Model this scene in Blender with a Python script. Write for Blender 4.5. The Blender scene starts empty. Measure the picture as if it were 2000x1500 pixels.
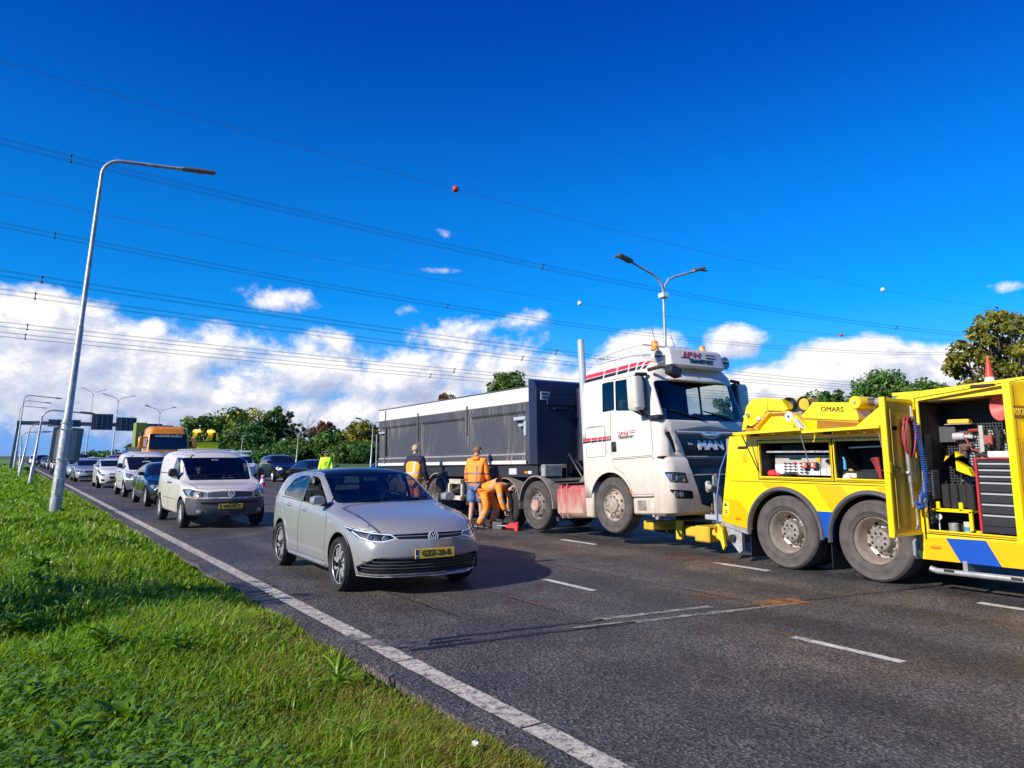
import bpy, bmesh, math, random
import numpy as np
from mathutils import Vector, Matrix
from mathutils.bvhtree import BVHTree
from mathutils.geometry import intersect_point_line

SC = bpy.context.scene
COL = SC.collection
PI = math.pi
R = math.radians
random.seed(7)
RNG = np.random.default_rng(11)

# ------------------------------------------------------------------ camera
# world: the carriageway surface is z = 0, the road runs along y (traffic comes towards -y), x points to the median
CAM_H = 1.63
F_PX, PPX, PPY, HOR, VPX = 1450.0, 1000.0, 660.0, 890.0, 20.0
PITCH = math.atan((HOR - PPY) / F_PX)
YAW = math.atan((PPX - VPX) / F_PX * math.cos(PITCH))
FW = Vector((math.sin(YAW) * math.cos(PITCH), math.cos(YAW) * math.cos(PITCH), math.sin(PITCH)))
RT = Vector((math.cos(YAW), -math.sin(YAW), 0))
UP = RT.cross(FW)
cam = bpy.data.cameras.new('camera')
camo = bpy.data.objects.new('camera', cam)
COL.objects.link(camo)
camo.matrix_world = Matrix.Translation((0, 0, CAM_H)) @ Matrix((RT, UP, -FW)).transposed().to_4x4()
cam.sensor_width = 36
cam.lens = F_PX / 2000 * 36
cam.shift_y = -(750 - PPY) / 2000
cam.clip_start = 0.1
cam.clip_end = 6000
SC.camera = camo


def at(px, py, Y=None, X=None, Z=None):
 """the point of the world that a photograph pixel shows, on the plane y = Y, x = X or z = Z"""
 d = FW + RT * ((px - PPX) / F_PX) - UP * ((py - PPY) / F_PX)
 t = Y / d.y if Y is not None else X / d.x if X is not None else (Z - CAM_H) / d.z
 return Vector((0, 0, CAM_H)) + d * t


# ------------------------------------------------------------------ world, sun, exposure
SUN_EL, SUN_HEAD = R(29), R(86)          # heading: the way the shadows point, right of +y
sdir = Vector((math.sin(SUN_HEAD) * math.cos(SUN_EL), math.cos(SUN_HEAD) * math.cos(SUN_EL), -math.sin(SUN_EL)))
sun = bpy.data.lights.new('sun', 'SUN')
sun.energy = 5.0
sun.angle = R(0.5)
sun.color = (1.0, 0.93, 0.80)
suno = bpy.data.objects.new('sun', sun)
COL.objects.link(suno)
suno.rotation_euler = sdir.to_track_quat('-Z', 'Y').to_euler()
suno.location = (-30, 10, 40)

SC.view_settings.view_transform = 'Standard'
SC.view_settings.look = 'None'
SC.view_settings.exposure = 0.28
SC.view_settings.gamma = 1.0
SC.view_settings.use_curve_mapping = False
SC.cycles.max_bounces = 6
SC.cycles.transparent_max_bounces = 10
SC.cycles.sample_clamp_indirect = 6
SC.cycles.caustics_reflective = False
SC.cycles.caustics_refractive = False


class NT:
 """tiny helper round a node tree"""
 def __init__(s, t):
  s.t, s.n, s.l = t, t.nodes, t.links

 def new(s, typ, **kw):
  n = s.n.new(typ)
  for k, v in kw.items():
   setattr(n, k, v)
  return n

 def put(s, sock, v):
  if hasattr(v, 'is_output'):
   s.l.new(v, sock)
  elif v is not None:
   sock.default_value = v

 def math(s, op, a, b=None, c=None, clamp=False):
  n = s.new('ShaderNodeMath', operation=op, use_clamp=clamp)
  for i, v in enumerate((a, b, c)):
   if v is not None:
    s.put(n.inputs[i], v)
  return n.outputs[0]

 def mix(s, f, a, b, blend='MIX'):
  n = s.new('ShaderNodeMix', data_type='RGBA', blend_type=blend)
  n.clamp_factor = True
  s.put(n.inputs[0], f)
  for i, v in ((6, a), (7, b)):
   if isinstance(v, (tuple, list)) and len(v) == 3:
    v = (*v, 1)
   s.put(n.inputs[i], v)
  return n.outputs[2]

 def noise(s, vec, scale, detail=4, rough=0.55, dim='3D', dist=0.0, lac=2.0):
  n = s.new('ShaderNodeTexNoise', noise_dimensions=dim)
  if vec is not None:
   s.l.new(vec, n.inputs['Vector'])
  n.inputs['Scale'].default_value = scale
  n.inputs['Detail'].default_value = detail
  n.inputs['Roughness'].default_value = rough
  n.inputs['Distortion'].default_value = dist
  n.inputs['Lacunarity'].default_value = lac
  return n.outputs[0]

 def ramp(s, fac, a, b, va=0.0, vb=1.0, smooth=True):
  n = s.new('ShaderNodeMapRange', interpolation_type='SMOOTHSTEP' if smooth else 'LINEAR')
  n.clamp = True
  s.put(n.inputs[0], fac)
  for i, v in ((1, a), (2, b), (3, va), (4, vb)):
   s.put(n.inputs[i], v)
  return n.outputs[0]


def build_world():
 w = bpy.data.worlds.new('World')
 SC.world = w
 w.use_nodes = True
 t = NT(w.node_tree)
 t.n.clear()
 sky = t.new('ShaderNodeTexSky', sky_type='NISHITA')
 sky.sun_disc = False
 sky.sun_elevation = SUN_EL
 sky.sun_rotation = SUN_HEAD + PI
 sky.altitude = 0
 sky.air_density = 1.0
 sky.dust_density = 0.25
 sky.ozone_density = 2.5
 # the air was washed clean by a shower: a deep, saturated blue
 hs = t.new('ShaderNodeHueSaturation')
 hs.inputs['Saturation'].default_value = 1.30
 hs.inputs['Value'].default_value = 1.0
 t.l.new(sky.outputs[0], hs.inputs['Color'])
 # ---- clouds by direction: azimuth (right of +y) and elevation, in radians
 g = bpy.data.node_groups.new('cloud_field', 'ShaderNodeTree')
 g.interface.new_socket('az', in_out='INPUT', socket_type='NodeSocketFloat')
 g.interface.new_socket('el', in_out='INPUT', socket_type='NodeSocketFloat')
 g.interface.new_socket('f', in_out='OUTPUT', socket_type='NodeSocketFloat')
 q = NT(g)
 gi, go = q.new('NodeGroupInput'), q.new('NodeGroupOutput')
 az, el = gi.outputs[0], gi.outputs[1]
 cv = q.new('ShaderNodeCombineXYZ')
 q.l.new(az, cv.inputs[0])
 q.l.new(q.math('MULTIPLY', el, 1.25), cv.inputs[1])
 v = cv.outputs[0]
 blobs = []
 for px, py, rx, ry, pw in CLOUDS:
  d = (at(px, py, Y=100) - Vector((0, 0, CAM_H))).normalized()
  blobs.append((math.atan2(d.x, d.y), math.asin(d.z), rx / F_PX * 0.9, ry / F_PX * 0.97, pw))
 for a0, e0, ra, re, pw in EXTRA_CLOUDS:
  blobs.append((R(a0), R(e0), R(ra), R(re), pw))
 acc = None
 for a0, e0, ra, re, pw in blobs:
  dx = q.math('MULTIPLY', q.math('SUBTRACT', az, a0), 1 / ra)
  dy = q.math('MULTIPLY', q.math('SUBTRACT', el, e0), 1 / re)
  r2 = q.math('ADD', q.math('MULTIPLY', dx, dx), q.math('MULTIPLY', dy, dy))
  f = q.math('MULTIPLY_ADD', r2, -max(abs(pw), 0.5), pw)
  acc = f if acc is None else q.math('SMOOTH_MAX', acc, f, 0.35)
 acc = q.math('MAXIMUM', acc, -2.4)
 n1 = q.noise(v, 7.0, 9, 0.60, dist=0.25)
 n2 = q.noise(v, 26.0, 7, 0.66)
 s = q.math('MULTIPLY_ADD', q.math('SUBTRACT', n1, 0.5), 4.4, acc)
 s = q.math('MULTIPLY_ADD', q.math('SUBTRACT', n2, 0.5), 1.5, s)
 q.l.new(s, go.inputs[0])

 tc = t.new('ShaderNodeTexCoord')
 sp = t.new('ShaderNodeSeparateXYZ')
 t.l.new(tc.outputs['Generated'], sp.inputs[0])
 AZ = t.math('ARCTAN2', sp.outputs[0], sp.outputs[1])
 EL = t.math('ARCSINE', sp.outputs[2])
 tint = t.mix(t.ramp(EL, 0.30, 0.62), (0.05, 1.02, 1.86), (0.02, 0.56, 1.62))
 blue = t.mix(1.0, hs.outputs[0], tint, 'MULTIPLY')
 blue = t.mix(t.ramp(EL, 0.0, 0.20, 0.9, 0.0), blue, (2.0, 4.0, 9.2))

 def field(da, de):
  n = t.new('ShaderNodeGroup')
  n.node_tree = g
  t.l.new(t.math('ADD', AZ, da), n.inputs[0])
  t.l.new(t.math('ADD', EL, de), n.inputs[1])
  return n.outputs[0]
 f0 = field(0.0, 0.0)
 f1 = field(-0.012, 0.014)          # a step towards the sun
 dens = t.ramp(f0, -0.15, 0.75)
 lit = t.math('MULTIPLY_ADD', t.math('SUBTRACT', f0, f1), 0.66, 0.57, clamp=True)
 core = t.ramp(f0, 0.3, 2.2)
 lit = t.math('SUBTRACT', lit, t.math('MULTIPLY', core, 0.10), clamp=True)
 cv2 = t.new('ShaderNodeCombineXYZ')
 t.l.new(AZ, cv2.inputs[0])
 t.l.new(t.math('MULTIPLY', EL, 2.2), cv2.inputs[1])
 streak = t.noise(cv2.outputs[0], 9.0, 7, 0.62, dist=0.6)
 lit = t.math('ADD', lit, t.math('MULTIPLY', t.math('SUBTRACT', streak, 0.5), 1.1), clamp=True)
 low = t.ramp(EL, 0.0, 0.15, 0.22, 0.0)       # flat grey undersides near the horizon
 lit = t.math('SUBTRACT', lit, low, clamp=True)
 ccol = t.mix(lit, (4.6, 5.4, 7.8), (10.2, 10.1, 10.4))
 ccol = t.mix(t.ramp(lit, 0.5, 0.9), ccol, (10.9, 10.7, 10.5))
 col = t.mix(dens, blue, ccol)
 # below the horizon the air is a pale grey
 col = t.mix(t.ramp(EL, -0.03, 0.012, 1.0, 0.0), col, (2.6, 3.4, 5.0))
 bg = t.new('ShaderNodeBackground')
 bg.inputs['Strength'].default_value = 0.081
 t.l.new(col, bg.inputs['Color'])
 out = t.new('ShaderNodeOutputWorld')
 t.l.new(bg.outputs[0], out.inputs[0])


# (pixel x, y, half width, half height, weight) of the cloud banks the photograph shows
CLOUDS = [(90, 640, 170, 70, 1.2), (40, 740, 260, 100, 1.15), (330, 690, 200, 75, 1.2), (300, 780, 480, 110, 1.05),
          (600, 740, 340, 80, 0.95), (700, 810, 460, 75, 1.0), (535, 582, 85, 26, 0.25), (300, 640, 35, 28, 1.3), (800, 740, 80, 50, 1.6),
          (960, 660, 190, 45, 0.5), (1010, 730, 260, 60, 0.8), (868, 455, 40, 14, -0.25), (295, 405, 22, 14, -0.15),
          (850, 528, 110, 9, -0.30), (780, 605, 70, 20, 0.0), (1240, 690, 120, 45, 1.0), (1430, 668, 70, 36, 0.9),
          (1690, 730, 180, 80, 1.9), (1620, 790, 420, 80, 1.7), (1540, 735, 30, 55, 0.4), (1840, 740, 150, 70, 1.6), (1960, 560, 28, 12, 0.15),
          (2250, 700, 300, 90, 1.0), (-300, 720, 320, 110, 1.0), (1100, 830, 1300, 40, 0.5)]
# the rest of the sky, out of the frame: degrees of azimuth, elevation and half sizes
EXTRA_CLOUDS = [(90, 640, 170, 70, 1.2), (40, 740, 260, 100, 1.15), (330, 690, 200, 75, 1.2), (300, 780, 480, 110, 1.05),
          (600, 740, 340, 80, 0.95), (700, 810, 460, 75, 1.0), (535, 582, 85, 26, 0.25), (300, 640, 35, 28, 1.3), (800, 740, 80, 50, 1.6),
          (960, 660, 190, 45, 0.5), (1010, 730, 260, 60, 0.8), (868, 455, 40, 14, -0.25), (295, 405, 22, 14, -0.15),
          (850, 528, 110, 9, -0.30), (780, 605, 70, 20, 0.0), (1240, 690, 120, 45, 1.0), (1430, 668, 70, 36, 0.9),
          (1690, 730, 180, 80, 1.9), (1620, 790, 420, 80, 1.7), (1540, 735, 30, 55, 0.4), (1840, 740, 150, 70, 1.6), (1960, 560, 28, 12, 0.15),
          (2250, 700, 300, 90, 1.0), (-300, 720, 320, 110, 1.0), (1100, 830, 1300, 40, 0.5)]
build_world()


# ------------------------------------------------------------------ materials
MATS = {}


def mat(name, color, rough=0.5, metal=0.0, coat=0.0, vary=0.0, vscale=3.0, bump=0.0, bscale=40.0, dirt=None, emit=None, spec=0.5, alpha=None,
  rvary=0.0, sheen=0.0, trans=None):
 """Principled material; vary = colour mottling, bump = fine relief, dirt = (colour, amount, z0, z1, scale): road film thickest at height z0"""
 if name in MATS:
  return MATS[name]
 m = bpy.data.materials.new(name)
 m.use_nodes = True
 t = NT(m.node_tree)
 b = t.n['Principled BSDF']
 b.inputs['Roughness'].default_value = rough
 b.inputs['Metallic'].default_value = metal
 b.inputs['Coat Weight'].default_value = coat
 b.inputs['Coat Roughness'].default_value = 0.04
 b.inputs['Specular IOR Level'].default_value = spec
 c = (*color, 1)
 b.inputs['Base Color'].default_value = c
 tc = t.new('ShaderNodeTexCoord').outputs['Object']
 cur = c
 if vary:
  n = t.noise(tc, vscale, 5, 0.6)
  k = t.ramp(n, 0.3, 0.7, 1 - vary, 1 + vary)
  mx = t.new('ShaderNodeVectorMath', operation='SCALE')
  mx.inputs[0].default_value = color
  t.l.new(k, mx.inputs['Scale'])
  cur = mx.outputs[0]
 if dirt:
  dc, amt, z0, z1, sc = dirt
  sep = t.new('ShaderNodeSeparateXYZ')
  g = t.new('ShaderNodeNewGeometry')
  t.l.new(g.outputs['Position'], sep.inputs[0])
  hz = t.ramp(sep.outputs[2], z0, z1, 1.0, 0.0)
  mp = t.new('ShaderNodeMapping')
  mp.inputs['Scale'].default_value = (1, 1, 0.35)
  t.l.new(tc, mp.inputs[0])
  n = t.noise(mp.outputs[0], sc, 8, 0.7)
  f = t.math('MULTIPLY', t.ramp(t.math('ADD', n, t.math('MULTIPLY', hz, 0.35)), 0.45, 0.95), amt)
  f = t.math('ADD', f, t.math('MULTIPLY', hz, amt * 0.45), clamp=True)
  cur = t.mix(f, cur, dc)
  t.l.new(t.math('MULTIPLY_ADD', f, 0.5, rough, clamp=True), b.inputs['Roughness'])
  if coat:
   t.l.new(t.math('MULTIPLY_ADD', f, -coat, coat, clamp=True), b.inputs['Coat Weight'])
 if hasattr(cur, 'is_output'):
  t.l.new(cur, b.inputs['Base Color'])
 if rvary:
  n = t.noise(tc, vscale * 2, 4, 0.6)
  t.l.new(t.ramp(n, 0.3, 0.7, max(0, rough - rvary), min(1, rough + rvary)), b.inputs['Roughness'])
 if bump:
  n = t.noise(tc, bscale, 4, 0.6)
  bp = t.new('ShaderNodeBump')
  bp.inputs['Strength'].default_value = bump
  bp.inputs['Distance'].default_value = 0.02
  t.l.new(n, bp.inputs['Height'])
  t.l.new(bp.outputs[0], b.inputs['Normal'])
 if emit:
  b.inputs['Emission Color'].default_value = (*emit[0], 1)
  b.inputs['Emission Strength'].default_value = emit[1]
 if trans:
  b.inputs['Transmission Weight'].default_value = trans
 if sheen:
  b.inputs['Sheen Weight'].default_value = sheen
 MATS[name] = m
 return m


def glass(name, tint, refl=1.0, amount=0.75):
 """thin car glass: a dark tint one sees through, and the sky mirrored in it by Fresnel"""
 m = bpy.data.materials.new(name)
 m.use_nodes = True
 t = NT(m.node_tree)
 t.n.clear()
 tr = t.new('ShaderNodeBsdfTransparent')
 tr.inputs[0].default_value = (*tint, 1)
 gl = t.new('ShaderNodeBsdfGlossy')
 gl.inputs['Roughness'].default_value = 0.02
 gl.inputs['Color'].default_value = (refl, refl, refl, 1)
 fr = t.new('ShaderNodeFresnel')
 gn = t.new('ShaderNodeNewGeometry')
 t.l.new(t.math('MULTIPLY_ADD', gn.outputs['Backfacing'], 1 / 1.55 - 1.55, 1.55), fr.inputs['IOR'])
 mx = t.new('ShaderNodeMixShader')
 t.l.new(t.math('MULTIPLY_ADD', fr.outputs[0], 1.0, 0.02, clamp=True), mx.inputs[0])
 t.l.new(tr.outputs[0], mx.inputs[1])
 t.l.new(gl.outputs[0], mx.inputs[2])
 out = t.new('ShaderNodeOutputMaterial')
 t.l.new(mx.outputs[0], out.inputs[0])
 MATS[name] = m
 return m


# ------------------------------------------------------------------ objects and meshes
def link(name, data, parent=None, loc=(0, 0, 0), rot=None):
 o = bpy.data.objects.new(name, data)
 COL.objects.link(o)
 o.location = loc
 if rot:
  o.rotation_euler = rot
 if parent is not None:
  o.parent = parent
 return o


def tag(o, label=None, cat=None, group=None, kind=None):
 for k, v in (('label', label), ('category', cat), ('group', group), ('kind', kind)):
  if v:
   o[k] = v
 return o


def empty(name, label, cat, loc=(0, 0, 0), rz=0.0, group=None, rot=None):
 o = link(name, None, None, loc, rot or (0, 0, rz))
 o.empty_display_size = 0.2
 return tag(o, label, cat, group)


def mesh(name, verts, faces, m=None, parent=None, smooth=0, loc=(0, 0, 0), rot=None, mi=None):
 me = bpy.data.meshes.new(name)
 me.from_pydata([tuple(v) for v in verts], [], faces)
 for x in (m if isinstance(m, (list, tuple)) else [m]):
  if x is not None:
   me.materials.append(x)
 if mi is not None:
  me.polygons.foreach_set('material_index', mi)
 me.validate()
 if smooth:
  me.shade_smooth()
  me.set_sharp_from_angle(angle=R(smooth))
 return link(name, me, parent, loc, rot)


def copy_tree(o, parent=None):
 c = o.copy()
 COL.objects.link(c)
 if parent is not None:
  c.parent = parent
 for ch in o.children:
  copy_tree(ch, c)
 return c


class MB:
 """collects shapes; build() links them as ONE mesh object"""
 def __init__(s):
  s.v, s.f, s.mi, s.cur = [], [], [], 0

 def m(s, i):
  s.cur = i
  return s

 def add(s, vs, fs):
  o = len(s.v)
  s.v += [Vector(v) for v in vs]
  s.f += [tuple(i + o for i in f) for f in fs]
  s.mi += [s.cur] * len(fs)
  return s

 def box(s, x0, x1, y0, y1, z0, z1, bev=0.0, M=None):
  if bev <= 0:
   vs = [(x, y, z) for x in (x0, x1) for y in (y0, y1) for z in (z0, z1)]
   fs = [(0, 1, 3, 2), (4, 6, 7, 5), (0, 4, 5, 1), (2, 3, 7, 6), (0, 2, 6, 4), (1, 5, 7, 3)]
  else:
   b = min(bev, abs(x1 - x0) / 2.01, abs(y1 - y0) / 2.01, abs(z1 - z0) / 2.01)
   vs, idx = [], {}
   X, Y, Z = (x0, x1), (y0, y1), (z0, z1)
   for i in (0, 1):
    for j in (0, 1):
     for k in (0, 1):
      sx, sy, sz = (1 - 2 * i) * b, (1 - 2 * j) * b, (1 - 2 * k) * b
      for a, p in enumerate(((X[i], Y[j] + sy, Z[k] + sz), (X[i] + sx, Y[j], Z[k] + sz), (X[i] + sx, Y[j] + sy, Z[k]))):
       idx[i, j, k, a] = len(vs)
       vs.append(p)
   fs = []
   for i in (0, 1):
    fs.append([idx[i, j, k, 0] for j, k in ((0, 0), (0, 1), (1, 1), (1, 0))][::1 if i == 0 else -1])
    fs.append([idx[j, i, k, 1] for j, k in ((0, 0), (1, 0), (1, 1), (0, 1))][::1 if i == 0 else -1])
    fs.append([idx[j, k, i, 2] for j, k in ((0, 0), (0, 1), (1, 1), (1, 0))][::1 if i == 0 else -1])
   for i in (0, 1):
    for j in (0, 1):
     fs.append([idx[0, i, j, 1], idx[1, i, j, 1], idx[1, i, j, 2], idx[0, i, j, 2]])
     fs.append([idx[i, 0, j, 0], idx[i, 1, j, 0], idx[i, 1, j, 2], idx[i, 0, j, 2]])
     fs.append([idx[i, j, 0, 0], idx[i, j, 1, 0], idx[i, j, 1, 1], idx[i, j, 0, 1]])
     for k in (0, 1):
      pass
   for i in (0, 1):
    for j in (0, 1):
     for k in (0, 1):
      fs.append([idx[i, j, k, 0], idx[i, j, k, 1], idx[i, j, k, 2]])
  if M is not None:
   vs = [M @ Vector(v) for v in vs]
  return s.add(vs, fs)

 def tube(s, pts, r, n=8, cap=True, r1=None):
  """round bar along a polyline; r a number or one per point"""
  pts = [Vector(p) for p in pts]
  rs = r if isinstance(r, (list, tuple)) else [r + ((r1 if r1 is not None else r) - r) * i / max(1, len(pts) - 1) for i in range(len(pts))]
  vs, fs = [], []
  prev = None
  for i, p in enumerate(pts):
   d = (pts[min(i + 1, len(pts) - 1)] - pts[max(i - 1, 0)])
   if d.length < 1e-9:
    d = Vector((0, 0, 1))
   d.normalize()
   if prev is None:
    a = d.orthogonal().normalized()
   else:
    a = (prev - d * prev.dot(d))
    a = a.normalized() if a.length > 1e-6 else d.orthogonal().normalized()
   prev = a
   b = d.cross(a)
   for k in range(n):
    w = 2 * PI * k / n
    vs.append(p + (a * math.cos(w) + b * math.sin(w)) * rs[i])
  for i in range(len(pts) - 1):
   for k in range(n):
    k2 = (k + 1) % n
    fs.append((i * n + k, i * n + k2, (i + 1) * n + k2, (i + 1) * n + k))
  if cap:
   fs.append(tuple(range(n))[::-1])
   fs.append(tuple((len(pts) - 1) * n + k for k in range(n)))
  return s.add(vs, fs)

 def lathe(s, prof, n=24, M=None, cap=False):
  """profile (r, h) turned round the local x axis (h along x)"""
  vs, fs = [], []
  for r, h in prof:
   for k in range(n):
    w = 2 * PI * k / n
    vs.append(Vector((h, r * math.cos(w), r * math.sin(w))))
  for i in range(len(prof) - 1):
   for k in range(n):
    k2 = (k + 1) % n
    fs.append((i * n + k, (i + 1) * n + k, (i + 1) * n + k2, i * n + k2))
  if cap:
   fs.append(tuple(range(n)))
   fs.append(tuple((len(prof) - 1) * n + k for k in range(n))[::-1])
  if M is not None:
   vs = [M @ v for v in vs]
  return s.add(vs, fs)

 def prism(s, poly, a, b, axis='x', M=None):
  """polygon in the plane across axis, from a to b along it.  x: (y, z)   y: (x, z)   z: (x, y)"""
  def P(u, v, w):
   return {'x': (w, u, v), 'y': (u, w, v), 'z': (u, v, w)}[axis]
  n = len(poly)
  vs = [P(u, v, a) for u, v in poly] + [P(u, v, b) for u, v in poly]
  if M is not None:
   vs = [M @ Vector(v) for v in vs]
  fs = [tuple(range(n))[::-1], tuple(range(n, 2 * n))] + [(i, (i + 1) % n, n + (i + 1) % n, n + i) for i in range(n)]
  return s.add(vs, fs)

 def plate(s, pts, th):
  """flat polygon given by 3-D points, with thickness th to both sides"""
  pts = [Vector(p) for p in pts]
  nrm = (pts[1] - pts[0]).cross(pts[2] - pts[1]).normalized() * th * 0.5
  n = len(pts)
  return s.add([p + nrm for p in pts] + [p - nrm for p in pts],
                     [tuple(range(n)), tuple(range(n, 2 * n))[::-1]] + [(i, n + i, n + (i + 1) % n, (i + 1) % n) for i in range(n)])

 def ball(s, c, r, n=12, sz=(1, 1, 1)):
  vs, fs = [], []
  h = n // 2
  for i in range(h + 1):
   t = PI * i / h
   for k in range(n):
    w = 2 * PI * k / n
    vs.append(Vector(c) + Vector((math.sin(t) * math.cos(w) * sz[0], math.sin(t) * math.sin(w) * sz[1], math.cos(t) * sz[2])) * r)
  for i in range(h):
   for k in range(n):
    k2 = (k + 1) % n
    fs.append((i * n + k, (i + 1) * n + k, (i + 1) * n + k2, i * n + k2))
  return s.add(vs, fs)

 def grid(s, rows):
  """skin over a list of equally long point rows"""
  n = len(rows[0])
  return s.add([p for r in rows for p in r],
                     [(i * n + k, i * n + k + 1, (i + 1) * n + k + 1, (i + 1) * n + k) for i in range(len(rows) - 1) for k in range(n - 1)])

 def build(s, name, m, parent=None, smooth=0, loc=(0, 0, 0), rot=None, recalc=True):
  o = mesh(name, s.v, s.f, m, parent, 0, loc, rot, s.mi)
  me = o.data
  if recalc:
   bm = bmesh.new()
   bm.from_mesh(me)
   bmesh.ops.remove_doubles(bm, verts=bm.verts, dist=1e-5)
   bmesh.ops.recalc_face_normals(bm, faces=bm.faces)
   bm.to_mesh(me)
   bm.free()
  if smooth:
   me.shade_smooth()
   me.set_sharp_from_angle(angle=R(smooth))
  return o


def rot_m(axis, deg, loc=(0, 0, 0)):
 return Matrix.Translation(loc) @ Matrix.Rotation(R(deg), 4, axis)


def text(string, size, m, parent, M, name='lettering', depth=0.003, shear=0.0, bold=0.0, width=None, space=1.0, align='CENTER'):
 """flat letters lying in the local xy plane of M, turned into a mesh"""
 cu = bpy.data.curves.new('tmp', 'FONT')
 cu.body = string
 cu.size = size
 cu.extrude = depth
 cu.shear = shear
 cu.offset = bold
 cu.space_character = space
 cu.align_x = align
 cu.align_y = 'CENTER'
 cu.resolution_u = 3
 to = bpy.data.objects.new('tmp', cu)
 COL.objects.link(to)
 dg = bpy.context.evaluated_depsgraph_get()
 me = bpy.data.meshes.new_from_object(to.evaluated_get(dg))
 bpy.data.objects.remove(to)
 bpy.data.curves.remove(cu)
 if width:
  xs = [v.co.x for v in me.vertices]
  k = width / max(1e-6, max(xs) - min(xs))
  me.transform(Matrix.Diagonal((k, 1, 1, 1)))
 me.transform(M)
 me.materials.clear()
 me.materials.append(m)
 me.name = name
 return link(name, me, parent)


def frame(o, x, y):
 """matrix with origin o, local x axis along x, local y along y"""
 x, y = Vector(x).normalized(), Vector(y)
 z = x.cross(y).normalized()
 y = z.cross(x)
 M = Matrix((x, y, z)).transposed().to_4x4()
 M.translation = Vector(o)
 return M


SIDE = (0, -1, 0), (0, 0, 1)      # text read from the -x side: runs towards -y


def evaluated(o):
 dg = bpy.context.evaluated_depsgraph_get()
 return bpy.data.meshes.new_from_object(o.evaluated_get(dg))


def smoothed(verts, faces, levels, crease=None):
 """Catmull-Clark surface of a control mesh, as a bmesh"""
 me = bpy.data.meshes.new('tmp')
 me.from_pydata([tuple(v) for v in verts], [], faces)
 if crease:
  at_ = me.attributes.new('crease_edge', 'FLOAT', 'EDGE')
  for e in me.edges:
   k = tuple(sorted(e.vertices))
   at_.data[e.index].value = crease.get(k, 0.0)
 o = bpy.data.objects.new('tmp', me)
 COL.objects.link(o)
 sm = o.modifiers.new('s', 'SUBSURF')
 sm.levels = sm.render_levels = levels
 out = evaluated(o)
 bpy.data.objects.remove(o)
 bm = bmesh.new()
 bm.from_mesh(out)
 bpy.data.meshes.remove(out)
 bpy.data.meshes.remove(me)
 return bm


def rounded(poly, r, n=4):
 """polygon with its corners rounded; r a number or one per corner"""
 out = []
 N = len(poly)
 for i in range(N):
  p, a, b = Vector(poly[i]), Vector(poly[i - 1]), Vector(poly[(i + 1) % N])
  rr = r[i] if isinstance(r, (list, tuple)) else r
  da, db = (a - p), (b - p)
  t = min(rr, da.length * 0.45, db.length * 0.45)
  if t < 1e-4:
   out.append(tuple(p))
   continue
  p0, p1 = p + da.normalized() * t, p + db.normalized() * t
  for k in range(n + 1):
   s = k / n
   out.append(tuple((1 - s) ** 2 * p0 + 2 * s * (1 - s) * p + s * s * p1))
 return out


def inside(pt, poly):
 x, y = pt
 c = False
 for i in range(len(poly)):
  x1, y1 = poly[i - 1]
  x2, y2 = poly[i]
  if (y1 > y) != (y2 > y) and x < (x2 - x1) * (y - y1) / (y2 - y1) + x1:
   c = not c
 return c


AX = {'x': (1, 2, 0), 'y': (0, 2, 1), 'z': (0, 1, 2)}


def score(bm, poly, axis, test):
 """cut the outline of a 2-D polygon into the surface seen along axis; returns the faces inside it"""
 u, v, w = AX[axis]
 us, vs = [p[0] for p in poly], [p[1] for p in poly]
 lo, hi = (min(us), min(vs)), (max(us), max(vs))

 def near(f, a, b, pad):
  fu = [x.co[u] for x in f.verts]
  fv = [x.co[v] for x in f.verts]
  return max(fu) >= a[0] - pad and min(fu) <= b[0] + pad and max(fv) >= a[1] - pad and min(fv) <= b[1] + pad
 bm.faces.ensure_lookup_table()
 pool = [f for f in bm.faces if near(f, lo, hi, 1e-3) and test(f.calc_center_median(), f.normal)]
 for i in range(len(poly)):
  a, b = Vector(poly[i - 1]), Vector(poly[i])
  if (b - a).length < 1e-5:
   continue
  pool = [f for f in pool if f.is_valid]
  mn, mx = (min(a.x, b.x), min(a.y, b.y)), (max(a.x, b.x), max(a.y, b.y))
  fs = [f for f in pool if near(f, mn, mx, 1e-4)]
  if not fs:
   continue
  geom = set(fs)
  for f in fs:
   geom.update(f.edges)
   geom.update(f.verts)
  co, no = [0, 0, 0], [0, 0, 0]
  co[u], co[v] = a.x, a.y
  no[u], no[v] = -(b - a).y, (b - a).x
  res = bmesh.ops.bisect_plane(bm, geom=list(geom), dist=1e-5, plane_co=co, plane_no=Vector(no).normalized())
  pool = list({f for f in pool if f.is_valid} | {g for g in res['geom'] if isinstance(g, bmesh.types.BMFace)})
 out = []
 for f in pool:
  if f.is_valid:
   c = f.calc_center_median()
   if inside((c[u], c[v]), poly):
    out.append(f)
 return out


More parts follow.
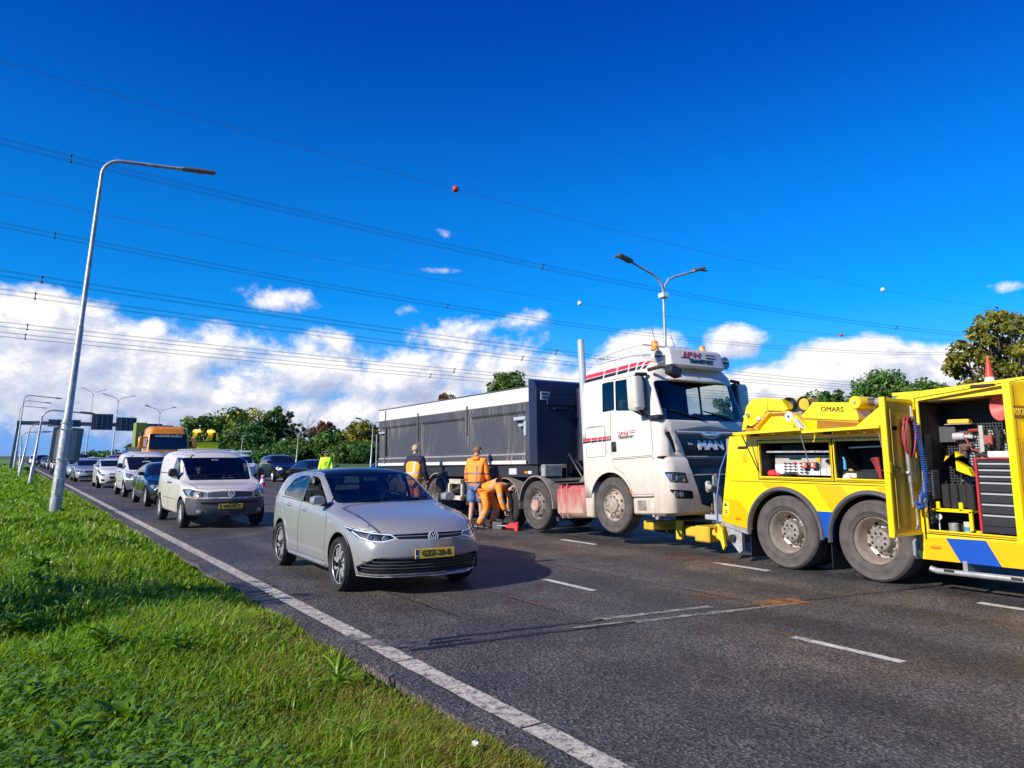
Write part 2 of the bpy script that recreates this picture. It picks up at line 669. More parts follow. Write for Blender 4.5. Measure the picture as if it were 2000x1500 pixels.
def lift(bm, faces, name, m, parent, inset=0.0, wall=None, smooth=40, keep=False, grow=0.0):
 """take faces out of bm as a mesh of their own, sunk by inset, with walls of material `wall` round the edge down from the old surface"""
 faces = [f for f in faces if f.is_valid]
 if not faces:
  return None
 verts, fs, mi, idx = [], [], [], {}
 cnt = {}
 for f in faces:
  for e in f.edges:
   cnt[e] = cnt.get(e, 0) + 1
 nrm = {}
 for f in faces:
  for v in f.verts:
   nrm[v] = nrm.get(v, Vector()) + f.normal * max(f.calc_area(), 1e-9)
 for v, n in nrm.items():
  idx[v] = len(verts)
  verts.append(v.co - n.normalized() * inset)
 for f in faces:
  fs.append([idx[v] for v in f.verts])
  mi.append(0)
 if wall is not None:
  top = {}
  for e, k in cnt.items():
   if k == 1:
    a, b = e.verts
    for v in (a, b):
     if v not in top:
      top[v] = len(verts)
      verts.append(v.co.copy() - nrm[v].normalized() * (0 if inset >= 0 else 0.004))
    fs.append([idx[a], idx[b], top[b], top[a]])
    mi.append(1)
 o = mesh(name, verts, fs, [m, wall] if wall is not None else m, parent, smooth, mi=mi)
 if not keep:
  bmesh.ops.delete(bm, geom=faces, context='FACES')
 return o


def rest(bm, name, m, parent, smooth=35):
 me = bpy.data.meshes.new(name)
 bmesh.ops.delete(bm, geom=[v for v in bm.verts if not v.link_faces], context='VERTS')
 bm.to_mesh(me)
 bm.free()
 for x in (m if isinstance(m, (list, tuple)) else [m]):
  me.materials.append(x)
 me.shade_smooth()
 me.set_sharp_from_angle(angle=R(smooth))
 return link(name, me, parent)


# ================================================================== THE SETTING
def asphalt():
 m = bpy.data.materials.new('asphalt')
 m.use_nodes = True
 t = NT(m.node_tree)
 b = t.n['Principled BSDF']
 tc = t.new('ShaderNodeTexCoord').outputs['Object']
 fine = t.noise(tc, 48, 3, 0.85)
 grit = t.new('ShaderNodeTexVoronoi')
 grit.inputs['Scale'].default_value = 42
 t.l.new(tc, grit.inputs['Vector'])
 mid = t.noise(tc, 1.1, 6, 0.6)
 mp = t.new('ShaderNodeMapping')
 mp.inputs['Scale'].default_value = (1.6, 0.05, 1)
 t.l.new(tc, mp.inputs[0])
 lanes = t.noise(mp.outputs[0], 1.0, 3, 0.5)
 k = t.math('MULTIPLY', t.ramp(fine, 0.36, 0.68, 0.22, 2.15), t.ramp(grit.outputs['Color'], 0.0, 1.0, 0.25, 1.9, False))
 k = t.math('MULTIPLY', k, t.ramp(mid, 0.3, 0.7, 0.72, 1.25))
 k = t.math('MULTIPLY', k, t.ramp(lanes, 0.3, 0.7, 0.8, 1.2))
 sx = t.new('ShaderNodeSeparateXYZ')
 t.l.new(tc, sx.inputs[0])
 # wheels polish two bands in every lane, oil drips darken the strip between them
 ph = t.math('MULTIPLY', t.math('ADD', sx.outputs[0], t.math('MULTIPLY', t.math('SUBTRACT', mid, 0.5), 0.5)), 2 * PI / 3.15)
 trk = t.math('COSINE', t.math('MULTIPLY', t.math('SUBTRACT', ph, 2.0), 2.0))
 k = t.math('MULTIPLY', k, t.math('MULTIPLY_ADD', trk, 0.13, 1.0))
 oil = t.math('MULTIPLY', t.ramp(t.math('COSINE', t.math('SUBTRACT', ph, 2.6)), 0.75, 1.0), t.ramp(t.noise(tc, 2.6, 5, 0.7), 0.48, 0.72))
 k = t.math('MULTIPLY', k, t.math('MULTIPLY_ADD', oil, -0.5, 1.0))
 # odd pale stones in the open surface
 k = t.math('ADD', k, t.math('MULTIPLY', t.ramp(t.noise(tc, 160, 1, 0.5), 0.66, 0.74), 1.6))
 s = t.new('ShaderNodeVectorMath', operation='SCALE')
 s.inputs[0].default_value = (0.070, 0.065, 0.060)
 t.l.new(k, s.inputs['Scale'])
 col = s.outputs[0]
 # rusty and earthy film towards the near right-hand lanes
 rust = t.ramp(t.noise(tc, 0.4, 6, 0.65), 0.42, 0.68, 0, 1)
 rust = t.math('MULTIPLY', rust, t.ramp(sx.outputs[0], 3.0, 9.0, 0.35, 1.0))
 film = t.new('ShaderNodeVectorMath', operation='MULTIPLY')
 t.l.new(col, film.inputs[0])
 film.inputs[1].default_value = (2.05, 1.55, 1.12)
 col = t.mix(rust, col, film.outputs[0])
 t.l.new(col, b.inputs['Base Color'])
 t.l.new(t.ramp(mid, 0.3, 0.7, 0.55, 0.75), b.inputs['Roughness'])
 b.inputs['Specular IOR Level'].default_value = 0.45
 bp = t.new('ShaderNodeBump')
 bp.inputs['Strength'].default_value = 1.0
 bp.inputs['Distance'].default_value = 0.014
 h = t.math('ADD', fine, t.math('MULTIPLY', grit.outputs['Distance'], 0.9))
 t.l.new(h, bp.inputs['Height'])
 t.l.new(bp.outputs[0], b.inputs['Normal'])
 return m


def worn(name, color, lo, hi, scale=14, under=(0.045, 0.044, 0.044), rough=0.6, clear=False):
 """thermoplastic or paint worn through to the stones; clear = the road shows between what is left"""
 m = bpy.data.materials.new(name)
 m.use_nodes = True
 t = NT(m.node_tree)
 b = t.n['Principled BSDF']
 tc = t.new('ShaderNodeTexCoord').outputs['Object']
 n = t.math('ADD', t.math('MULTIPLY', t.noise(tc, scale, 6, 0.7), 0.55), t.math('MULTIPLY', t.noise(tc, 90, 3, 0.7), 0.45))
 f = t.ramp(n, lo, hi)
 col = t.mix(t.ramp(t.noise(tc, 3, 4, 0.6), 0.3, 0.75), color, tuple(c * 0.72 for c in color))
 b.inputs['Roughness'].default_value = rough
 bp = t.new('ShaderNodeBump')
 bp.inputs['Strength'].default_value = 0.5
 bp.inputs['Distance'].default_value = 0.01
 t.l.new(t.noise(tc, 80, 3, 0.7), bp.inputs['Height'])
 t.l.new(bp.outputs[0], b.inputs['Normal'])
 if clear:
  t.l.new(col, b.inputs['Base Color'])
  t.l.new(f, b.inputs['Alpha'])
 else:
  t.l.new(t.mix(f, under, col), b.inputs['Base Color'])
 MATS[name] = m
 return m


def sheet(name, x0, x1, y0, y1, z, m, nx=1, ny=1, zf=None):
 xs, ys = np.linspace(x0, x1, nx + 1), np.linspace(y0, y1, ny + 1)
 vs = [(x, y, z if zf is None else zf(x, y)) for y in ys for x in xs]
 fs = [(j * (nx + 1) + i, j * (nx + 1) + i + 1, (j + 1) * (nx + 1) + i + 1, (j + 1) * (nx + 1) + i) for j in range(ny) for i in range(nx)]
 return mesh(name, vs, fs, m, smooth=60)


soil = mat('soil', (0.055, 0.115, 0.010), 1.0, spec=0.0, vary=0.5, vscale=6, bump=0.6, bscale=25)
field_m = mat('field', (0.05, 0.09, 0.02), 0.95, vary=0.4, vscale=0.05)
dry_m = mat('dry_grass', (0.22, 0.16, 0.07), 0.95, vary=0.3, vscale=0.6)


def verge_z(x, y):
 e = max(0.0, 2.42 - x)
 return -0.035 + min(0.05, e * 0.06) + 0.03 * math.sin(x * 1.7 + y * 0.6) * min(1, e) + 0.025 * math.sin(y * 1.3 - x * 0.8) * min(1, e)


tag(sheet('terrain', -1500, 1500, -300, 3000, -0.30, field_m), kind='structure')
tag(sheet('verge', -60, 2.44, -12, 60, 0, soil, 90, 90, verge_z), kind='structure')
tag(sheet('verge', -60, 2.44, 60, 420, -0.02, mat('verge_far', (0.09, 0.20, 0.016), 0.95, vary=0.45, vscale=1.2, bump=0.5, bscale=6)), kind='structure')
tag(sheet('median_verge', 16.4, 60, -12, 420, -0.02, mat('verge_far2', (0.05, 0.10, 0.016), 0.95, vary=0.45, vscale=1.2, bump=0.5, bscale=6)), kind='structure')
road_m = asphalt()
# the carriageway as a slab with a broken outer edge
vs, fs = [], []
ys = [-12 + 0.25 * i for i in range(220)] + [43 + 6 * i for i in range(80)]
for i, y in enumerate(ys):
 e = 2.47 + 0.05 * math.sin(y * 2.1) * math.sin(y * 0.7) + random.uniform(-0.025, 0.025) if y < 43 else 2.47
 vs += [(e, y, -0.06), (e, y, 0), (16.4, y, 0)]
 if i:
  a, b = 3 * (i - 1), 3 * i
  fs += [(a, a + 1, b + 1, b), (a + 1, a + 2, b + 2, b + 1)]
tag(mesh('road', vs, fs, road_m), kind='structure')

paint = worn('line_paint', (0.70, 0.62, 0.49), 0.39, 0.55)
paint2 = worn('dash_paint', (0.74, 0.71, 0.62), 0.36, 0.50)


def strip(name, pts, w, m, z=0.004, jit=0.0, step=0.25):
 """flat band along a polyline on the road; jit roughens its edges"""
 P = []
 for (x0, y0), (x1, y1) in zip(pts[:-1], pts[1:]):
  n = max(1, int(math.hypot(x1 - x0, y1 - y0) / step))
  P += [(x0 + (x1 - x0) * i / n, y0 + (y1 - y0) * i / n) for i in range(n)]
 P.append(pts[-1])
 vs, fs = [], []
 for i, p in enumerate(P):
  a, b = P[max(0, i - 1)], P[min(len(P) - 1, i + 1)]
  d = math.hypot(b[0] - a[0], b[1] - a[1])
  nx, ny = -(b[1] - a[1]) / d, (b[0] - a[0]) / d
  ww = w[0] + (w[1] - w[0]) * i / (len(P) - 1) if isinstance(w, tuple) else w
  for s in (-1, 1):
   k = s * (ww / 2 + random.uniform(-jit, jit))
   vs.append((p[0] + nx * k, p[1] + ny * k, z))
  if i:
   fs.append((2 * i - 2, 2 * i, 2 * i + 1, 2 * i - 1))
 return tag(mesh(name, vs, fs, m), kind='structure')


# edge line laid in lengths with thin gaps between them
y = -6.0
gap_at = [(2.5, 0.015), (3.96, 0.025), (5.72, 0.02), (6.55, 0.05)]
cuts = [-6.0] + [g[0] for g in gap_at] + [400]
for i in range(len(cuts) - 1):
 a = cuts[i] + (gap_at[i - 1][1] / 2 if i else 0)
 b = cuts[i + 1] - (gap_at[i][1] / 2 if i < len(gap_at) else 0)
 strip('road_marking', [(2.79, a), (2.79, min(b, 60))] + ([(2.79, b)] if b > 60 else []), 0.175, paint, 0.005, 0.006, 0.2 if b < 60 else 0.5)
for X, ph, w in ((6.07, 3.47, 0.10), (9.17, 3.30, 0.13), (12.35, 1.9, 0.13)):
 for k in range(-2, 60):
  y0 = ph + 3.82 * k
  strip('road_marking', [(X, y0), (X, y0 + 1.02)], w, paint2, 0.004, 0.004)
strip('road_marking', [(15.8, -6), (15.8, 400)], 0.2, paint, 0.005, 0.0, 2.0)

seal = mat('bitumen_seal', (0.012, 0.012, 0.013), 0.35, vary=0.3, vscale=8, bump=0.3)
pale = worn('cement_smear', (0.42, 0.39, 0.33), 0.40, 0.56, 6, clear=True)
rustm = worn('orange_spray', (0.60, 0.22, 0.04), 0.42, 0.60, 5, clear=True)
rust2 = worn('rust_smear', (0.26, 0.12, 0.04), 0.44, 0.66, 4, clear=True)
pink = worn('red_spray', (0.55, 0.10, 0.06), 0.44, 0.6, 9, clear=True)
greym = worn('grey_smear', (0.20, 0.19, 0.18), 0.42, 0.60, 5, clear=True)
# the transverse joint and its sealing, and the long paving joints
strip('road_joint', [(2.85, 6.25), (4.1, 6.12), (5.1, 5.98)], 0.06, seal, 0.006, 0.015, 0.1)
strip('road_joint', [(2.95, 5.98), (4.1, 5.88), (5.3, 5.72)], 0.06, seal, 0.006, 0.015, 0.1)
strip('road_joint', [(2.9, 6.1), (3.6, 6.06)], 0.05, seal, 0.006, 0.02, 0.1)
strip('road_joint', [(4.6, 5.84), (5.8, 5.66), (6.9, 5.50), (7.6, 5.43)], 0.09, pale, 0.006, 0.02, 0.1)
strip('road_joint', [(5.0, 6.02), (5.9, 5.92), (6.5, 5.83)], 0.09, pale, 0.006, 0.02, 0.1)
strip('road_joint', [(6.6, 5.66), (7.4, 5.52), (9.3, 5.22), (11.5, 4.9)], 0.03, seal, 0.007, 0.006, 0.1)
strip('road_joint', [(7.5, 5.50), (9.3, 5.2)], 0.06, greym, 0.006, 0.02, 0.1)
strip('road_joint', [(2.62, 6.7), (2.9, 6.3), (3.2, 6.1)], 0.22, greym, 0.009, 0.05, 0.08)
strip('road_joint', [(4.96, 6.0), (4.98, 9.0), (4.98, 40)], 0.018, seal, 0.005, 0.004, 0.2)
strip('road_joint', [(3.95, 6.9), (3.92, 9.0)], 0.018, seal, 0.005, 0.004, 0.2)
strip('road_joint', [(7.06, 5.6), (7.02, 11), (7.0, 60)], 0.024, seal, 0.005, 0.006, 0.2)
strip('road_joint', [(7.12, 5.8), (7.08, 12)], 0.07, greym, 0.004, 0.02, 0.15)
strip('road_joint', [(8.7, 6.3), (8.6, 12.5)], 0.05, greym, 0.004, 0.02, 0.15)
strip('paint_mark', [(7.0, 5.62), (7.3, 5.55), (7.62, 5.48)], 0.28, rustm, 0.008, 0.06, 0.06)
strip('paint_mark', [(7.45, 6.0), (7.4, 5.7)], 0.16, rust2, 0.008, 0.04, 0.06)
strip('paint_mark', [(6.75, 6.4), (7.2, 6.0)], 0.3, rust2, 0.0075, 0.08, 0.06)
strip('paint_mark', [(6.05, 5.02), (6.08, 4.3)], (0.04, 0.12), rust2, 0.008, 0.015, 0.06)
strip('paint_mark', [(5.0, 7.6), (4.99, 6.9)], 0.03, pink, 0.008, 0.006, 0.06)
strip('paint_mark', [(7.04, 10.0), (7.02, 8.9)], 0.04, pink, 0.008, 0.01, 0.06)
strip('paint_mark', [(8.9, 9.1), (9.6, 8.0)], 0.5, rust2, 0.008, 0.15, 0.1)


# ------------------------------------------------------------------ grass
def leafy(name, ramp_cols, rough=0.5, trans=0.35):
 """leaf shader: colour by the point attribute 'tint' along a ramp, light partly shining through"""
 m = bpy.data.materials.new(name)
 m.use_nodes = True
 t = NT(m.node_tree)
 b = t.n['Principled BSDF']
 a = t.new('ShaderNodeAttribute')
 a.attribute_name = 'tint'
 cr = t.new('ShaderNodeValToRGB')
 els = cr.color_ramp.elements
 while len(els) < len(ramp_cols):
  els.new(0.5)
 for e, (p, c) in zip(els, ramp_cols):
  e.position, e.color = p, (*c, 1)
 t.l.new(a.outputs['Fac'], cr.inputs[0])
 t.l.new(cr.outputs[0], b.inputs['Base Color'])
 b.inputs['Roughness'].default_value = rough
 b.inputs['Specular IOR Level'].default_value = 0.35
 tl = t.new('ShaderNodeBsdfTranslucent')
 t.l.new(t.mix(1.0, cr.outputs[0], (1.3, 1.25, 0.5), 'MULTIPLY'), tl.inputs[0])
 mx = t.new('ShaderNodeMixShader')
 mx.inputs[0].default_value = trans
 t.l.new(b.outputs[0], mx.inputs[1])
 t.l.new(tl.outputs[0], mx.inputs[2])
 t.l.new(mx.outputs[0], t.n['Material Output'].inputs[0])
 return m


def raw_mesh(name, V, F, m, tint=None, kind=None, parent=None):
 """big mesh from numpy arrays: V (n,3), F a list of (m,k) index arrays"""
 me = bpy.data.meshes.new(name)
 nl = sum(f.size for f in F)
 nf = sum(len(f) for f in F)
 me.vertices.add(len(V))
 me.vertices.foreach_set('co', V.astype(np.float32).ravel())
 me.loops.add(nl)
 me.loops.foreach_set('vertex_index', np.concatenate([f.ravel() for f in F]).astype(np.int32))
 me.polygons.add(nf)
 sizes = np.concatenate([np.full(len(f), f.shape[1]) for f in F])
 me.polygons.foreach_set('loop_start', np.concatenate([[0], np.cumsum(sizes)[:-1]]).astype(np.int32))
 me.update(calc_edges=True)
 if tint is not None:
  at_ = me.attributes.new('tint', 'FLOAT', 'POINT')
  at_.data.foreach_set('value', tint.astype(np.float32))
 me.materials.append(m)
 o = link(name, me, parent)
 if kind:
  o['kind'] = kind
 return o


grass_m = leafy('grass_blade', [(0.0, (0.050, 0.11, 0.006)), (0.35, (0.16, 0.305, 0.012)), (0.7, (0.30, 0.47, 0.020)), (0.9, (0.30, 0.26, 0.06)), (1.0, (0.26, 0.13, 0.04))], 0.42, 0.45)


def smooth_noise(x, y, s, seed):
 r = np.random.default_rng(seed)
 out = np.zeros_like(x)
 for k in range(7):
  a, p = r.uniform(0, 2 * PI), r.uniform(0, 2 * PI)
  f = s * r.uniform(0.6, 1.8)
  out += np.sin((x * math.cos(a) + y * math.sin(a)) * f + p)
 return out / 4.5


def vz(x, y):
 e = np.maximum(0, 2.42 - x)
 return -0.035 + np.minimum(0.05, e * 0.06) + 0.03 * np.sin(x * 1.7 + y * 0.6) * np.minimum(1, e) + 0.025 * np.sin(y * 1.3 - x * 0.8) * np.minimum(1, e)


def grass(n, u0, u1, az0, az1):
 u = RNG.uniform(u0, u1, n)
 d = 1 / u
 az = np.radians(RNG.uniform(az0, az1, n))
 x, y = d * np.sin(az), d * np.cos(az)
 edge = 2.44 + 0.10 * smooth_noise(x * 0, y, 2.2, 3)
 k = (x < edge)
 x, y, d, edge = x[k], y[k], d[k], edge[k]
 n = len(x)
 lush = smooth_noise(x, y, 1.1, 5)
 clump = smooth_noise(x, y, 4.0, 6)
 rim = np.clip((edge - x) / 0.8, 0, 1)
 dry = np.clip(1.1 - (edge - x) / 1.5, 0, 1) * np.clip(1.15 - (y - 3.2) / 6, 0.12, 1) + 0.25 * np.clip(smooth_noise(x, y, 0.9, 9) - 0.4, 0, 1)
 h = (0.10 + 0.055 * lush + 0.055 * clump + RNG.uniform(0, 0.11, n)) * (0.45 + 0.55 * rim)
 h = np.clip(h, 0.03, 0.36)
 w = np.maximum(RNG.uniform(0.0025, 0.006, n), d * 0.0011)
 # the blades lie over in swirls
 lean = smooth_noise(x, y, 0.8, 12) * 2.2 + RNG.normal(0, 1.3, n)
 ben = RNG.uniform(0.25, 1.25, n)
 dx, dy = np.cos(lean), np.sin(lean)
 tw = RNG.uniform(0, 2 * PI, n)
 sx, sy = np.cos(tw) * w, np.sin(tw) * w
 z = vz(x, y)
 V = np.zeros((n, 5, 3))
 for i, (s, b, ww) in enumerate(((0.0, 0.0, 1.0), (0.6, 0.30, 0.8))):
  for j, sg in enumerate((-1, 1)):
   V[:, 2 * i + j, 0] = x + dx * ben * h * b + sg * sx * ww
   V[:, 2 * i + j, 1] = y + dy * ben * h * b + sg * sy * ww
   V[:, 2 * i + j, 2] = z - 0.01 + h * s
 V[:, 4, 0], V[:, 4, 1], V[:, 4, 2] = x + dx * ben * h, y + dy * ben * h, z + h * np.clip(1.05 - 0.35 * ben, 0.5, 1)
 base = 5 * np.arange(n)
 Q = np.stack([base, base + 1, base + 3, base + 2], 1)
 T = np.stack([base + 2, base + 3, base + 4], 1)
 t = np.clip(0.42 + 0.13 * lush + 0.10 * clump + RNG.normal(0, 0.14, n), 0, 0.8)
 t = np.where(RNG.uniform(0, 1, n) < dry * 0.75 + 0.035, RNG.uniform(0.8, 1.0, n), t)
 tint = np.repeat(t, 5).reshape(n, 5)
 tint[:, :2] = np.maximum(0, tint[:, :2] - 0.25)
 return V.reshape(-1, 3), Q, T, tint.ravel()


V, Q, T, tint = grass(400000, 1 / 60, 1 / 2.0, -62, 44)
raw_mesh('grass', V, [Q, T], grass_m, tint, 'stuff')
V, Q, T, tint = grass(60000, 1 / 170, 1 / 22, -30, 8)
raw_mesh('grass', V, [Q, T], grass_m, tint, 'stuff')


def broad_leaves(n, seed):
 """nettle and clover sized leaves growing through the verge"""
 r = np.random.default_rng(seed)
 d = 1 / r.uniform(1 / 32, 1 / 2.2, n * 3)
 az = np.radians(r.uniform(-60, 40, n * 3))
 x, y = d * np.sin(az), d * np.cos(az)
 k = (x < 2.0) & (smooth_noise(x, y, 0.9, 21) + 0.6 * smooth_noise(x, y, 3.0, 22) - 0.28 * (x - 0.3) + r.uniform(-0.7, 0.7, n * 3) > 0.45)
 x, y, d = x[k], y[k], d[k]
 n = len(x)
 L = np.maximum(r.uniform(0.03, 0.085, n) * np.clip(1.15 - 0.15 * x, 0.7, 1.3), d * 0.005)
 W = L * r.uniform(0.3, 0.5, n)
 a = r.uniform(0, 2 * PI, n)
 up = r.uniform(-0.1, 0.9, n)
 z = vz(x, y) + r.uniform(0.06, 0.20, n)
 fx, fy = np.cos(a), np.sin(a)
 V = np.zeros((n, 6, 3))
 for i, (s, wd, bend) in enumerate(((0, 0, 0), (0.35, -1, 0.0), (0.35, 1, 0.0), (0.7, -0.75, -0.12), (0.7, 0.75, -0.12), (1.0, 0, -0.35))):
  V[:, i, 0] = x + fx * L * s - fy * W * wd * 0.5
  V[:, i, 1] = y + fy * L * s + fx * W * wd * 0.5
  V[:, i, 2] = z + L * (up * s + bend) + np.abs(wd) * W * 0.12
 b = 6 * np.arange(n)
 F3 = np.concatenate([np.stack([b, b + 1, b + 2], 1), np.stack([b + 3, b + 5, b + 4], 1)])
 F4 = np.stack([b + 1, b + 3, b + 4, b + 2], 1)
 t = np.repeat(np.clip(0.36 + 0.14 * smooth_noise(x, y, 2, 4) + r.normal(0, 0.10, n), 0, 0.75), 6)
 return V.reshape(-1, 3), F4, F3, t


V, F4, F3, tint = broad_leaves(60000, 31)
leaf_m = leafy('broad_leaf', [(0.0, (0.060, 0.14, 0.010)), (0.4, (0.15, 0.29, 0.016)), (0.8, (0.26, 0.42, 0.03)), (1.0, (0.24, 0.28, 0.05))], 0.36, 0.35)
raw_mesh('weeds', V, [F4, F3], leaf_m, tint, 'stuff')


def leaf_mesh(name, L, W, m, tint, seed):
 r = random.Random(seed)
 rows = []
 for i in range(7):
  s = i / 6
  w = W * math.sin(PI * min(1, s ** 0.8 * 0.97 + 0.02)) * 0.5 + 0.003
  y_ = L * s
  z_ = 0.55 * L * s - 0.62 * L * s * s
  rows.append([Vector((-w, y_, z_ + w * 0.45 + r.uniform(-1, 1) * 0.006)), Vector((0, y_, z_)), Vector((w, y_, z_ + w * 0.45 + r.uniform(-1, 1) * 0.006))])
 b = MB().grid(rows)
 me = bpy.data.meshes.new(name)
 me.from_pydata([tuple(v) for v in b.v], [], b.f)
 at_ = me.attributes.new('tint', 'FLOAT', 'POINT')
 at_.data.foreach_set('value', [max(0, min(1, tint + r.uniform(-0.08, 0.08))) for _ in b.v])
 me.materials.append(m)
 me.shade_smooth()
 return me


LEAVES = [leaf_mesh('leaf', 0.17, 0.06, leaf_m, t, i) for i, t in enumerate((0.2, 0.35, 0.5))]
BLADES = [leaf_mesh('leaf', 0.34, 0.028, leaf_m, t, i + 9) for i, t in enumerate((0.4, 0.55, 0.7))]


def weed(x, y, n, sc, label, kinds=LEAVES, name='weed_plant', group='leafy weeds in the verge'):
 o = empty(name, label, 'weed', (x, y, float(vz(np.array(x), np.array(y))) + 0.02), random.uniform(0, 6), group)
 for i in range(n):
  l = link('leaf', random.choice(kinds), o)
  s = sc * random.uniform(0.55, 1.1)
  l.rotation_euler = (random.uniform(0.05, 0.9), random.uniform(-0.25, 0.25), 2.4 * i + random.uniform(-0.4, 0.4))
  l.scale = (s * random.uniform(0.8, 1.3), s, s)
  l.location = (random.uniform(-.04, .04) * sc, random.uniform(-.04, .04) * sc, random.uniform(0, 0.12) * sc)
 return o


def gp(px, py):
 p = at(px, py, Z=0)
 return p.x, p.y


weed(*gp(75, 1130), 40, 1.25, 'dark leafy weed clump at the left edge of the verge, farthest of the big weeds')
weed(*gp(70, 1160), 14, 1.0, 'pale green weed just in front of the dark clump on the left of the verge')
weed(*gp(200, 1290), 26, 1.2, 'broad leaved weed rising from the band of shade on the grass verge')
weed(*gp(330, 1300), 16, 1.0, 'leafy weed in the shaded grass right of the taller broad leaved one')
weed(*gp(30, 1240), 18, 1.2, 'leafy weed deep in the shade at the left border of the picture')
weed(*gp(60, 1400), 20, 0.9, 'low leafy weed in sunlit grass near the bottom left corner')
weed(*gp(230, 1440), 20, 1.0, 'low spreading weed in the grass at the bottom, left of the long bladed tuft')
weed(*gp(120, 1480), 16, 0.9, 'leafy weed at the very bottom edge of the verge, left of centre')
weed(*gp(660, 1350), 34, 0.7, 'pale long bladed tuft standing in the dry grass beside the edge line', BLADES, 'grass_tuft', 'coarse tufts by the road edge')
weed(*gp(690, 1470), 30, 0.6, 'bright long bladed tuft at the bottom of the verge near the asphalt edge', BLADES, 'grass_tuft', 'coarse tufts by the road edge')
weed(*gp(430, 1235), 14, 0.42, 'green bladed tuft where the shaded band on the grass ends', BLADES, 'grass_tuft', 'coarse tufts by the road edge')

# crumpled paper in the grass
x, y = gp(934, 1484)
bm = bmesh.new()
bmesh.ops.create_icosphere(bm, subdivisions=2, radius=0.022)
for v in bm.verts:
 v.co *= random.uniform(0.55, 1.25)
 v.co.z = v.co.z * 0.6 + 0.09
o = rest(bm, 'crumpled_paper', mat('paper', (0.75, 0.74, 0.72), 0.8), None, 10)
o.location = (x - 0.02, y, 0.0)
tag(o, 'small crumpled white paper lying in the grass beside the edge line', 'litter')


# ================================================================== VEHICLE PARTS
rubber = mat('rubber', (0.022, 0.021, 0.020), 0.75, vary=0.25, vscale=9, bump=0.15, bscale=60)
tyre_dusty = mat('tyre_dusty', (0.060, 0.052, 0.046), 0.85, vary=0.35, vscale=8, bump=0.25, bscale=40)
tyre_grey = mat('tyre_grey', (0.085, 0.072, 0.064), 0.85, vary=0.25, vscale=7, bump=0.2, bscale=40)
seam = mat('dark_seam', (0.010, 0.010, 0.011), 0.6)
cavity = mat('dark_cavity', (0.012, 0.012, 0.012), 0.9)
plastic = mat('black_plastic', (0.022, 0.022, 0.024), 0.45, vary=0.2, vscale=20)
gloss_black = mat('gloss_black', (0.010, 0.010, 0.012), 0.12, coat=0.6)
grey_plastic = mat('grey_plastic', (0.070, 0.073, 0.082), 0.50, vary=0.15, vscale=8, bump=0.05, bscale=200)
alloy = mat('alloy', (0.66, 0.65, 0.63), 0.30, 0.45)
alloy_dull = mat('alloy_dull', (0.42, 0.40, 0.37), 0.45, 0.7, vary=0.2, vscale=12)
steel = mat('steel', (0.48, 0.47, 0.45), 0.35, 0.5, vary=0.15, vscale=10)
galv = mat('galvanised', (0.42, 0.41, 0.39), 0.45, 0.25, vary=0.22, vscale=5, rvary=0.12)
chrome = mat('chrome', (0.80, 0.79, 0.77), 0.12, 0.55)
lampglass = glass('lamp_glass', (0.92, 0.94, 0.95))
autoglass = glass('car_glass', (0.46, 0.52, 0.52))
cabglass = glass('cab_glass', (0.74, 0.79, 0.77))
darkglass = mat('dark_glass', (0.006, 0.008, 0.014), 0.03, spec=0.9)
lamp_chrome = mat('lamp_chrome', (0.48, 0.47, 0.45), 0.18, 0.5)
amber = mat('amber', (0.80, 0.28, 0.02), 0.25, coat=0.5, trans=0.2)
red_lens = mat('red_lens', (0.45, 0.02, 0.015), 0.25, coat=0.5)
drl = mat('daylight_strip', (0.80, 0.82, 0.85), 0.3, emit=((1, 1, 1), 0.15))
lit = mat('lit_lamp', (1, 0.95, 0.85), 0.3, emit=((1.0, 0.86, 0.62), 3.0))
plate_y = mat('plate_yellow', (1.0, 0.56, 0.04), 0.35, vary=0.05)
plate_b = mat('plate_blue', (0.01, 0.04, 0.28), 0.35)
black = mat('black', (0.008, 0.008, 0.009), 0.4)
white = mat('white_print', (0.80, 0.80, 0.80), 0.4)
seat_m = mat('seat_cloth', (0.022, 0.022, 0.025), 0.9)
skin_m = mat('skin', (0.50, 0.27, 0.19), 0.55, vary=0.12, vscale=14)
hair_fair = mat('hair_fair', (0.55, 0.39, 0.20), 0.7, vary=0.4, vscale=60, bump=0.4, bscale=120)
hair_brown = mat('hair_brown', (0.20, 0.11, 0.06), 0.7, vary=0.4, vscale=60, bump=0.4, bscale=120)


def tyre_profile(Rr, W, rr):
 h = W / 2
 return [(rr, -h * 0.72), (rr + 0.012, -h * 0.86), (rr + (Rr - rr) * 0.30, -h * 0.97), (rr + (Rr - rr) * 0.34, -h * 1.01), (rr + (Rr - rr) * 0.38, -h * 0.98), (rr + (Rr - rr) * 0.55, -h), (rr + (Rr - rr) * 0.78, -h * 0.97), (rr + (Rr - rr) * 0.82, -h * 1.0), (rr + (Rr - rr) * 0.86, -h * 0.95), (Rr - 0.012, -h * 0.86), (Rr, -h * 0.70),
   (Rr, -h * 0.44), (Rr - 0.008, -h * 0.41), (Rr - 0.008, -h * 0.36), (Rr, -h * 0.33), (Rr, -h * 0.05), (Rr - 0.008, -0.005), (Rr - 0.008, 0.005), (Rr, h * 0.05),
   (Rr, h * 0.33), (Rr - 0.008, h * 0.36), (Rr - 0.008, h * 0.41), (Rr, h * 0.44), (Rr, h * 0.70), (Rr - 0.012, h * 0.86), (rr + (Rr - rr) * 0.8, h * 0.97), (rr, h * 0.72)]


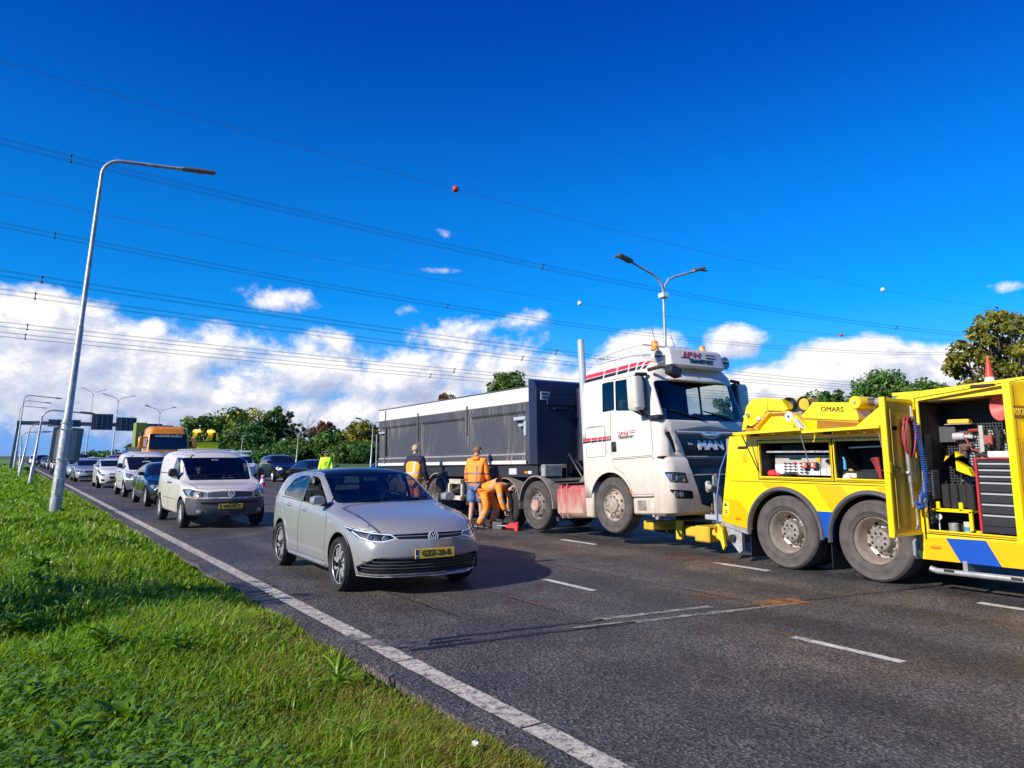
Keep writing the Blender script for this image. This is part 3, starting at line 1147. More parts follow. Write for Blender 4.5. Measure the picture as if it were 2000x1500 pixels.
def wheel(parent, loc, Rr, W, rr, style, side=-1, tm=None, rm=None, n=40, spin=0.0):
 """wheel > tyre, rim ...; outer face towards side * x"""
 w = link('wheel', None, parent, loc)
 w.empty_display_size = 0.1
 w.scale = (-side * 1.0, 1, 1)
 w.rotation_euler = (spin, 0, 0)
 tm = tm or rubber
 MB().lathe(tyre_profile(Rr, W, rr), n).build('tyre', tm, w, 40)
 h = W / 2
 o = -h * 0.72
 if style == 'blades':
  MB().lathe([(rr + 0.004, o), (rr - 0.012, o - 0.004), (rr - 0.02, o + 0.01), (rr - 0.03, h * 0.5), (0.03, h * 0.5)], n).build('rim', gloss_black, w, 40)
  MB().lathe([(rr + 0.005, o - 0.001), (rr - 0.006, o - 0.006), (rr - 0.012, o - 0.001)], n).build('rim_edge', alloy, w, 40)
  b = MB()
  for k in range(5):
   for s in (-1, 1):
    a0 = 2 * PI * k / 5 + s * 0.20
    a1 = 2 * PI * k / 5 + s * 0.36 + 0.22
    for q in range(5):
     pass
    rows = []
    for i in range(6):
     t = i / 5
     r_ = 0.05 + (rr - 0.07) * t
     a = a0 + (a1 - a0) * t ** 1.4
     wd = 0.009 + 0.008 * t
     p = Vector((0, math.cos(a) * r_, math.sin(a) * r_))
     tn = Vector((0, -math.sin(a), math.cos(a)))
     xo = o + 0.012 - 0.010 * math.sin(PI * t)
     rows.append([p - tn * wd + Vector((xo + 0.02, 0, 0)), p - tn * wd * 0.7 + Vector((xo, 0, 0)), p + tn * wd * 0.7 + Vector((xo, 0, 0)), p + tn * wd + Vector((xo + 0.02, 0, 0))])
    b.grid(rows)
  b.build('spokes', alloy, w, 50)
  MB().lathe([(0.062, o + 0.03), (0.058, o + 0.004), (0.03, o - 0.002), (0.0, o - 0.002)], 16).build('hub_cap', gloss_black, w, 40)
  MB().lathe([(0.15, h * 0.2), (0.15, h * 0.25), (0.05, h * 0.25)], 24).build('brake_disc', steel, w, 40)
 elif style == 'spokes':
  MB().lathe([(rr + 0.004, o), (rr - 0.014, o - 0.004), (rr - 0.022, o + 0.012), (rr - 0.03, h * 0.5), (0.03, h * 0.5)], n).m(1).lathe([(rr * 0.9, h * 0.48), (0.02, h * 0.47)], n).build('rim', [rm or alloy, cavity], w, 40)
  b = MB()
  for k in range(5):
   for s in (-0.15, 0.15):
    a = 2 * PI * k / 5
    p0 = Vector((o + 0.012, math.cos(a + s * 2.2) * 0.05, math.sin(a + s * 2.2) * 0.05))
    p1 = Vector((o + 0.006, math.cos(a + s) * (rr - 0.012), math.sin(a + s) * (rr - 0.012)))
    b.tube([p0, (p0 + p1) / 2 + Vector((-0.008, 0, 0)), p1], 0.017, 6)
  b.build('spokes', rm or alloy, w, 50)
  MB().lathe([(0.065, o + 0.03), (0.06, o), (0.0, o - 0.004)], 16).build('hub_cap', rm or alloy, w, 40)
 elif style == 'steel_convex':            # lorry steering wheel: bulged centre with a bolt circle
  MB().lathe([(rr + 0.006, o), (rr - 0.008, o - 0.012), (rr - 0.03, o + 0.03), (rr - 0.055, o + 0.045), (rr - 0.085, o - 0.006), (rr - 0.105, o - 0.018), (0.145, o - 0.022), (0.135, o - 0.05), (0.095, o - 0.065), (0.0, o - 0.065)], n).build('rim', rm or alloy_dull, w, 30)
  bolts(w, 10, rr - 0.11 - 0.02, o - 0.02, 0.016, 0.035)
  holes(w, 8, rr - 0.075, o - 0.004, 0.022)
  bolts(w, 8, 0.085, o - 0.062, 0.009, 0.01, 'bolts')
 else:                                     # lorry drive wheel: deep dish with a protruding hub
  d = o + W * 0.58
  MB().lathe([(rr + 0.006, o), (rr - 0.006, o - 0.012), (rr - 0.024, o + 0.012), (rr - 0.036, o + 0.06), (rr - 0.05, o + W * 0.3), (rr - 0.075, d - 0.02), (rr - 0.11, d), (0.14, d - 0.01)], n).build('rim', rm or alloy_dull, w, 30)
  MB().lathe([(0.16, d), (0.15, d - 0.10), (0.142, d - 0.13), (0.125, d - 0.145), (0.05, d - 0.145), (0.045, d - 0.135), (0.0, d - 0.135)], 24).build('hub', mat('hub_grey', (0.30, 0.26, 0.22), 0.6, 0.4, vary=0.3, vscale=20), w, 30)
  bolts(w, 10, 0.175, d - 0.012, 0.017, 0.04)
  holes(w, 8, 0.225, d - 0.022, 0.026)
  holes(w, 8, 0.095, d - 0.147, 0.017)
 return w


def bolts(w, n, r, x, br, L, name='wheel_nuts'):
 b = MB()
 for k in range(n):
  a = 2 * PI * k / n
  b.lathe([(br, x), (br, x - L * 0.6), (br * 0.7, x - L), (0, x - L)], 6, Matrix.Translation((0, math.cos(a) * r, math.sin(a) * r)))
 return tag(b.build(name, steel if name != 'bolts' else alloy_dull, w, 30), kind='stuff')


def holes(w, n, r, x, hr):
 b = MB()
 for k in range(n):
  a = 2 * PI * (k + 0.5) / n
  b.lathe([(hr, x - 0.006), (hr * 0.95, x - 0.004), (0, x - 0.004)], 10, Matrix.Translation((0, math.cos(a) * r, math.sin(a) * r)))
 return tag(b.build('hand_holes', cavity, w, 30), kind='stuff')


def curve(pts, ys):
 p = sorted(pts)
 return np.interp(ys, [a for a, _ in p], [b for _, b in p])


def car_surface(S, levels=2):
 """smooth closed body from the curves of a spec (front towards -y, origin on the ground under the front axle)"""
 ys = S['ys']
 C = {k: curve(S[k], ys) for k in ('zt', 'zr', 'wr', 'zl', 'wl', 'zm', 'wm', 'ws', 'zb', 'bow')}
 n = len(ys)
 V, F = [], []
 rings = []
 Wm = max(C['wm'])
 for i, y in enumerate(ys):
  zb, zt = C['zb'][i], C['zt'][i]
  half = [(0, zb), (C['ws'][i] * 0.72, zb), (C['ws'][i], zb + 0.03), (C['ws'][i] * 0.4 + C['wm'][i] * 0.6, zb + (C['zm'][i] - zb) * 0.34), (C['wm'][i], C['zm'][i]),
    (C['wl'][i], C['zl'][i]), (C['wr'][i], C['zr'][i]), (C['wr'][i] * 0.62, zt - (zt - C['zr'][i]) * 0.22), (0, zt)]
  ring = half + [(-x, z) for x, z in half[-2:0:-1]]
  row = []
  for x, z in ring:
   row.append(len(V))
   V.append((x, y + C['bow'][i] * abs(x / Wm) ** 2.3, z))
  rings.append(row)
 m = len(rings[0])
 for i in range(n - 1):
  for k in range(m):
   k2 = (k + 1) % m
   F.append((rings[i][k], rings[i][k2], rings[i + 1][k2], rings[i + 1][k]))
 for e, out, zc in ((0, -1, S.get('zf', 0.5)), (n - 1, 1, S.get('zk', 0.6))):
  r, W, y = rings[e], C['wm'][e], ys[e] + out * S.get('nose', 0.02) * (1 if e == 0 else 0.6)
  c = []
  for x in (0, 0.5 * W, 0.86 * W, -0.5 * W, -0.86 * W):
   c.append(len(V))
   V.append((x, y + C['bow'][e] * abs(x / Wm) ** 2.3, zc))
  qs = []
  for s in (0, 1):
   R_ = (lambda k: r[k]) if s == 0 else (lambda k: r[(m - k) % m])
   c0, c1, c2 = c[0], c[1 + 2 * s], c[2 + 2 * s]
   g = [(R_(0), R_(1), c1, c0), (R_(1), R_(2), c2, c1), (R_(2), R_(3), R_(4), c2), (R_(4), R_(5), R_(6), c2), (R_(6), R_(7), c1, c2), (R_(7), R_(8), c0, c1)]
   qs += g
  F += qs
 cre = {}
 for i in range(n - 1):
  for k, c_ in ((5, 0.5), (11, 0.5), (6, 0.3), (10, 0.3), (2, 0.4), (14, 0.4)):
   cre[tuple(sorted((rings[i][k], rings[i + 1][k])))] = c_
 bm = smoothed(V, F, levels, cre)
 bmesh.ops.recalc_face_normals(bm, faces=bm.faces)
 return bm


def offset(poly, d):
 """move every edge of a polygon inwards by d"""
 n = len(poly)
 A = sum(poly[i - 1][0] * poly[i][1] - poly[i][0] * poly[i - 1][1] for i in range(n))
 sg = 1 if A > 0 else -1
 out = []
 for i in range(n):
  p, a, b = Vector(poly[i]), Vector(poly[i - 1]), Vector(poly[(i + 1) % n])
  e0, e1 = (p - a).normalized(), (b - p).normalized()
  n0, n1 = Vector((-e0.y, e0.x)) * sg, Vector((-e1.y, e1.x)) * sg
  k = n0 + n1
  k = k / max(0.3, k.dot(n0)) if k.length > 1e-6 else n0
  out.append(tuple(p + k * d))
 return out


def left_side(c, n):
 return c.x < -0.35 and n.x < -0.15


def right_side(c, n):
 return c.x > 0.35 and n.x > 0.15


def plate(root, bm_hit, z, code, w=0.52, h=0.11, y_off=-0.012, size=0.085, x=0.0, tilt=0.0, blue=True):
 p, nrm = bm_hit(x, z)
 M = frame((x, p.y + y_off, z), (1, 0, 0), (0, math.sin(tilt), math.cos(tilt)))
 b = MB().box(-w / 2, w / 2, -h / 2, h / 2, -0.006, 0.004, 0.003, M)
 o = b.build('number_plate', plate_y, root)
 if blue:
  MB().box(-w / 2 + 0.003, -w / 2 + 0.042, -h / 2 + 0.004, h / 2 - 0.004, 0.004, 0.0055, 0, M).build('euro_band', plate_b, o)
  text('NL', 0.028, white, o, M @ Matrix.Translation((-w / 2 + 0.023, -h * 0.22, 0.0065)), 'lettering', 0.0008)
 text(code, size, black, o, M @ Matrix.Translation((0.018, 0.0, 0.006)), 'lettering', 0.0012, bold=0.0022, width=w * 0.74)
 return o


def roundel(root, p, r, tilt=0.0):
 """round maker's emblem: ring, V over W"""
 M = frame(p, (1, 0, 0), (0, math.sin(tilt), math.cos(tilt)))
 b = MB().lathe([(r, -0.004), (r, -0.010), (0, -0.010)], 28, M @ Matrix.Rotation(R(90), 4, 'Y') @ Matrix.Scale(1, 4))
 o = MB().lathe([(r, 0.0), (r, 0.008), (0.0, 0.010)], 28, M @ Matrix.Rotation(R(-90), 4, 'Y')).build('badge', mat('badge_black', (0.006, 0.007, 0.012), 0.6), root, 40)
 l = MB()
 l.lathe([(r * 1.0, 0.006), (r * 0.99, 0.016), (r * 0.86, 0.016), (r * 0.85, 0.006)], 28, M @ Matrix.Rotation(R(-90), 4, 'Y'))

 def bar(x0, y0, x1, y1):
  d = Vector((x1 - x0, y1 - y0))
  nn = Vector((-d.y, d.x)).normalized() * r * 0.062
  l.prism([(x0 * r + nn.x, y0 * r + nn.y), (x1 * r + nn.x, y1 * r + nn.y), (x1 * r - nn.x, y1 * r - nn.y), (x0 * r - nn.x, y0 * r - nn.y)], 0.010, 0.016, 'z', M)
 d = Vector((0, 0))
 for s in (-1, 1):
  l_ = r
  bar(s * 0.36, 0.80, 0.0, 0.10)                       # V
  bar(s * 0.66, 0.56, s * 0.30, -0.78)                 # W
  bar(s * 0.30, -0.78, 0.0, -0.02)
 l.build('emblem', mat('emblem_silver', (0.85, 0.84, 0.82), 0.35, 0.1), o, 40)
 return o


def car(name, label, cat, S, loc, rz=0.0, group=None, detail=2):
 """assemble one car from its spec"""
 root = empty(name, label, cat, loc, rz, group)
 paint_ = S['paint']
 bm = car_surface(S, 2 if detail else 2)
 bvh = BVHTree.FromBMesh(bm)

 def side_hit(y, z, s=-1):
  h = bvh.ray_cast(Vector((s * 3, y, z)), Vector((-s, 0, 0)))
  return (h[0], h[1]) if h[0] else (Vector((s * S['W'], y, z)), Vector((s, 0, 0)))

 def front_hit(x, z):
  h = bvh.ray_cast(Vector((x, -3, z)), Vector((0, 1, 0)))
  return (h[0], h[1]) if h[0] else (Vector((x, S['ys'][0], z)), Vector((0, -1, 0)))
 gm = autoglass if detail > 1 else darkglass
 WIN = []
 # windows
 for s, test in ((-1, left_side), (1, right_side)):
  for i, (poly, owner) in enumerate(S['windows']):
   open_ = S.get('open_window') == i and s == -1
   f = score(bm, poly, 'x', test)
   if open_:
    bmesh.ops.delete(bm, geom=[q for q in f if q.is_valid], context='FACES')
    continue
   wo = lift(bm, f, 'window', gm, root, 0.006, seam)
   if wo:
    WIN.append((wo, owner, s))
 wsy = S['ws_y']
 f = score(bm, S['windscreen'], 'y', lambda c, n: n.y < -0.12 and wsy[0] < c.y < wsy[1])
 lift(bm, f, 'windscreen', gm, root, 0.005, seam)
 if 'rear_window' in S:
  f = score(bm, S['rear_window'], 'y', lambda c, n: n.y > 0.2)
  lift(bm, f, 'rear_window', gm, root, 0.005, seam)
 if 'roof_poly' in S:
  f = score(bm, S['roof_poly'], 'z', lambda c, n: n.z > 0.5 and c.z > S['roof_z'])
  lift(bm, f, 'roof_panel', S['roof_mat'], root, 0.001, seam)
 # bumper mouldings and lamps cut out of the front
 for item in S.get('front', []):
  nm, poly, m_, inset = item[:4]
  for s in ((1, -1) if item[4] else (1,)):
   pl = [(x * s, z) for x, z in poly]
   f = score(bm, pl, 'y', lambda c, n: n.y < -0.05 and c.y < item[5])
   lift(bm, f, nm, m_, root, inset, seam)
 if 'headlight' in S:
  H = S['headlight']
  for s in (1, -1):
   pl = [(x * s, z) for x, z in H]
   f = score(bm, pl, 'y', lambda c, n: n.y < -0.03 and c.y < S.get('hl_y', 0.2))
   if detail:
    hl = lift(bm, f, 'headlight', S.get('lamp_back', lamp_chrome), root, 0.045, seam, keep=True)
    lens = lift(bm, f, 'lens', lampglass, hl, 0.001, None)
    for x, z, r_, m_ in S.get('lamps', []):
     p, nn = front_hit(x * s, z)
     Mq = frame(p - nn * 0.035, (1, 0, 0), (0, 0, 1))
     MB().lathe([(r_ * 1.15, -0.01), (r_ * 1.15, 0.018), (r_, 0.02), (r_ * 0.9, 0.004)], 18, Mq @ Matrix.Rotation(R(-90), 4, 'Y')).build('lamp_ring', S.get('ring_mat', lamp_chrome), hl, 40)
     MB().lathe([(r_ * 0.9, 0.004), (r_ * 0.6, 0.018), (0.0, 0.024)], 18, Mq @ Matrix.Rotation(R(-90), 4, 'Y')).build('projector', m_, hl, 60)
    for path, r_, m_ in S.get('strips', []):
     pts = []
     for x, z in path:
      p, nn = front_hit(x * s, z)
      pts.append(p - nn * 0.008)
     MB().tube(pts, r_, 6).build('light_strip', m_, hl, 50)
   else:
    lift(bm, f, 'headlight', S.get('lamp_back', lamp_chrome), root, 0.0, None)
 # wheel arches
 for ya in (0, S['wb']):
  for s, test in ((-1, lambda c, n: c.x < -0.4 and c.z < 0.95), (1, lambda c, n: c.x > 0.4 and c.z < 0.95)):
   ra = S['arch']
   poly = [(ya + ra * math.cos(a), S['wr0'] + 0.015 + ra * math.sin(a)) for a in np.linspace(-0.45, PI + 0.45, 26)]
   poly += [(ya - ra * 0.85, 0.0), (ya + ra * 0.85, 0.0)]
   f = score(bm, poly, 'x', lambda c, n: test(c, n) and n.z > -0.9)
   bmesh.ops.delete(bm, geom=[q for q in f if q.is_valid], context='FACES')
   if S.get('arch_trim') and s == -1:
    pts = []
    for a in np.linspace(-0.25, PI + 0.25, 22):
     p, nn = side_hit(ya + (ra + 0.012) * math.cos(a), S['wr0'] + 0.015 + (ra + 0.012) * math.sin(a), s)
     pts.append(p + Vector((s * 0.0, 0, 0)))
    MB().tube(pts, 0.02, 6).build('arch_trim', S['arch_trim'], root, 50)
 for ya in (0, S['wb']):
  for s in (-1, 1):
   ra = S['arch'] + 0.03
   x0, x1 = s * (S['W'] - 0.03), s * (S['W'] - 0.34)
   ring = [(ya + ra * math.cos(a), S['wr0'] + 0.015 + ra * math.sin(a)) for a in np.linspace(-0.35, PI + 0.35, 18)]
   lb = MB().grid([[Vector((x0, y, z)) for y, z in ring], [Vector((x1, y, z)) for y, z in ring]])
   lb.add([Vector((x1, y, z)) for y, z in ring], [tuple(range(len(ring)))])
   lb.build('wheel_housing', cavity, root, 40)
 # doors with a real gap round them
 doors = []
 for i, D in enumerate(S.get('doors', [])):
  poly, gap = D, S.get('gap', 0.007)
  for s, test in ((-1, left_side), (1, right_side)):
   if s == 1:
    continue
   f = score(bm, poly, 'x', lambda c, n: c.x < -0.3 and n.x < -0.05)
   g = score(bm, offset(poly, gap), 'x', lambda c, n: c.x < -0.3 and n.x < -0.05)
   gs = set(q for q in g if q.is_valid)
   ringf = [q for q in score(bm, poly, 'x', lambda c, n: c.x < -0.3 and n.x < -0.05) if q.is_valid and q not in gs]
   d = lift(bm, [q for q in gs], 'door', paint_, root, 0.0, seam, 35)
   if d:
    lift(bm, ringf, 'door_seal', seam, d, 0.014, seam)
    doors.append(d)
 for wo, owner, s in WIN:
  if s == -1 and owner is not None and owner < len(doors):
   wo.parent = doors[owner]
 for i, (y, z, di) in enumerate(S.get('handles', [])):
  p, nn = side_hit(y, z)
  b = MB()
  rows = []
  for k in range(9):
   t = k / 8
   yy = y - 0.09 + 0.18 * t
   q, _ = side_hit(yy, z)
   o_ = 0.028 * math.sin(PI * t) ** 0.6
   rows.append(Vector((q.x - o_, yy, z + 0.004)))
  b.tube(rows, [0.010] + [0.014] * 7 + [0.010], 6)
  b.build('handle', S.get('handle_mat', paint_), doors[di] if di < len(doors) else root, 60)
  b = MB()
  b.lathe([(0.036, 0), (0.0, -0.001)], 14, Matrix.Translation((p.x - 0.001, y, z)) @ Matrix.Diagonal((1, 1.6, 0.75, 1)))
  b.build('handle_recess', seam if not detail else S.get('handle_recess', paint_), doors[di] if di < len(doors) else root, 60)
 # mirrors
 for s in (-1, 1):
  y, z, w_, h_, L_ = S['mirror']
  p, nn = side_hit(y, z - 0.04, s)
  c = Vector((s * (abs(p.x) + 0.05 + w_ * 0.5), y + 0.02, z + h_ * 0.25))
  cage, fc = [], []
  for iy in (-0.5, -0.15, 0.35):
   k = {-0.5: 0.72, -0.15: 1.0, 0.35: 1.0}[iy]
   for x, zz in ((-0.5, -0.42), (0, -0.5), (0.5, -0.40), (0.52, 0), (0.42, 0.42), (0, 0.5), (-0.45, 0.40), (-0.5, 0)):
    cage.append(c + Vector((s * x * w_ * k, iy * L_, zz * h_ * k)))
  for i in range(2):
   for k in range(8):
    fc.append((i * 8 + k, i * 8 + (k + 1) % 8, (i + 1) * 8 + (k + 1) % 8, (i + 1) * 8 + k))
  fc += [tuple(range(8)), tuple(range(16, 24))]
  b2 = smoothed(cage, fc, 2)
  bmesh.ops.recalc_face_normals(b2, faces=b2.faces)
  mo = rest(b2, 'wing_mirror', S.get('mirror_mat', paint_), root, 60)
  MB().tube([p + Vector((-s * 0.03, 0, 0)), c + Vector((-s * w_ * 0.2, 0, -h_ * 0.35))], 0.022, 6).build('mirror_arm', plastic, mo, 50)
  if detail:
   MB().box(c.x - w_ * 0.42, c.x + w_ * 0.42, c.y + 0.36 * L_, c.y + 0.365 * L_, c.z - h_ * 0.32, c.z + h_ * 0.32, 0.001).build('mirror_glass', chrome, mo)
 S['_extras'](root, side_hit, front_hit, doors, bm) if '_extras' in S else None
 if detail < 2:
  body = rest(bm, 'body', paint_, root, 40)
 else:
  body = rest(bm, 'body', paint_, root, 40)
  md = body.modifiers.new('shell', 'SOLIDIFY')
  md.thickness = 0.018
  md.offset = -1
  body.data.materials.append(cavity)
  md.material_offset = 1
  md.material_offset_rim = 1
 for ya in (0, S['wb']):
  for s in (-1, 1):
   wheel(root, (s * (S['W'] - 0.012 - S['tw'] / 2), ya, S['wr0']), S['wr0'], S['tw'], S['rim'], S.get('style', 'spokes'), s, rm=S.get('rim_mat'), spin=random.uniform(0, 1), n=40 if detail else 24)
 if 'plate' in S:
  z, code, size = S['plate']
  plate(root, front_hit, z, code, size=size, tilt=S.get('plate_tilt', 0.0), y_off=S.get('plate_off', -0.014))
 if 'badge' in S:
  x, z, r_ = S['badge']
  p, nn = front_hit(x, z)
  roundel(root, p + Vector((0, -0.004, 0)), r_, S.get('badge_tilt', 0.1))
 return root


def cabin(root, W, y0, y1, zf, seat_h, wheel_x=None, dash_y=0.55, dash_z=0.92, van=False):
 """seats, dashboard and steering wheel behind the windscreen"""
 MB().box(-W + 0.1, W - 0.1, dash_y - 0.35, dash_y + 0.30, 0.5, dash_z, 0.06).build('dashboard', plastic, root, 40)
 for x in (-0.37, 0.37):
  b = MB()
  b.box(x - 0.24, x + 0.24, y0, y0 + 0.5, zf, zf + 0.16, 0.05)
  b.box(x - 0.24, x + 0.24, -0.06, 0.08, 0, 0.62, 0.05, Matrix.Translation((0, y0 + 0.5, zf + 0.12)) @ Matrix.Rotation(R(-14), 4, 'X'))
  b.box(x - 0.13, x + 0.13, -0.05, 0.05, 0, 0.18, 0.04, Matrix.Translation((0, y0 + 0.67, zf + 0.76)) @ Matrix.Rotation(R(-10), 4, 'X'))
  b.build('seat', seat_m, root, 40)
 if not van:
  MB().box(-0.6, 0.6, y1, y1 + 0.15, zf, zf + 0.75, 0.05).build('rear_seat', seat_m, root, 40)
 if wheel_x is not None:
  M = Matrix.Translation((wheel_x, y0 - 0.12, dash_z + 0.0)) @ Matrix.Rotation(R(-25), 4, 'X')
  ring = [M @ Vector((0.185 * math.cos(a), 0, 0.185 * math.sin(a))) for a in np.linspace(0, 2 * PI, 25)]
  b = MB().tube(ring, 0.014, 8)
  b.tube([M @ Vector((-0.17, 0, 0)), M @ Vector((0.17, 0, 0))], 0.016, 6).tube([M @ Vector((0, 0, 0)), M @ Vector((0, 0, -0.17))], 0.016, 6).ball(M @ Vector((0, 0, 0)), 0.06, 10, (1, 0.5, 1))
  b.build('steering_wheel', plastic, root, 50)


# ================================================================== CARS
def spec(paint_, W, wb, fo, ro, H, lip, cowl, header, peak, rhead, rbase, tail, roofw, belt0, belt1, zb=0.2, wr0=0.315, tw=0.21, rim=0.22, arch=0.36, bow=0.30, mid=0.6, hoodw=0.72, bowr=0.2, **kw):
 """curves of a car from its main side-view points (y, z); front axle at y = 0"""
 yf, yr = -fo, wb + ro
 ym = [yf, yf + 0.08, yf + 0.3, yf + 0.62, 0.1, cowl[0], (cowl[0] * 0.55 + header[0] * 0.45), header[0] - 0.06, header[0] + 0.17, peak, (peak + rhead[0]) / 2, rhead[0] - 0.15, rhead[0] + 0.04,
          (rhead[0] * 0.5 + rbase[0] * 0.5) + 0.02, rbase[0], (rbase[0] + yr) / 2, yr - 0.06, yr]
 ys = []
 for y in sorted(ym):
  if not ys or y - ys[-1] > 0.035:
   ys.append(y)
 lz = lip
 S = dict(paint=paint_, W=W, wb=wb, ys=np.array(ys), wr0=wr0, tw=tw, rim=rim, arch=arch, zf=lip * 0.66, zk=tail[1] * 0.62)
 hz = lambda t: lz + (cowl[1] - lz) * t
 S['zt'] = [(yf, lz - 0.08), (yf + 0.08, lz), (yf + 0.3, hz(0.42)), (yf + 0.62, hz(0.62)), (0.1, hz(0.80)), cowl, (header[0] - 0.06, header[1] - 0.03), (header[0] + 0.17, (header[1] + H) / 2 + 0.005), (peak, H),
               (rhead[0] - 0.15, rhead[1] + 0.025), (rhead[0] + 0.04, rhead[1] - 0.02), rbase, tail, (yr, tail[1] - 0.10)]
 S['zr'] = [(yf, lz - 0.12), (yf + 0.08, lz - 0.03), (yf + 0.3, hz(0.36)), (yf + 0.62, hz(0.55)), (0.1, hz(0.72)), (cowl[0], cowl[1] - 0.04), (header[0] - 0.06, header[1] - 0.09), (header[0] + 0.17, header[1] - 0.045), (peak, H - 0.07),
               (rhead[0] - 0.15, rhead[1] - 0.06), (rhead[0] + 0.04, rhead[1] - 0.11), (rbase[0], rbase[1] - 0.03), (tail[0], tail[1] - 0.04), (yr, tail[1] - 0.15)]
 S['wr'] = [(yf, W * 0.66), (yf + 0.3, W * 0.76), (yf + 0.62, W * hoodw * 1.1), (cowl[0], W * 0.825), (header[0] - 0.06, roofw + 0.035), (header[0] + 0.17, roofw), (rhead[0], roofw - 0.02), (rbase[0], roofw + 0.06), (yr, W * 0.72)]
 S['wl'] = [(yf, W * 0.76), (yf + 0.3, W * 0.90), (yf + 0.62, W * 0.95), (0.1, W * 0.968), (wb, W * 0.955), (yr - 0.25, W * 0.93), (yr, W * 0.80)]
 S['zl'] = [(yf, lz - 0.17), (yf + 0.3, lz - 0.02), (yf + 0.62, hz(0.36)), (0.1, hz(0.55)), (cowl[0], belt0), (rbase[0] - 0.1, belt1), (yr - 0.1, min(belt1, tail[1] - 0.05)), (yr, tail[1] - 0.20)]
 S['wm'] = [(yf, W * 0.82), (yf + 0.3, W * 0.955), (yf + 0.62, W * 0.99), (0, W), (wb, W), (yr - 0.25, W * 0.96), (yr, W * 0.85)]
 S['zm'] = [(yf, lz * 0.70), (0, mid), (wb, mid + 0.02), (yr, tail[1] * 0.62)]
 S['ws'] = [(yf, W * 0.70), (yf + 0.3, W * 0.88), (0, W * 0.955), (wb, W * 0.955), (yr, W * 0.80)]
 S['zb'] = [(yf, zb + 0.02), (yf + 0.3, zb), (0.2, zb - 0.01), (wb, zb), (yr, zb + 0.08)]
 S['bow'] = [(yf, bow), (yf + 0.3, bow * 0.62), (yf + 0.62, bow * 0.2), (0.1, 0), (rbase[0] - 0.2, 0), (rbase[0], bowr * -0.5), (yr, -bowr)]
 S['ws_y'] = (cowl[0] - 0.25, header[0] + 0.3)
 c0, h0 = W * 0.80, roofw
 S['windscreen'] = rounded([(-c0 + 0.035, cowl[1] + 0.015), (-h0 + 0.015, header[1] - 0.045), (h0 - 0.015, header[1] - 0.045), (c0 - 0.035, cowl[1] + 0.015)], 0.05)
 S['roof_z'] = H - 0.2
 S.update(kw)
 return S


def paint(name, color, rough=0.28, metal=0.0, coat=1.0, dirty=0.25):
 return mat(name, color, rough, metal, coat, dirt=((0.16, 0.13, 0.10), dirty, 0.15, 0.75, 5))


# ------------------------------------------------------------------ the grey hatchback
moon = paint('moonstone_grey', (0.275, 0.27, 0.265), 0.32, 0.0, 1.0, 0.10)
G = spec(moon, 0.90, 2.56, 0.86, 0.76, 1.462, 0.735, (0.46, 1.0), (1.30, 1.425), 1.80, (2.92, 1.405), (3.17, 1.03), (3.26, 0.88), 0.725, 0.925, 0.985, zb=0.19, wr0=0.318, tw=0.215, rim=0.235, arch=0.365, bow=0.34, mid=0.62)
G['windscreen'] = rounded([(-0.725, 1.015), (-0.645, 1.375), (0.645, 1.375), (0.725, 1.015)], 0.05)
G['windows'] = [(rounded([(0.64, 0.985), (1.20, 1.285), (1.34, 1.33), (1.585, 1.345), (1.585, 1.0)], 0.03), 0), (rounded([(1.67, 1.005), (1.67, 1.347), (2.14, 1.335), (2.40, 1.27), (2.63, 1.09), (2.54, 1.035)], 0.03), 1)]
G['doors'] = [rounded([(0.50, 0.29), (0.46, 0.72), (0.52, 0.965), (1.12, 1.345), (1.26, 1.388), (1.625, 1.408), (1.625, 0.29)], 0.03, 3), rounded([(1.63, 0.29), (1.63, 1.408), (2.18, 1.395), (2.46, 1.325), (2.68, 1.09), (2.58, 0.95), (2.27, 0.70), (2.12, 0.45), (2.05, 0.29)], 0.03, 3)]
G['handles'] = [(1.44, 0.885, 0), (2.18, 0.915, 1)]
G['handle_recess'] = moon
G['mirror'] = (0.60, 1.02, 0.20, 0.135, 0.16)
G['roof_poly'] = rounded([(-0.615, 1.20), (0.615, 1.20), (0.60, 2.85), (-0.60, 2.85)], 0.04)
G['roof_z'] = 1.30
G['roof_mat'] = mat('roof_black', (0.008, 0.009, 0.016), 0.22, spec=0.25)
G['rear_window'] = rounded([(-0.58, 1.06), (-0.52, 1.30), (0.52, 1.30), (0.58, 1.06)], 0.05)
G['open_window'] = 0
G['headlight'] = rounded([(-0.425, 0.665), (-0.485, 0.712), (-0.66, 0.728), (-0.78, 0.752), (-0.875, 0.786), (-0.845, 0.735), (-0.80, 0.66), (-0.71, 0.622), (-0.60, 0.618), (-0.52, 0.636)], 0.02)
G['lamp_back'] = mat('lamp_dark', (0.018, 0.018, 0.02), 0.35, 0.3)
G['lamps'] = [(-0.70, 0.682, 0.040, lamp_chrome), (-0.56, 0.675, 0.034, lamp_chrome)]
G['strips'] = [([(-0.865, 0.778), (-0.78, 0.746), (-0.66, 0.722), (-0.49, 0.706), (-0.44, 0.668), (-0.53, 0.642), (-0.60, 0.628), (-0.70, 0.632), (-0.785, 0.668), (-0.83, 0.728)], 0.0085, drl)]
G['front'] = [
 ('grille', rounded([(-0.46, 0.705), (-0.42, 0.655), (0, 0.643), (0.42, 0.655), (0.46, 0.705), (0, 0.712)], 0.01), mat('badge_black', (0.006, 0.007, 0.012), 0.6), 0.018, False, -0.2),
 ('lower_intake', rounded([(-0.69, 0.445), (-0.81, 0.33), (-0.77, 0.258), (0.77, 0.258), (0.81, 0.33), (0.69, 0.445), (0.5, 0.43), (0, 0.42), (-0.5, 0.43)], 0.03), mat('intake_black', (0.008, 0.008, 0.009), 0.6), 0.05, False, 0.1)]
G['plate'] = (0.485, 'GZZ-20-B', 0.088)
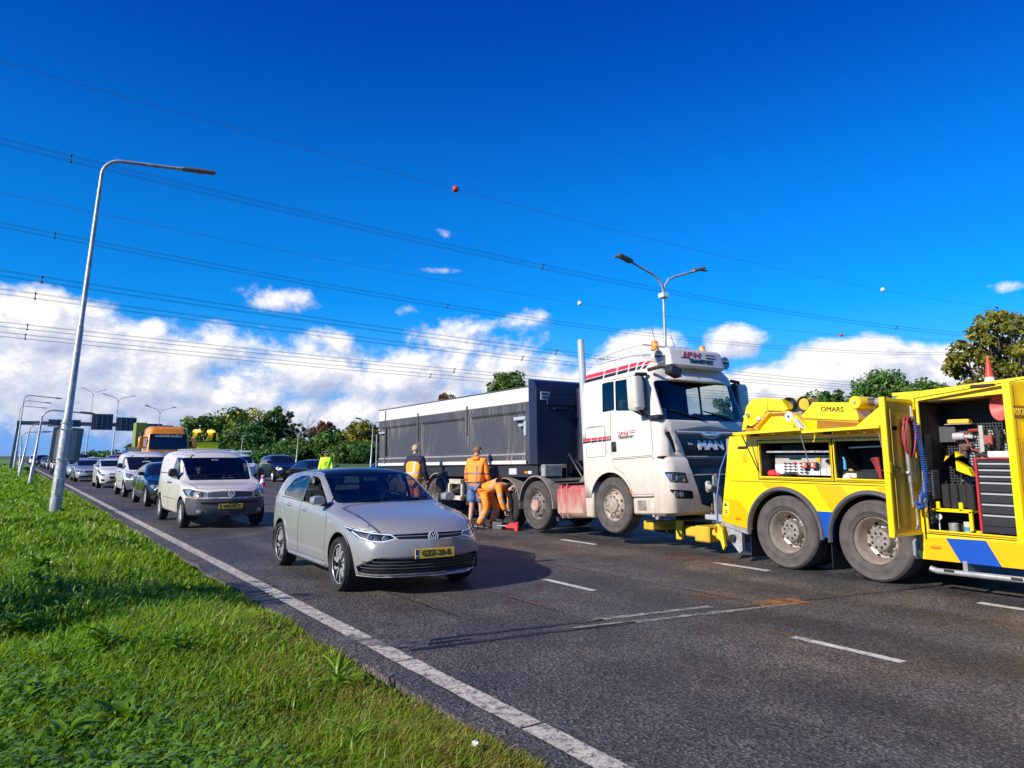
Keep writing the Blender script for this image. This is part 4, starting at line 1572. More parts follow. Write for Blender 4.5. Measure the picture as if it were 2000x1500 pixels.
G['plate_tilt'] = 0.05
G['badge'] = (0.0, 0.672, 0.066)
G['style'] = 'blades'
G['rim_mat'] = alloy


def golf_extras(root, side, front, doors, bm):
 hood = [(0.0, -0.80), (-0.38, -0.765), (-0.58, -0.66), (-0.665, -0.46), (-0.70, 0.0), (-0.71, 0.34), (-0.60, 0.42), (0, 0.46)]
 hood = hood + [(-x, y) for x, y in hood[-2:0:-1]]
 t = lambda c, n: n.z > 0.15 and c.z > 0.68 and c.y < 0.52
 g = [q for q in score(bm, hood, 'z', t)]
 inn = set(q for q in score(bm, offset(hood, 0.009), 'z', t) if q.is_valid)
 ring = [q for q in score(bm, hood, 'z', t) if q.is_valid and q not in inn]
 h = lift(bm, list(inn), 'hood', moon, root, 0.0, seam, 40)
 if h:
  lift(bm, ring, 'hood_seal', seam, h, 0.012, seam)
 # chrome and grey blades of the intake
 for z, w in ((0.395, 0.70), (0.358, 0.755), (0.322, 0.775), (0.288, 0.765)):
  pts = []
  for x in np.linspace(-w, w, 25):
   p, n = front(x, z)
   pts.append(p + Vector((0, 0.006 + 0.02 * (1 - abs(x) / w), -0.012 * math.cos(PI * x / w / 2) + 0.006)))
  MB().tube(pts, 0.006, 6).build('intake_blade', grey_plastic if z > 0.3 else plastic, root, 50)
 pts = [front(x, z)[0] + Vector((0, -0.002, 0)) for x, z in [(-0.69, 0.433), (-0.80, 0.335), (-0.775, 0.258), (-0.5, 0.250), (0, 0.247), (0.5, 0.250), (0.775, 0.258), (0.80, 0.335), (0.69, 0.433)]]
 MB().tube(pts, 0.011, 6).build('intake_surround', grey_plastic, root, 50)
 pts = [front(x, 0.226)[0] + Vector((0, -0.002, 0)) for x in np.linspace(-0.78, 0.78, 21)]
 MB().tube(pts, 0.009, 6).build('lip_trim', alloy, root, 50)
 pts = [front(x, 0.684)[0] + Vector((0, -0.001, 0)) for x in np.linspace(-0.44, 0.44, 21)]
 MB().tube(pts, 0.0035, 6).build('grille_bar', alloy, root, 50)
 pts = [side(y, 0.945 + 0.022 * (y - 0.5), -1)[0] + Vector((-0.003, 0, 0.028)) for y in np.linspace(0.60, 2.62, 16)]
 MB().tube(pts, 0.006, 5).build('window_trim', gloss_black, root, 50)
 pts = [side(y, 0.255, -1)[0] + Vector((-0.004, 0, 0)) for y in np.linspace(0.46, 2.08, 12)]
 MB().tube(pts, 0.016, 6).build('sill_trim', moon, root, 50)
 p, n = side(0.37, 0.80)
 MB().box(p.x - 0.006, p.x + 0.01, 0.30, 0.42, 0.795, 0.812, 0.003).build('side_badge', chrome, root)
 f, n = side(2.75, 0.86)
 # pillar between the side windows
 rows = []
 for y in (1.592, 1.663):
  rows.append([side(y, z, -1)[0] + Vector((-0.004, 0, 0)) for z in np.linspace(1.0, 1.375, 6)])
 MB().grid(rows).build('pillar_trim', gloss_black, root, 40)
 # wipers
 for x0, x1 in ((-0.55, 0.02), (0.10, 0.62)):
  pts = [front(x0 + (x1 - x0) * t, 1.018 + 0.05 * t)[0] + Vector((0, -0.012, 0.004)) for t in np.linspace(0, 1, 6)]
  MB().tube(pts, 0.008, 5).build('wiper', plastic, root, 40)
 # mirror on the windscreen with the sensor housing
 MB().box(-0.10, 0.10, 1.17, 1.19, 1.27, 1.325, 0.008).build('rear_view_mirror', mat('mirror_pale', (0.4, 0.42, 0.45), 0.1, 0.8), root)
 cabin(root, 0.82, 1.28, 2.15, 0.36, 0.6, 0.37, 0.75, 0.95)
 MB().box(-0.80, 0.80, 0.2, 3.0, 0.30, 0.34).build('cabin_floor', cavity, root)


G['_extras'] = golf_extras
golf = car('grey_hatchback', 'light grey hatchback with a black roof, nearest car, leaving the queue beside the lorry', 'car', G, (4.335, 9.02, 0), R(-1.0))

# ------------------------------------------------------------------ the cream van behind it
cream = paint('cream_paint', (0.66, 0.60, 0.53), 0.34, 0.0, 0.8, 0.18)


def van_spec(paint_, **kw):
 S = spec(paint_, 0.925, 2.72, 0.87, 0.84, 1.80, 0.90, (0.14, 1.045), (0.92, 1.625), 1.55, (3.38, 1.76), (3.52, 1.1), (3.55, 1.0), 0.775, 1.05, 1.10, zb=0.27, wr0=0.325, tw=0.205, rim=0.20, arch=0.37, bow=0.30, mid=0.66, hoodw=0.74, bowr=0.05)
 S['windows'] = [(rounded([(0.40, 1.07), (0.90, 1.46), (1.06, 1.575), (1.42, 1.60), (1.42, 1.085)], 0.06), 0)]
 S['doors'] = [rounded([(0.48, 0.30), (0.46, 0.60), (0.28, 0.88), (0.27, 1.03), (0.84, 1.54), (1.05, 1.655), (1.50, 1.67), (1.50, 0.30)], 0.04, 3), rounded([(1.52, 0.30), (1.52, 1.68), (2.42, 1.68), (2.42, 0.80), (2.26, 0.50), (2.24, 0.30)], 0.04, 3)]
 S['handles'] = [(1.36, 0.98, 0), (1.64, 0.98, 1)]
 S['handle_mat'] = plastic
 S['handle_recess'] = seam
 S['mirror'] = (0.50, 1.18, 0.22, 0.22, 0.17)
 S['mirror_mat'] = plastic
 S['style'] = 'spokes'
 S.update(kw)
 return S


C_ = van_spec(cream, plate=(0.50, 'VRT-92-T', 0.088), badge=(0.0, 0.775, 0.075), badge_tilt=0.2)
C_['headlight'] = rounded([(-0.50, 0.705), (-0.50, 0.80), (-0.62, 0.835), (-0.84, 0.885), (-0.90, 0.87), (-0.875, 0.74), (-0.84, 0.70), (-0.7, 0.685)], 0.03)
C_['lamps'] = [(-0.79, 0.79, 0.055, lamp_chrome), (-0.64, 0.765, 0.05, amber)]
C_['strips'] = [([(-0.84, 0.705), (-0.72, 0.70), (-0.62, 0.708)], 0.014, amber)]
C_['front'] = [
 ('grille_band', rounded([(-0.495, 0.70), (-0.495, 0.81), (-0.2, 0.835), (0.2, 0.835), (0.495, 0.81), (0.495, 0.70)], 0.02), grey_plastic, 0.002, False, -0.1),
 ('bumper', [(-0.97, 0.16), (-0.97, 0.69), (-0.85, 0.692), (-0.5, 0.66), (0.5, 0.66), (0.85, 0.692), (0.97, 0.69), (0.97, 0.16)], grey_plastic, -0.006, False, -0.33)]


def caddy_extras(root, side, front, doors, bm):
 pts = [front(x, 0.585)[0] + Vector((0, -0.010, 0)) for x in np.linspace(-0.62, 0.62, 21)]
 MB().tube(pts, 0.020, 6).build('bumper_slot', seam, root, 50)
 for s in (-1, 1):
  p, n = front(s * 0.66, 0.40)
  Mq = frame(p + n * 0.008, Vector((0, 0, 1)).cross(n), (0, 0, 1)) @ Matrix.Rotation(R(-90), 4, 'Y')
  MB().lathe([(0.085, -0.005), (0.085, 0.004), (0.066, 0.006), (0.06, -0.004)], 20, Mq @ Matrix.Diagonal((1, 0.72, 1.15, 1))).build('fog_surround', grey_plastic, root, 50)
  MB().lathe([(0.05, 0.002), (0.0, 0.008)], 16, Mq @ Matrix.Diagonal((1, 0.72, 1.15, 1))).build('fog_lamp', lamp_chrome, root, 50)
 for z in (0.33, 0.37, 0.41, 0.45):
  pts = [front(x, z)[0] + Vector((0, -0.006, 0)) for x in np.linspace(-0.52, 0.52, 15)]
  MB().tube(pts, 0.006, 5).build('bumper_rib', plastic, root, 50)
 hood = [(0.0, -0.76), (-0.45, -0.72), (-0.66, -0.60), (-0.72, -0.40), (-0.75, 0.02), (0, 0.10)]
 hood = hood + [(-x, y) for x, y in hood[-2:0:-1]]
 t = lambda c, n: n.z > 0.15 and c.z > 0.80 and c.y < 0.3
 score(bm, hood, 'z', t)
 inn = set(q for q in score(bm, offset(hood, 0.008), 'z', t) if q.is_valid)
 ring = [q for q in score(bm, hood, 'z', t) if q.is_valid and q not in inn]
 h = lift(bm, list(inn), 'hood', S_paint(bm), root, 0.0, seam, 40)
 if h:
  lift(bm, ring, 'hood_seal', seam, h, 0.012, seam)
 pts = [side(y, 0.62, -1)[0] + Vector((-0.003, 0, 0)) for y in np.linspace(0.55, 2.2, 12)]
 MB().tube(pts, 0.006, 5).build('side_seam', seam, root, 50)
 pts = [side(y, 1.20, -1)[0] + Vector((-0.004, 0, 0)) for y in np.linspace(1.9, 3.3, 10)]
 MB().tube(pts, 0.012, 5).build('door_rail', plastic, root, 50)
 for x0, x1 in ((-0.60, 0.0), (0.08, 0.62)):
  pts = [front(x0 + (x1 - x0) * u, 1.15 + 0.04 * u)[0] + Vector((0, -0.012, 0.004)) for u in np.linspace(0, 1, 6)]
  MB().tube(pts, 0.009, 5).build('wiper', plastic, root, 40)
 for y in (1.2, 1.6, 2.0, 2.4, 2.8):
  pts = [Vector((x, y, 0)) for x in np.linspace(-0.5, 0.5, 9)]
  z0 = 1.815
  MB().box(-0.52, 0.52, y - 0.03, y + 0.03, 1.765, 1.797, 0.006).build('roof_rib', S_paint(bm), root, 40)
 MB().box(0.10, 0.38, 0.36, 0.50, 1.10, 1.105).build('paper_on_dash', white, root)
 MB().box(-0.11, 0.05, 0.76, 0.78, 1.50, 1.555, 0.01).build('rear_view_mirror', mat('mirror_pale', (0.4, 0.42, 0.45), 0.1, 0.8), root)
 cabin(root, 0.86, 0.95, 2.0, 0.45, 0.6, 0.40, 0.62, 1.10, True)
 MB().prism([(-0.86, 0.4), (-0.84, 1.05), (-0.66, 1.66), (0.66, 1.66), (0.84, 1.05), (0.86, 0.4)], 1.55, 1.58, 'y').box(-0.84, 0.84, 0.0, 3.3, 0.36, 0.40).build('bulkhead', cavity, root)


CUR = [cream]


def S_paint(bm):
 return CUR[0]


C_['_extras'] = caddy_extras
caddy = car('white_van', 'cream white panel van with grey bumper, first behind the grey hatchback in the queue', 'van', C_, (4.25, 18.75, 0), R(0.6))

# ------------------------------------------------------------------ the rest of the queue
navy = paint('dark_navy', (0.006, 0.012, 0.022), 0.2, 0.0, 1.0, 0.08)
dgreen = paint('dark_green_black', (0.006, 0.012, 0.012), 0.18, 0.0, 1.0, 0.06)
whitep = paint('white_paint', (0.72, 0.69, 0.65), 0.32, 0.0, 0.9, 0.15)
silver = paint('silver_paint', (0.52, 0.53, 0.55), 0.3, 0.5, 1.0, 0.15)
bluep = paint('dark_blue_paint', (0.018, 0.035, 0.10), 0.24, 0.1, 1.0, 0.1)
redp = paint('red_paint', (0.45, 0.02, 0.02), 0.28, 0.0, 1.0, 0.1)
blackp = paint('black_paint', (0.008, 0.008, 0.010), 0.22, 0.0, 1.0, 0.1)
greyp = paint('grey_paint', (0.14, 0.15, 0.16), 0.28, 0.3, 1.0, 0.1)


def hatch_spec(paint_, k=1.0, H=1.46, W=0.88, wb=2.5, **kw):
 S = spec(paint_, W, wb, 0.84, 0.74, H, 0.73, (0.42, 0.99), (1.25, H - 0.06), 1.75, (wb + 0.24, H - 0.09), (wb + 0.52, 1.02), (wb + 0.66, 0.86), 0.66, 0.92, 0.98, bow=0.32)
 S['windows'] = [(rounded([(0.55, 0.985), (1.16, H - 0.16), (1.55, H - 0.10), (1.55, 1.0)], 0.03), None), (rounded([(1.63, 1.0), (1.63, H - 0.10), (2.2, H - 0.12), (wb + 0.15, 1.06), (wb + 0.05, 1.03)], 0.03), None)]
 S['headlight'] = rounded([(-0.45, 0.63), (-0.50, 0.70), (-0.80, 0.765), (-0.85, 0.73), (-0.80, 0.63), (-0.65, 0.60)], 0.03)
 S['front'] = [('grille', rounded([(-0.40, 0.69), (-0.36, 0.60), (0.36, 0.60), (0.40, 0.69)], 0.03), gloss_black, 0.012, False, -0.2), ('lower_intake', rounded([(-0.62, 0.42), (-0.70, 0.27), (0.70, 0.27), (0.62, 0.42)], 0.05), plastic, 0.03, False, 0.1)]
 S['mirror'] = (0.58, 1.03, 0.20, 0.15, 0.16)
 S['plate'] = (0.50, 'KX-417-B', 0.085)
 S['doors'] = []
 S['style'] = 'spokes'
 S.update(kw)
 return S


def sedan_spec(paint_, H=1.44, W=0.90, wb=2.72, **kw):
 S = spec(paint_, W, wb, 0.88, 1.02, H, 0.72, (0.52, 0.97), (1.32, H - 0.06), 1.85, (wb - 0.05, H - 0.08), (wb + 0.48, 1.03), (wb + 0.98, 0.96), 0.65, 0.90, 0.96, bow=0.32)
 S['windows'] = [(rounded([(0.66, 0.96), (1.24, H - 0.16), (1.62, H - 0.10), (1.62, 0.97)], 0.03), None), (rounded([(1.70, 0.975), (1.70, H - 0.10), (2.25, H - 0.12), (2.72, 1.05), (2.62, 1.0)], 0.03), None)]
 S['headlight'] = rounded([(-0.42, 0.60), (-0.44, 0.68), (-0.80, 0.735), (-0.85, 0.70), (-0.80, 0.60), (-0.6, 0.58)], 0.03)
 S['front'] = [('grille', rounded([(-0.38, 0.68), (-0.33, 0.56), (0.33, 0.56), (0.38, 0.68)], 0.03), gloss_black, 0.012, False, -0.2), ('lower_intake', rounded([(-0.62, 0.40), (-0.68, 0.27), (0.68, 0.27), (0.62, 0.40)], 0.05), plastic, 0.03, False, 0.1)]
 S['mirror'] = (0.68, 1.01, 0.20, 0.14, 0.16)
 S['plate'] = (0.46, '31-KLB-7', 0.085)
 S['doors'] = []
 S['style'] = 'spokes'
 S.update(kw)
 return S


def suv_spec(paint_, H=1.70, W=0.90, wb=2.63, **kw):
 S = spec(paint_, W, wb, 0.86, 0.80, H, 0.92, (0.42, 1.14), (1.12, H - 0.07), 1.7, (wb + 0.42, H - 0.08), (wb + 0.66, 1.2), (wb + 0.74, 1.0), 0.72, 1.05, 1.10, zb=0.28, wr0=0.35, tw=0.23, rim=0.21, arch=0.40, bow=0.26, mid=0.74)
 S['windows'] = [(rounded([(0.55, 1.13), (1.02, H - 0.17), (1.5, H - 0.11), (1.5, 1.14)], 0.03), None), (rounded([(1.58, 1.14), (1.58, H - 0.11), (2.3, H - 0.13), (wb + 0.3, 1.18), (wb, 1.16)], 0.03), None)]
 S['headlight'] = rounded([(-0.48, 0.80), (-0.50, 0.92), (-0.72, 0.97), (-0.82, 0.90), (-0.80, 0.78), (-0.62, 0.75)], 0.06)
 S['front'] = [('grille', rounded([(-0.42, 0.90), (-0.40, 0.78), (0.40, 0.78), (0.42, 0.90)], 0.03), gloss_black, 0.012, False, -0.2), ('lower_intake', rounded([(-0.5, 0.54), (-0.55, 0.38), (0.55, 0.38), (0.5, 0.54)], 0.05), plastic, 0.03, False, 0.1)]
 S['mirror'] = (0.60, 1.20, 0.22, 0.18, 0.17)
 S['plate'] = (0.64, '54-RT-HK', 0.085)
 S['doors'] = []
 S['style'] = 'spokes'
 S.update(kw)
 return S


QUEUE = 'cars and vans in the traffic queue'


def side_lines(ys, z0, z1, extra=None):
 """door gaps of the simpler cars: thin dark lines lying on the flank"""
 def f(root, side, front, doors, bm):
  for y in ys:
   pts = [side(y, z, -1)[0] + Vector((-0.002, 0, 0)) for z in np.linspace(z0, z1, 7)]
   MB().tube(pts, 0.006, 4).build('door_gap', seam, root)
  for y in ys[1:]:
   p, n = side(y - 0.16, z1 - 0.06)
   MB().box(p.x - 0.022, p.x + 0.01, y - 0.24, y - 0.08, z1 - 0.075, z1 - 0.045, 0.01).build('handle', seam, root)
  if extra:
   extra(root, side, front, doors, bm)
 return f


def rails(root, side, front, doors, bm):
 for s in (-1, 1):
  pts = [Vector((s * 0.60, y, 1.405 + 0.03 * math.sin(PI * (y - 1.2) / 2.0))) for y in np.linspace(1.2, 3.2, 12)]
  MB().tube(pts, 0.014, 6).build('roof_rail', alloy, root, 50)


S = sedan_spec(dgreen, H=1.42, W=0.905, wb=2.78, rhead=None)
S = spec(dgreen, 0.905, 2.75, 0.80, 0.98, 1.43, 0.73, (0.5, 0.97), (1.30, 1.36), 1.8, (3.25, 1.36), (3.62, 1.0), (3.70, 0.85), 0.65, 0.91, 0.97, bow=0.32, wr0=0.325, rim=0.235)
B = sedan_spec(dgreen)
for k in ('headlight', 'front', 'mirror', 'style'):
 S[k] = B[k]
S['windows'] = [(rounded([(0.64, 0.96), (1.20, 1.27), (1.60, 1.33), (1.60, 0.97)], 0.03), None), (rounded([(1.68, 0.975), (1.68, 1.335), (2.5, 1.32), (2.5, 0.98)], 0.03), None), (rounded([(2.58, 0.98), (2.58, 1.32), (3.0, 1.28), (3.3, 1.08), (3.2, 1.02)], 0.03), None)]
S['mirror_mat'] = blackp
S['doors'] = []
S['_extras'] = side_lines((0.55, 1.64, 2.54), 0.3, 0.94, rails)
S['lamps'] = [(-0.70, 0.655, 0.045, lamp_chrome), (-0.56, 0.645, 0.04, lamp_chrome)]
car('dark_estate_car', 'dark green black estate car with roof rails, mostly hidden behind the cream white van', 'car', S, (4.62, 27.0, 0), 0, QUEUE, 1)

S = van_spec(whitep, badge=(0.0, 0.82, 0.07), plate=(0.5, 'VD-618-S', 0.085))
S['headlight'] = rounded([(-0.46, 0.72), (-0.50, 0.86), (-0.70, 0.925), (-0.88, 0.94), (-0.86, 0.78), (-0.70, 0.70)], 0.04)
S['lamps'] = [(-0.76, 0.84, 0.06, lamp_chrome), (-0.60, 0.79, 0.05, amber)]
S['front'] = [('grille_band', rounded([(-0.44, 0.74), (-0.46, 0.84), (0.46, 0.84), (0.44, 0.74)], 0.02), gloss_black, 0.004, False, -0.1),
              ('bumper', [(-0.97, 0.16), (-0.97, 0.69), (-0.5, 0.68), (0.5, 0.68), (0.97, 0.69), (0.97, 0.16)], grey_plastic, -0.006, False, -0.33)]
CUR[0] = whitep
S['_extras'] = caddy_extras
car('white_van', 'white panel van with a grey bumper, behind the dark green black estate car', 'van', S, (4.75, 33.7, 0), 0, QUEUE, 1)

S = spec(whitep, 0.80, 2.36, 0.70, 0.55, 1.50, 0.84, (0.15, 1.06), (0.92, 1.43), 1.5, (2.55, 1.40), (2.75, 1.05), (2.88, 0.9), 0.62, 0.97, 1.05, wr0=0.285, rim=0.19, arch=0.33, bow=0.32, mid=0.66)
S['windows'] = [(rounded([(0.32, 1.05), (0.88, 1.33), (1.35, 1.40), (1.35, 1.06)], 0.03), None), (rounded([(1.43, 1.07), (1.43, 1.40), (2.0, 1.37), (2.35, 1.16)], 0.03), None)]
S['headlight'] = rounded([(-0.42, 0.66), (-0.58, 0.72), (-0.70, 0.86), (-0.76, 0.96), (-0.78, 0.88), (-0.72, 0.70), (-0.56, 0.60)], 0.03)
S['lamps'] = [(-0.70, 0.82, 0.05, lamp_chrome), (-0.58, 0.68, 0.045, lamp_chrome)]
S['front'] = [('grille', rounded([(-0.30, 0.74), (-0.28, 0.68), (0.28, 0.68), (0.30, 0.74)], 0.02), gloss_black, 0.012, False, -0.2), ('lower_intake', rounded([(-0.30, 0.60), (-0.24, 0.46), (0.24, 0.46), (0.30, 0.60)], 0.03), gloss_black, 0.02, False, -0.1),
              ('fog_recess', rounded([(-0.46, 0.44), (-0.48, 0.34), (-0.62, 0.36), (-0.64, 0.46)], 0.03), plastic, 0.02, True, 0.1), ('lower_lip', rounded([(-0.45, 0.27), (-0.35, 0.36), (0.35, 0.36), (0.45, 0.27)], 0.04), plastic, 0.02, False, 0.1)]
S['mirror'] = (0.35, 1.10, 0.19, 0.14, 0.15)
S['plate'] = (0.40, '7-SXJ-40', 0.08)
S['doors'] = []
S['_extras'] = side_lines((0.30, 1.39), 0.3, 1.0)
car('white_city_car', 'small white city car with swept back headlamps, behind the second white van', 'car', S, (4.55, 43.8, 0), 0, QUEUE, 1)

S = sedan_spec(silver, plate=(0.47, '18-TG-ZR', 0.085))
S['lamps'] = [(-0.72, 0.655, 0.04, lamp_chrome), (-0.58, 0.645, 0.04, lamp_chrome)]
S['_extras'] = side_lines((0.6, 1.66), 0.3, 0.93)
car('silver_saloon', 'silver grey saloon beside the big lamp post, behind the white city car', 'car', S, (4.35, 55.3, 0), 0, QUEUE, 1)
car('blue_car', 'dark blue car squeezed between the white city car and the silver saloon', 'car', hatch_spec(bluep, H=1.56, _extras=side_lines((0.5, 1.6), 0.3, 0.93)), (5.25, 51.2, 0), 0, QUEUE, 1)
car('silver_hatchback', 'silver hatchback half hidden behind the foot of the big lamp post', 'car', hatch_spec(silver, H=1.5), (4.4, 65.0, 0), 0, QUEUE, 0)
car('dark_hatchback', 'dark hatchback with its lamps on, far back in the queue beside the motorcycles', 'car', hatch_spec(blackp, H=1.48), (4.5, 112.0, 0), 0, QUEUE, 0)
car('black_van', 'tall black van far back in the queue, left of the road sign on the post', 'van', van_spec(blackp), (5.4, 100.0, 0), 0, QUEUE, 0)
car('blue_hatchback', 'blue hatchback far back, directly in front of the tall black van', 'car', hatch_spec(bluep, H=1.48), (4.7, 90.0, 0), 0, QUEUE, 0)
car('dark_van', 'dark van at the far end of the visible queue beside the second lamp post', 'van', van_spec(navy), (4.3, 140.0, 0), 0, QUEUE, 0)
car('grey_hatchback', 'grey hatchback at the far end of the queue, in front of the dark van', 'car', hatch_spec(greyp), (4.6, 127.0, 0), 0, QUEUE, 0)
car('white_box_van', 'small white van at the very end of the queue by the second lamp post', 'van', van_spec(whitep), (3.9, 165.0, 0), 0, QUEUE, 0)
car('dark_people_carrier', 'dark people carrier in the second lane right of the road sign on the post', 'car', suv_spec(navy, H=1.85), (7.6, 108.0, 0), 0, QUEUE, 0)
car('black_off_roader', 'black off-roader behind the dark people carrier in the second lane', 'car', suv_spec(blackp, H=1.9), (7.4, 122.0, 0), 0, QUEUE, 0)
car('white_hatchback', 'white hatchback in the second lane behind the silver saloon roof', 'car', hatch_spec(whitep, H=1.5), (7.6, 92.0, 0), 0, QUEUE, 0)
car('grey_saloon', 'dark grey saloon between the white hatchback and the red car in the second lane', 'car', sedan_spec(greyp), (7.7, 81.0, 0), 0, QUEUE, 0)
car('red_car', 'red car in the second lane, only its roof and windows showing over the white van', 'car', suv_spec(redp, H=1.72), (7.55, 70.0, 0), 0, QUEUE, 0)
S = suv_spec(navy, lamp_back=mat('lamp_warm', (0.85, 0.78, 0.60), 0.2, emit=((1, 0.85, 0.55), 0.5)))
S['lamps'] = [(-0.68, 0.86, 0.07, lamp_chrome)]
S['arch_trim'] = None
S['_extras'] = side_lines((0.5, 1.54), 0.4, 1.08)
car('dark_off_roader', 'dark blue black off-roader facing us, between the cream van and the trailer', 'car', S, (14.6, 47.6, 0), 0, QUEUE, 1)
car('black_saloon', 'low black saloon behind the roof of the grey hatchback, next to the off-roader', 'car', sedan_spec(blackp, H=1.42), (15.0, 41.2, 0), R(6), QUEUE, 1)
S = van_spec(whitep)
o = car('white_pickup', 'white cab with a pale roof bar, showing over the roof of the cream van', 'van', S, (14.6, 58.0, 0), 0, QUEUE, 0)
MB().tube([(-0.8, 1.1, 1.93), (0.8, 1.1, 1.93)], 0.07, 8).build('roof_bar', white, o, 40)
car('blue_saloon', 'dark saloon almost hidden behind the back of the dark trailer', 'car', sedan_spec(navy), (17.6, 36.5, 0), 0, QUEUE, 0)


# ================================================================== THE LORRY TRACTOR
def rounded_rect(x0, x1, y0, y1, rf, rb, n=5):
 """plan outline, rf = radius of the two corners at y0 (front), rb at y1"""
 out = []
 for cx, cy, r, a0 in ((x0 + rf, y0 + rf, rf, PI), (x1 - rf, y0 + rf, rf, 1.5 * PI), (x1 - rb, y1 - rb, rb, 0), (x0 + rb, y1 - rb, rb, 0.5 * PI)):
  for k in range(n + 1):
   a = a0 + 0.5 * PI * k / n
   out.append((cx + r * math.cos(a), cy + r * math.sin(a)))
 return out


def loft(slices, n=5, cap0=True, cap1=True):
 """closed skin through plan outlines: (z, x0, x1, y0, y1, rf, rb)"""
 b = MB()
 rows = []
 for z, x0, x1, y0, y1, rf, rb in slices:
  rows.append([Vector((x, y, z)) for x, y in rounded_rect(x0, x1, y0, y1, rf, rb, n)])
 m = len(rows[0])
 b.add([p for r in rows for p in r], [(i * m + k, i * m + (k + 1) % m, (i + 1) * m + (k + 1) % m, (i + 1) * m + k) for i in range(len(rows) - 1) for k in range(m)]
          + ([tuple(range(m))[::-1]] if cap0 else []) + ([tuple((len(rows) - 1) * m + k for k in range(m))] if cap1 else []))
 return b


def to_bm(b):
 bm = bmesh.new()
 vs = [bm.verts.new(v) for v in b.v]
 for f in b.f:
  try:
   bm.faces.new([vs[i] for i in f])
  except ValueError:
   pass
 bmesh.ops.remove_doubles(bm, verts=bm.verts, dist=1e-5)
 bmesh.ops.recalc_face_normals(bm, faces=bm.faces)
 return bm


lorry_c = mat('lorry_cream', (0.70, 0.635, 0.54), 0.36, 0, 0.6, dirt=((0.44, 0.34, 0.24), 0.6, 0.3, 1.7, 4.5))
lorry_top = mat('lorry_white', (0.72, 0.665, 0.58), 0.34, 0, 0.7, dirt=((0.5, 0.4, 0.3), 0.15, 0.5, 2.0, 4))
lorry_red = mat('tank_red', (0.42, 0.035, 0.045), 0.42, 0, 0.4, dirt=((0.50, 0.33, 0.25), 0.85, 0.2, 1.3, 5))
fender_m = mat('dusty_fender', (0.24, 0.21, 0.18), 0.7, vary=0.25, vscale=6)
frame_m = mat('dusty_frame', (0.035, 0.032, 0.032), 0.8, vary=0.4, vscale=4)
deco_red = mat('decal_red', (0.55, 0.025, 0.06), 0.4)
deco_black = mat('decal_black', (0.012, 0.014, 0.022), 0.4)
navy_g = mat('grille_navy', (0.016, 0.019, 0.028), 0.35, dirt=((0.12, 0.10, 0.09), 0.35, 0.3, 1.6, 6))
LO = Vector((10.6, 14.35, 0))
lorry = empty('lorry_tractor', 'cream white lorry tractor with red side tank, its front wheels lifted off the road', 'truck', LO, rot=(-math.asin(0.2 / 3.6), 0, 0))
LL = tuple(-LO)


def LP(o):
 o.location = Vector(o.location) + Vector(LL)
 return o


def lx(b, name, m, parent=None, smooth=40):
 """build in scene coordinates and hang it on the tractor"""
 if parent is None or parent is lorry:
  return b.build(name, m, lorry, smooth, loc=LL)
 return b.build(name, m, parent, smooth)


cx = 10.6
cab = to_bm(loft([(0.66, cx - 1.19, cx + 1.19, 9.50, 11.50, 0.05, 0.05), (1.00, cx - 1.20, cx + 1.20, 9.42, 11.50, 0.10, 0.05), (1.33, cx - 1.205, cx + 1.205, 9.30, 11.50, 0.22, 0.06), (1.60, cx - 1.205, cx + 1.205, 9.26, 11.50, 0.24, 0.07), (1.93, cx - 1.20, cx + 1.20, 9.27, 11.49, 0.25, 0.07),
                  (2.30, cx - 1.185, cx + 1.185, 9.35, 11.48, 0.30, 0.07), (2.72, cx - 1.165, cx + 1.165, 9.48, 11.46, 0.30, 0.07), (2.86, cx - 1.155, cx + 1.155, 9.52, 11.45, 0.30, 0.08), (2.93, cx - 1.13, cx + 1.13, 9.57, 11.44, 0.30, 0.08), (3.08, cx - 1.09, cx + 1.09, 9.66, 11.42, 0.32, 0.09), (3.22, cx - 1.0, cx + 1.0, 9.80, 11.38, 0.34, 0.10), (3.30, cx - 0.86, cx + 0.86, 9.98, 11.30, 0.34, 0.12), (3.335, cx - 0.6, cx + 0.6, 10.2, 11.1, 0.3, 0.2)], 6, False))
lbvh = BVHTree.FromBMesh(cab)


def l_side(y, z):
 h = lbvh.ray_cast(Vector((5, y, z)), Vector((1, 0, 0)))
 return h[0] or Vector((cx - 1.2, y, z))


def l_front(x, z):
 h = lbvh.ray_cast(Vector((x, 5, z)), Vector((0, 1, 0)))
 return h[0] or Vector((x, 9.4, z))


lL = lambda c, n: n.x < -0.2 and c.x < cx
lR = lambda c, n: n.x > 0.2 and c.x > cx
lF = lambda c, n: n.y < -0.15 and c.y < 10.3
lift_l = lambda *a, **k: (lambda o: LP(o) if o else None)(lift(*a, **k))
for t in (lL, lR):
 f = score(cab, rounded([(10.49, 2.27), (10.49, 2.82), (10.83, 2.82), (10.83, 2.26)], 0.03), 'x', t)
 lift_l(cab, f, 'window', cabglass, lorry, 0.012, seam)
 f = score(cab, rounded([(9.62, 2.02), (9.72, 2.74), (9.80, 2.80), (10.45, 2.82), (10.45, 2.25), (10.02, 2.21)], 0.04), 'x', t)
 lift_l(cab, f, 'window', cabglass, lorry, 0.012, seam)
f = score(cab, rounded([(cx - 1.075, 1.98), (cx - 1.06, 2.71), (cx + 1.06, 2.71), (cx + 1.075, 1.98)], 0.07), 'y', lF)
lift_l(cab, f, 'windscreen', cabglass, lorry, 0.012, seam)
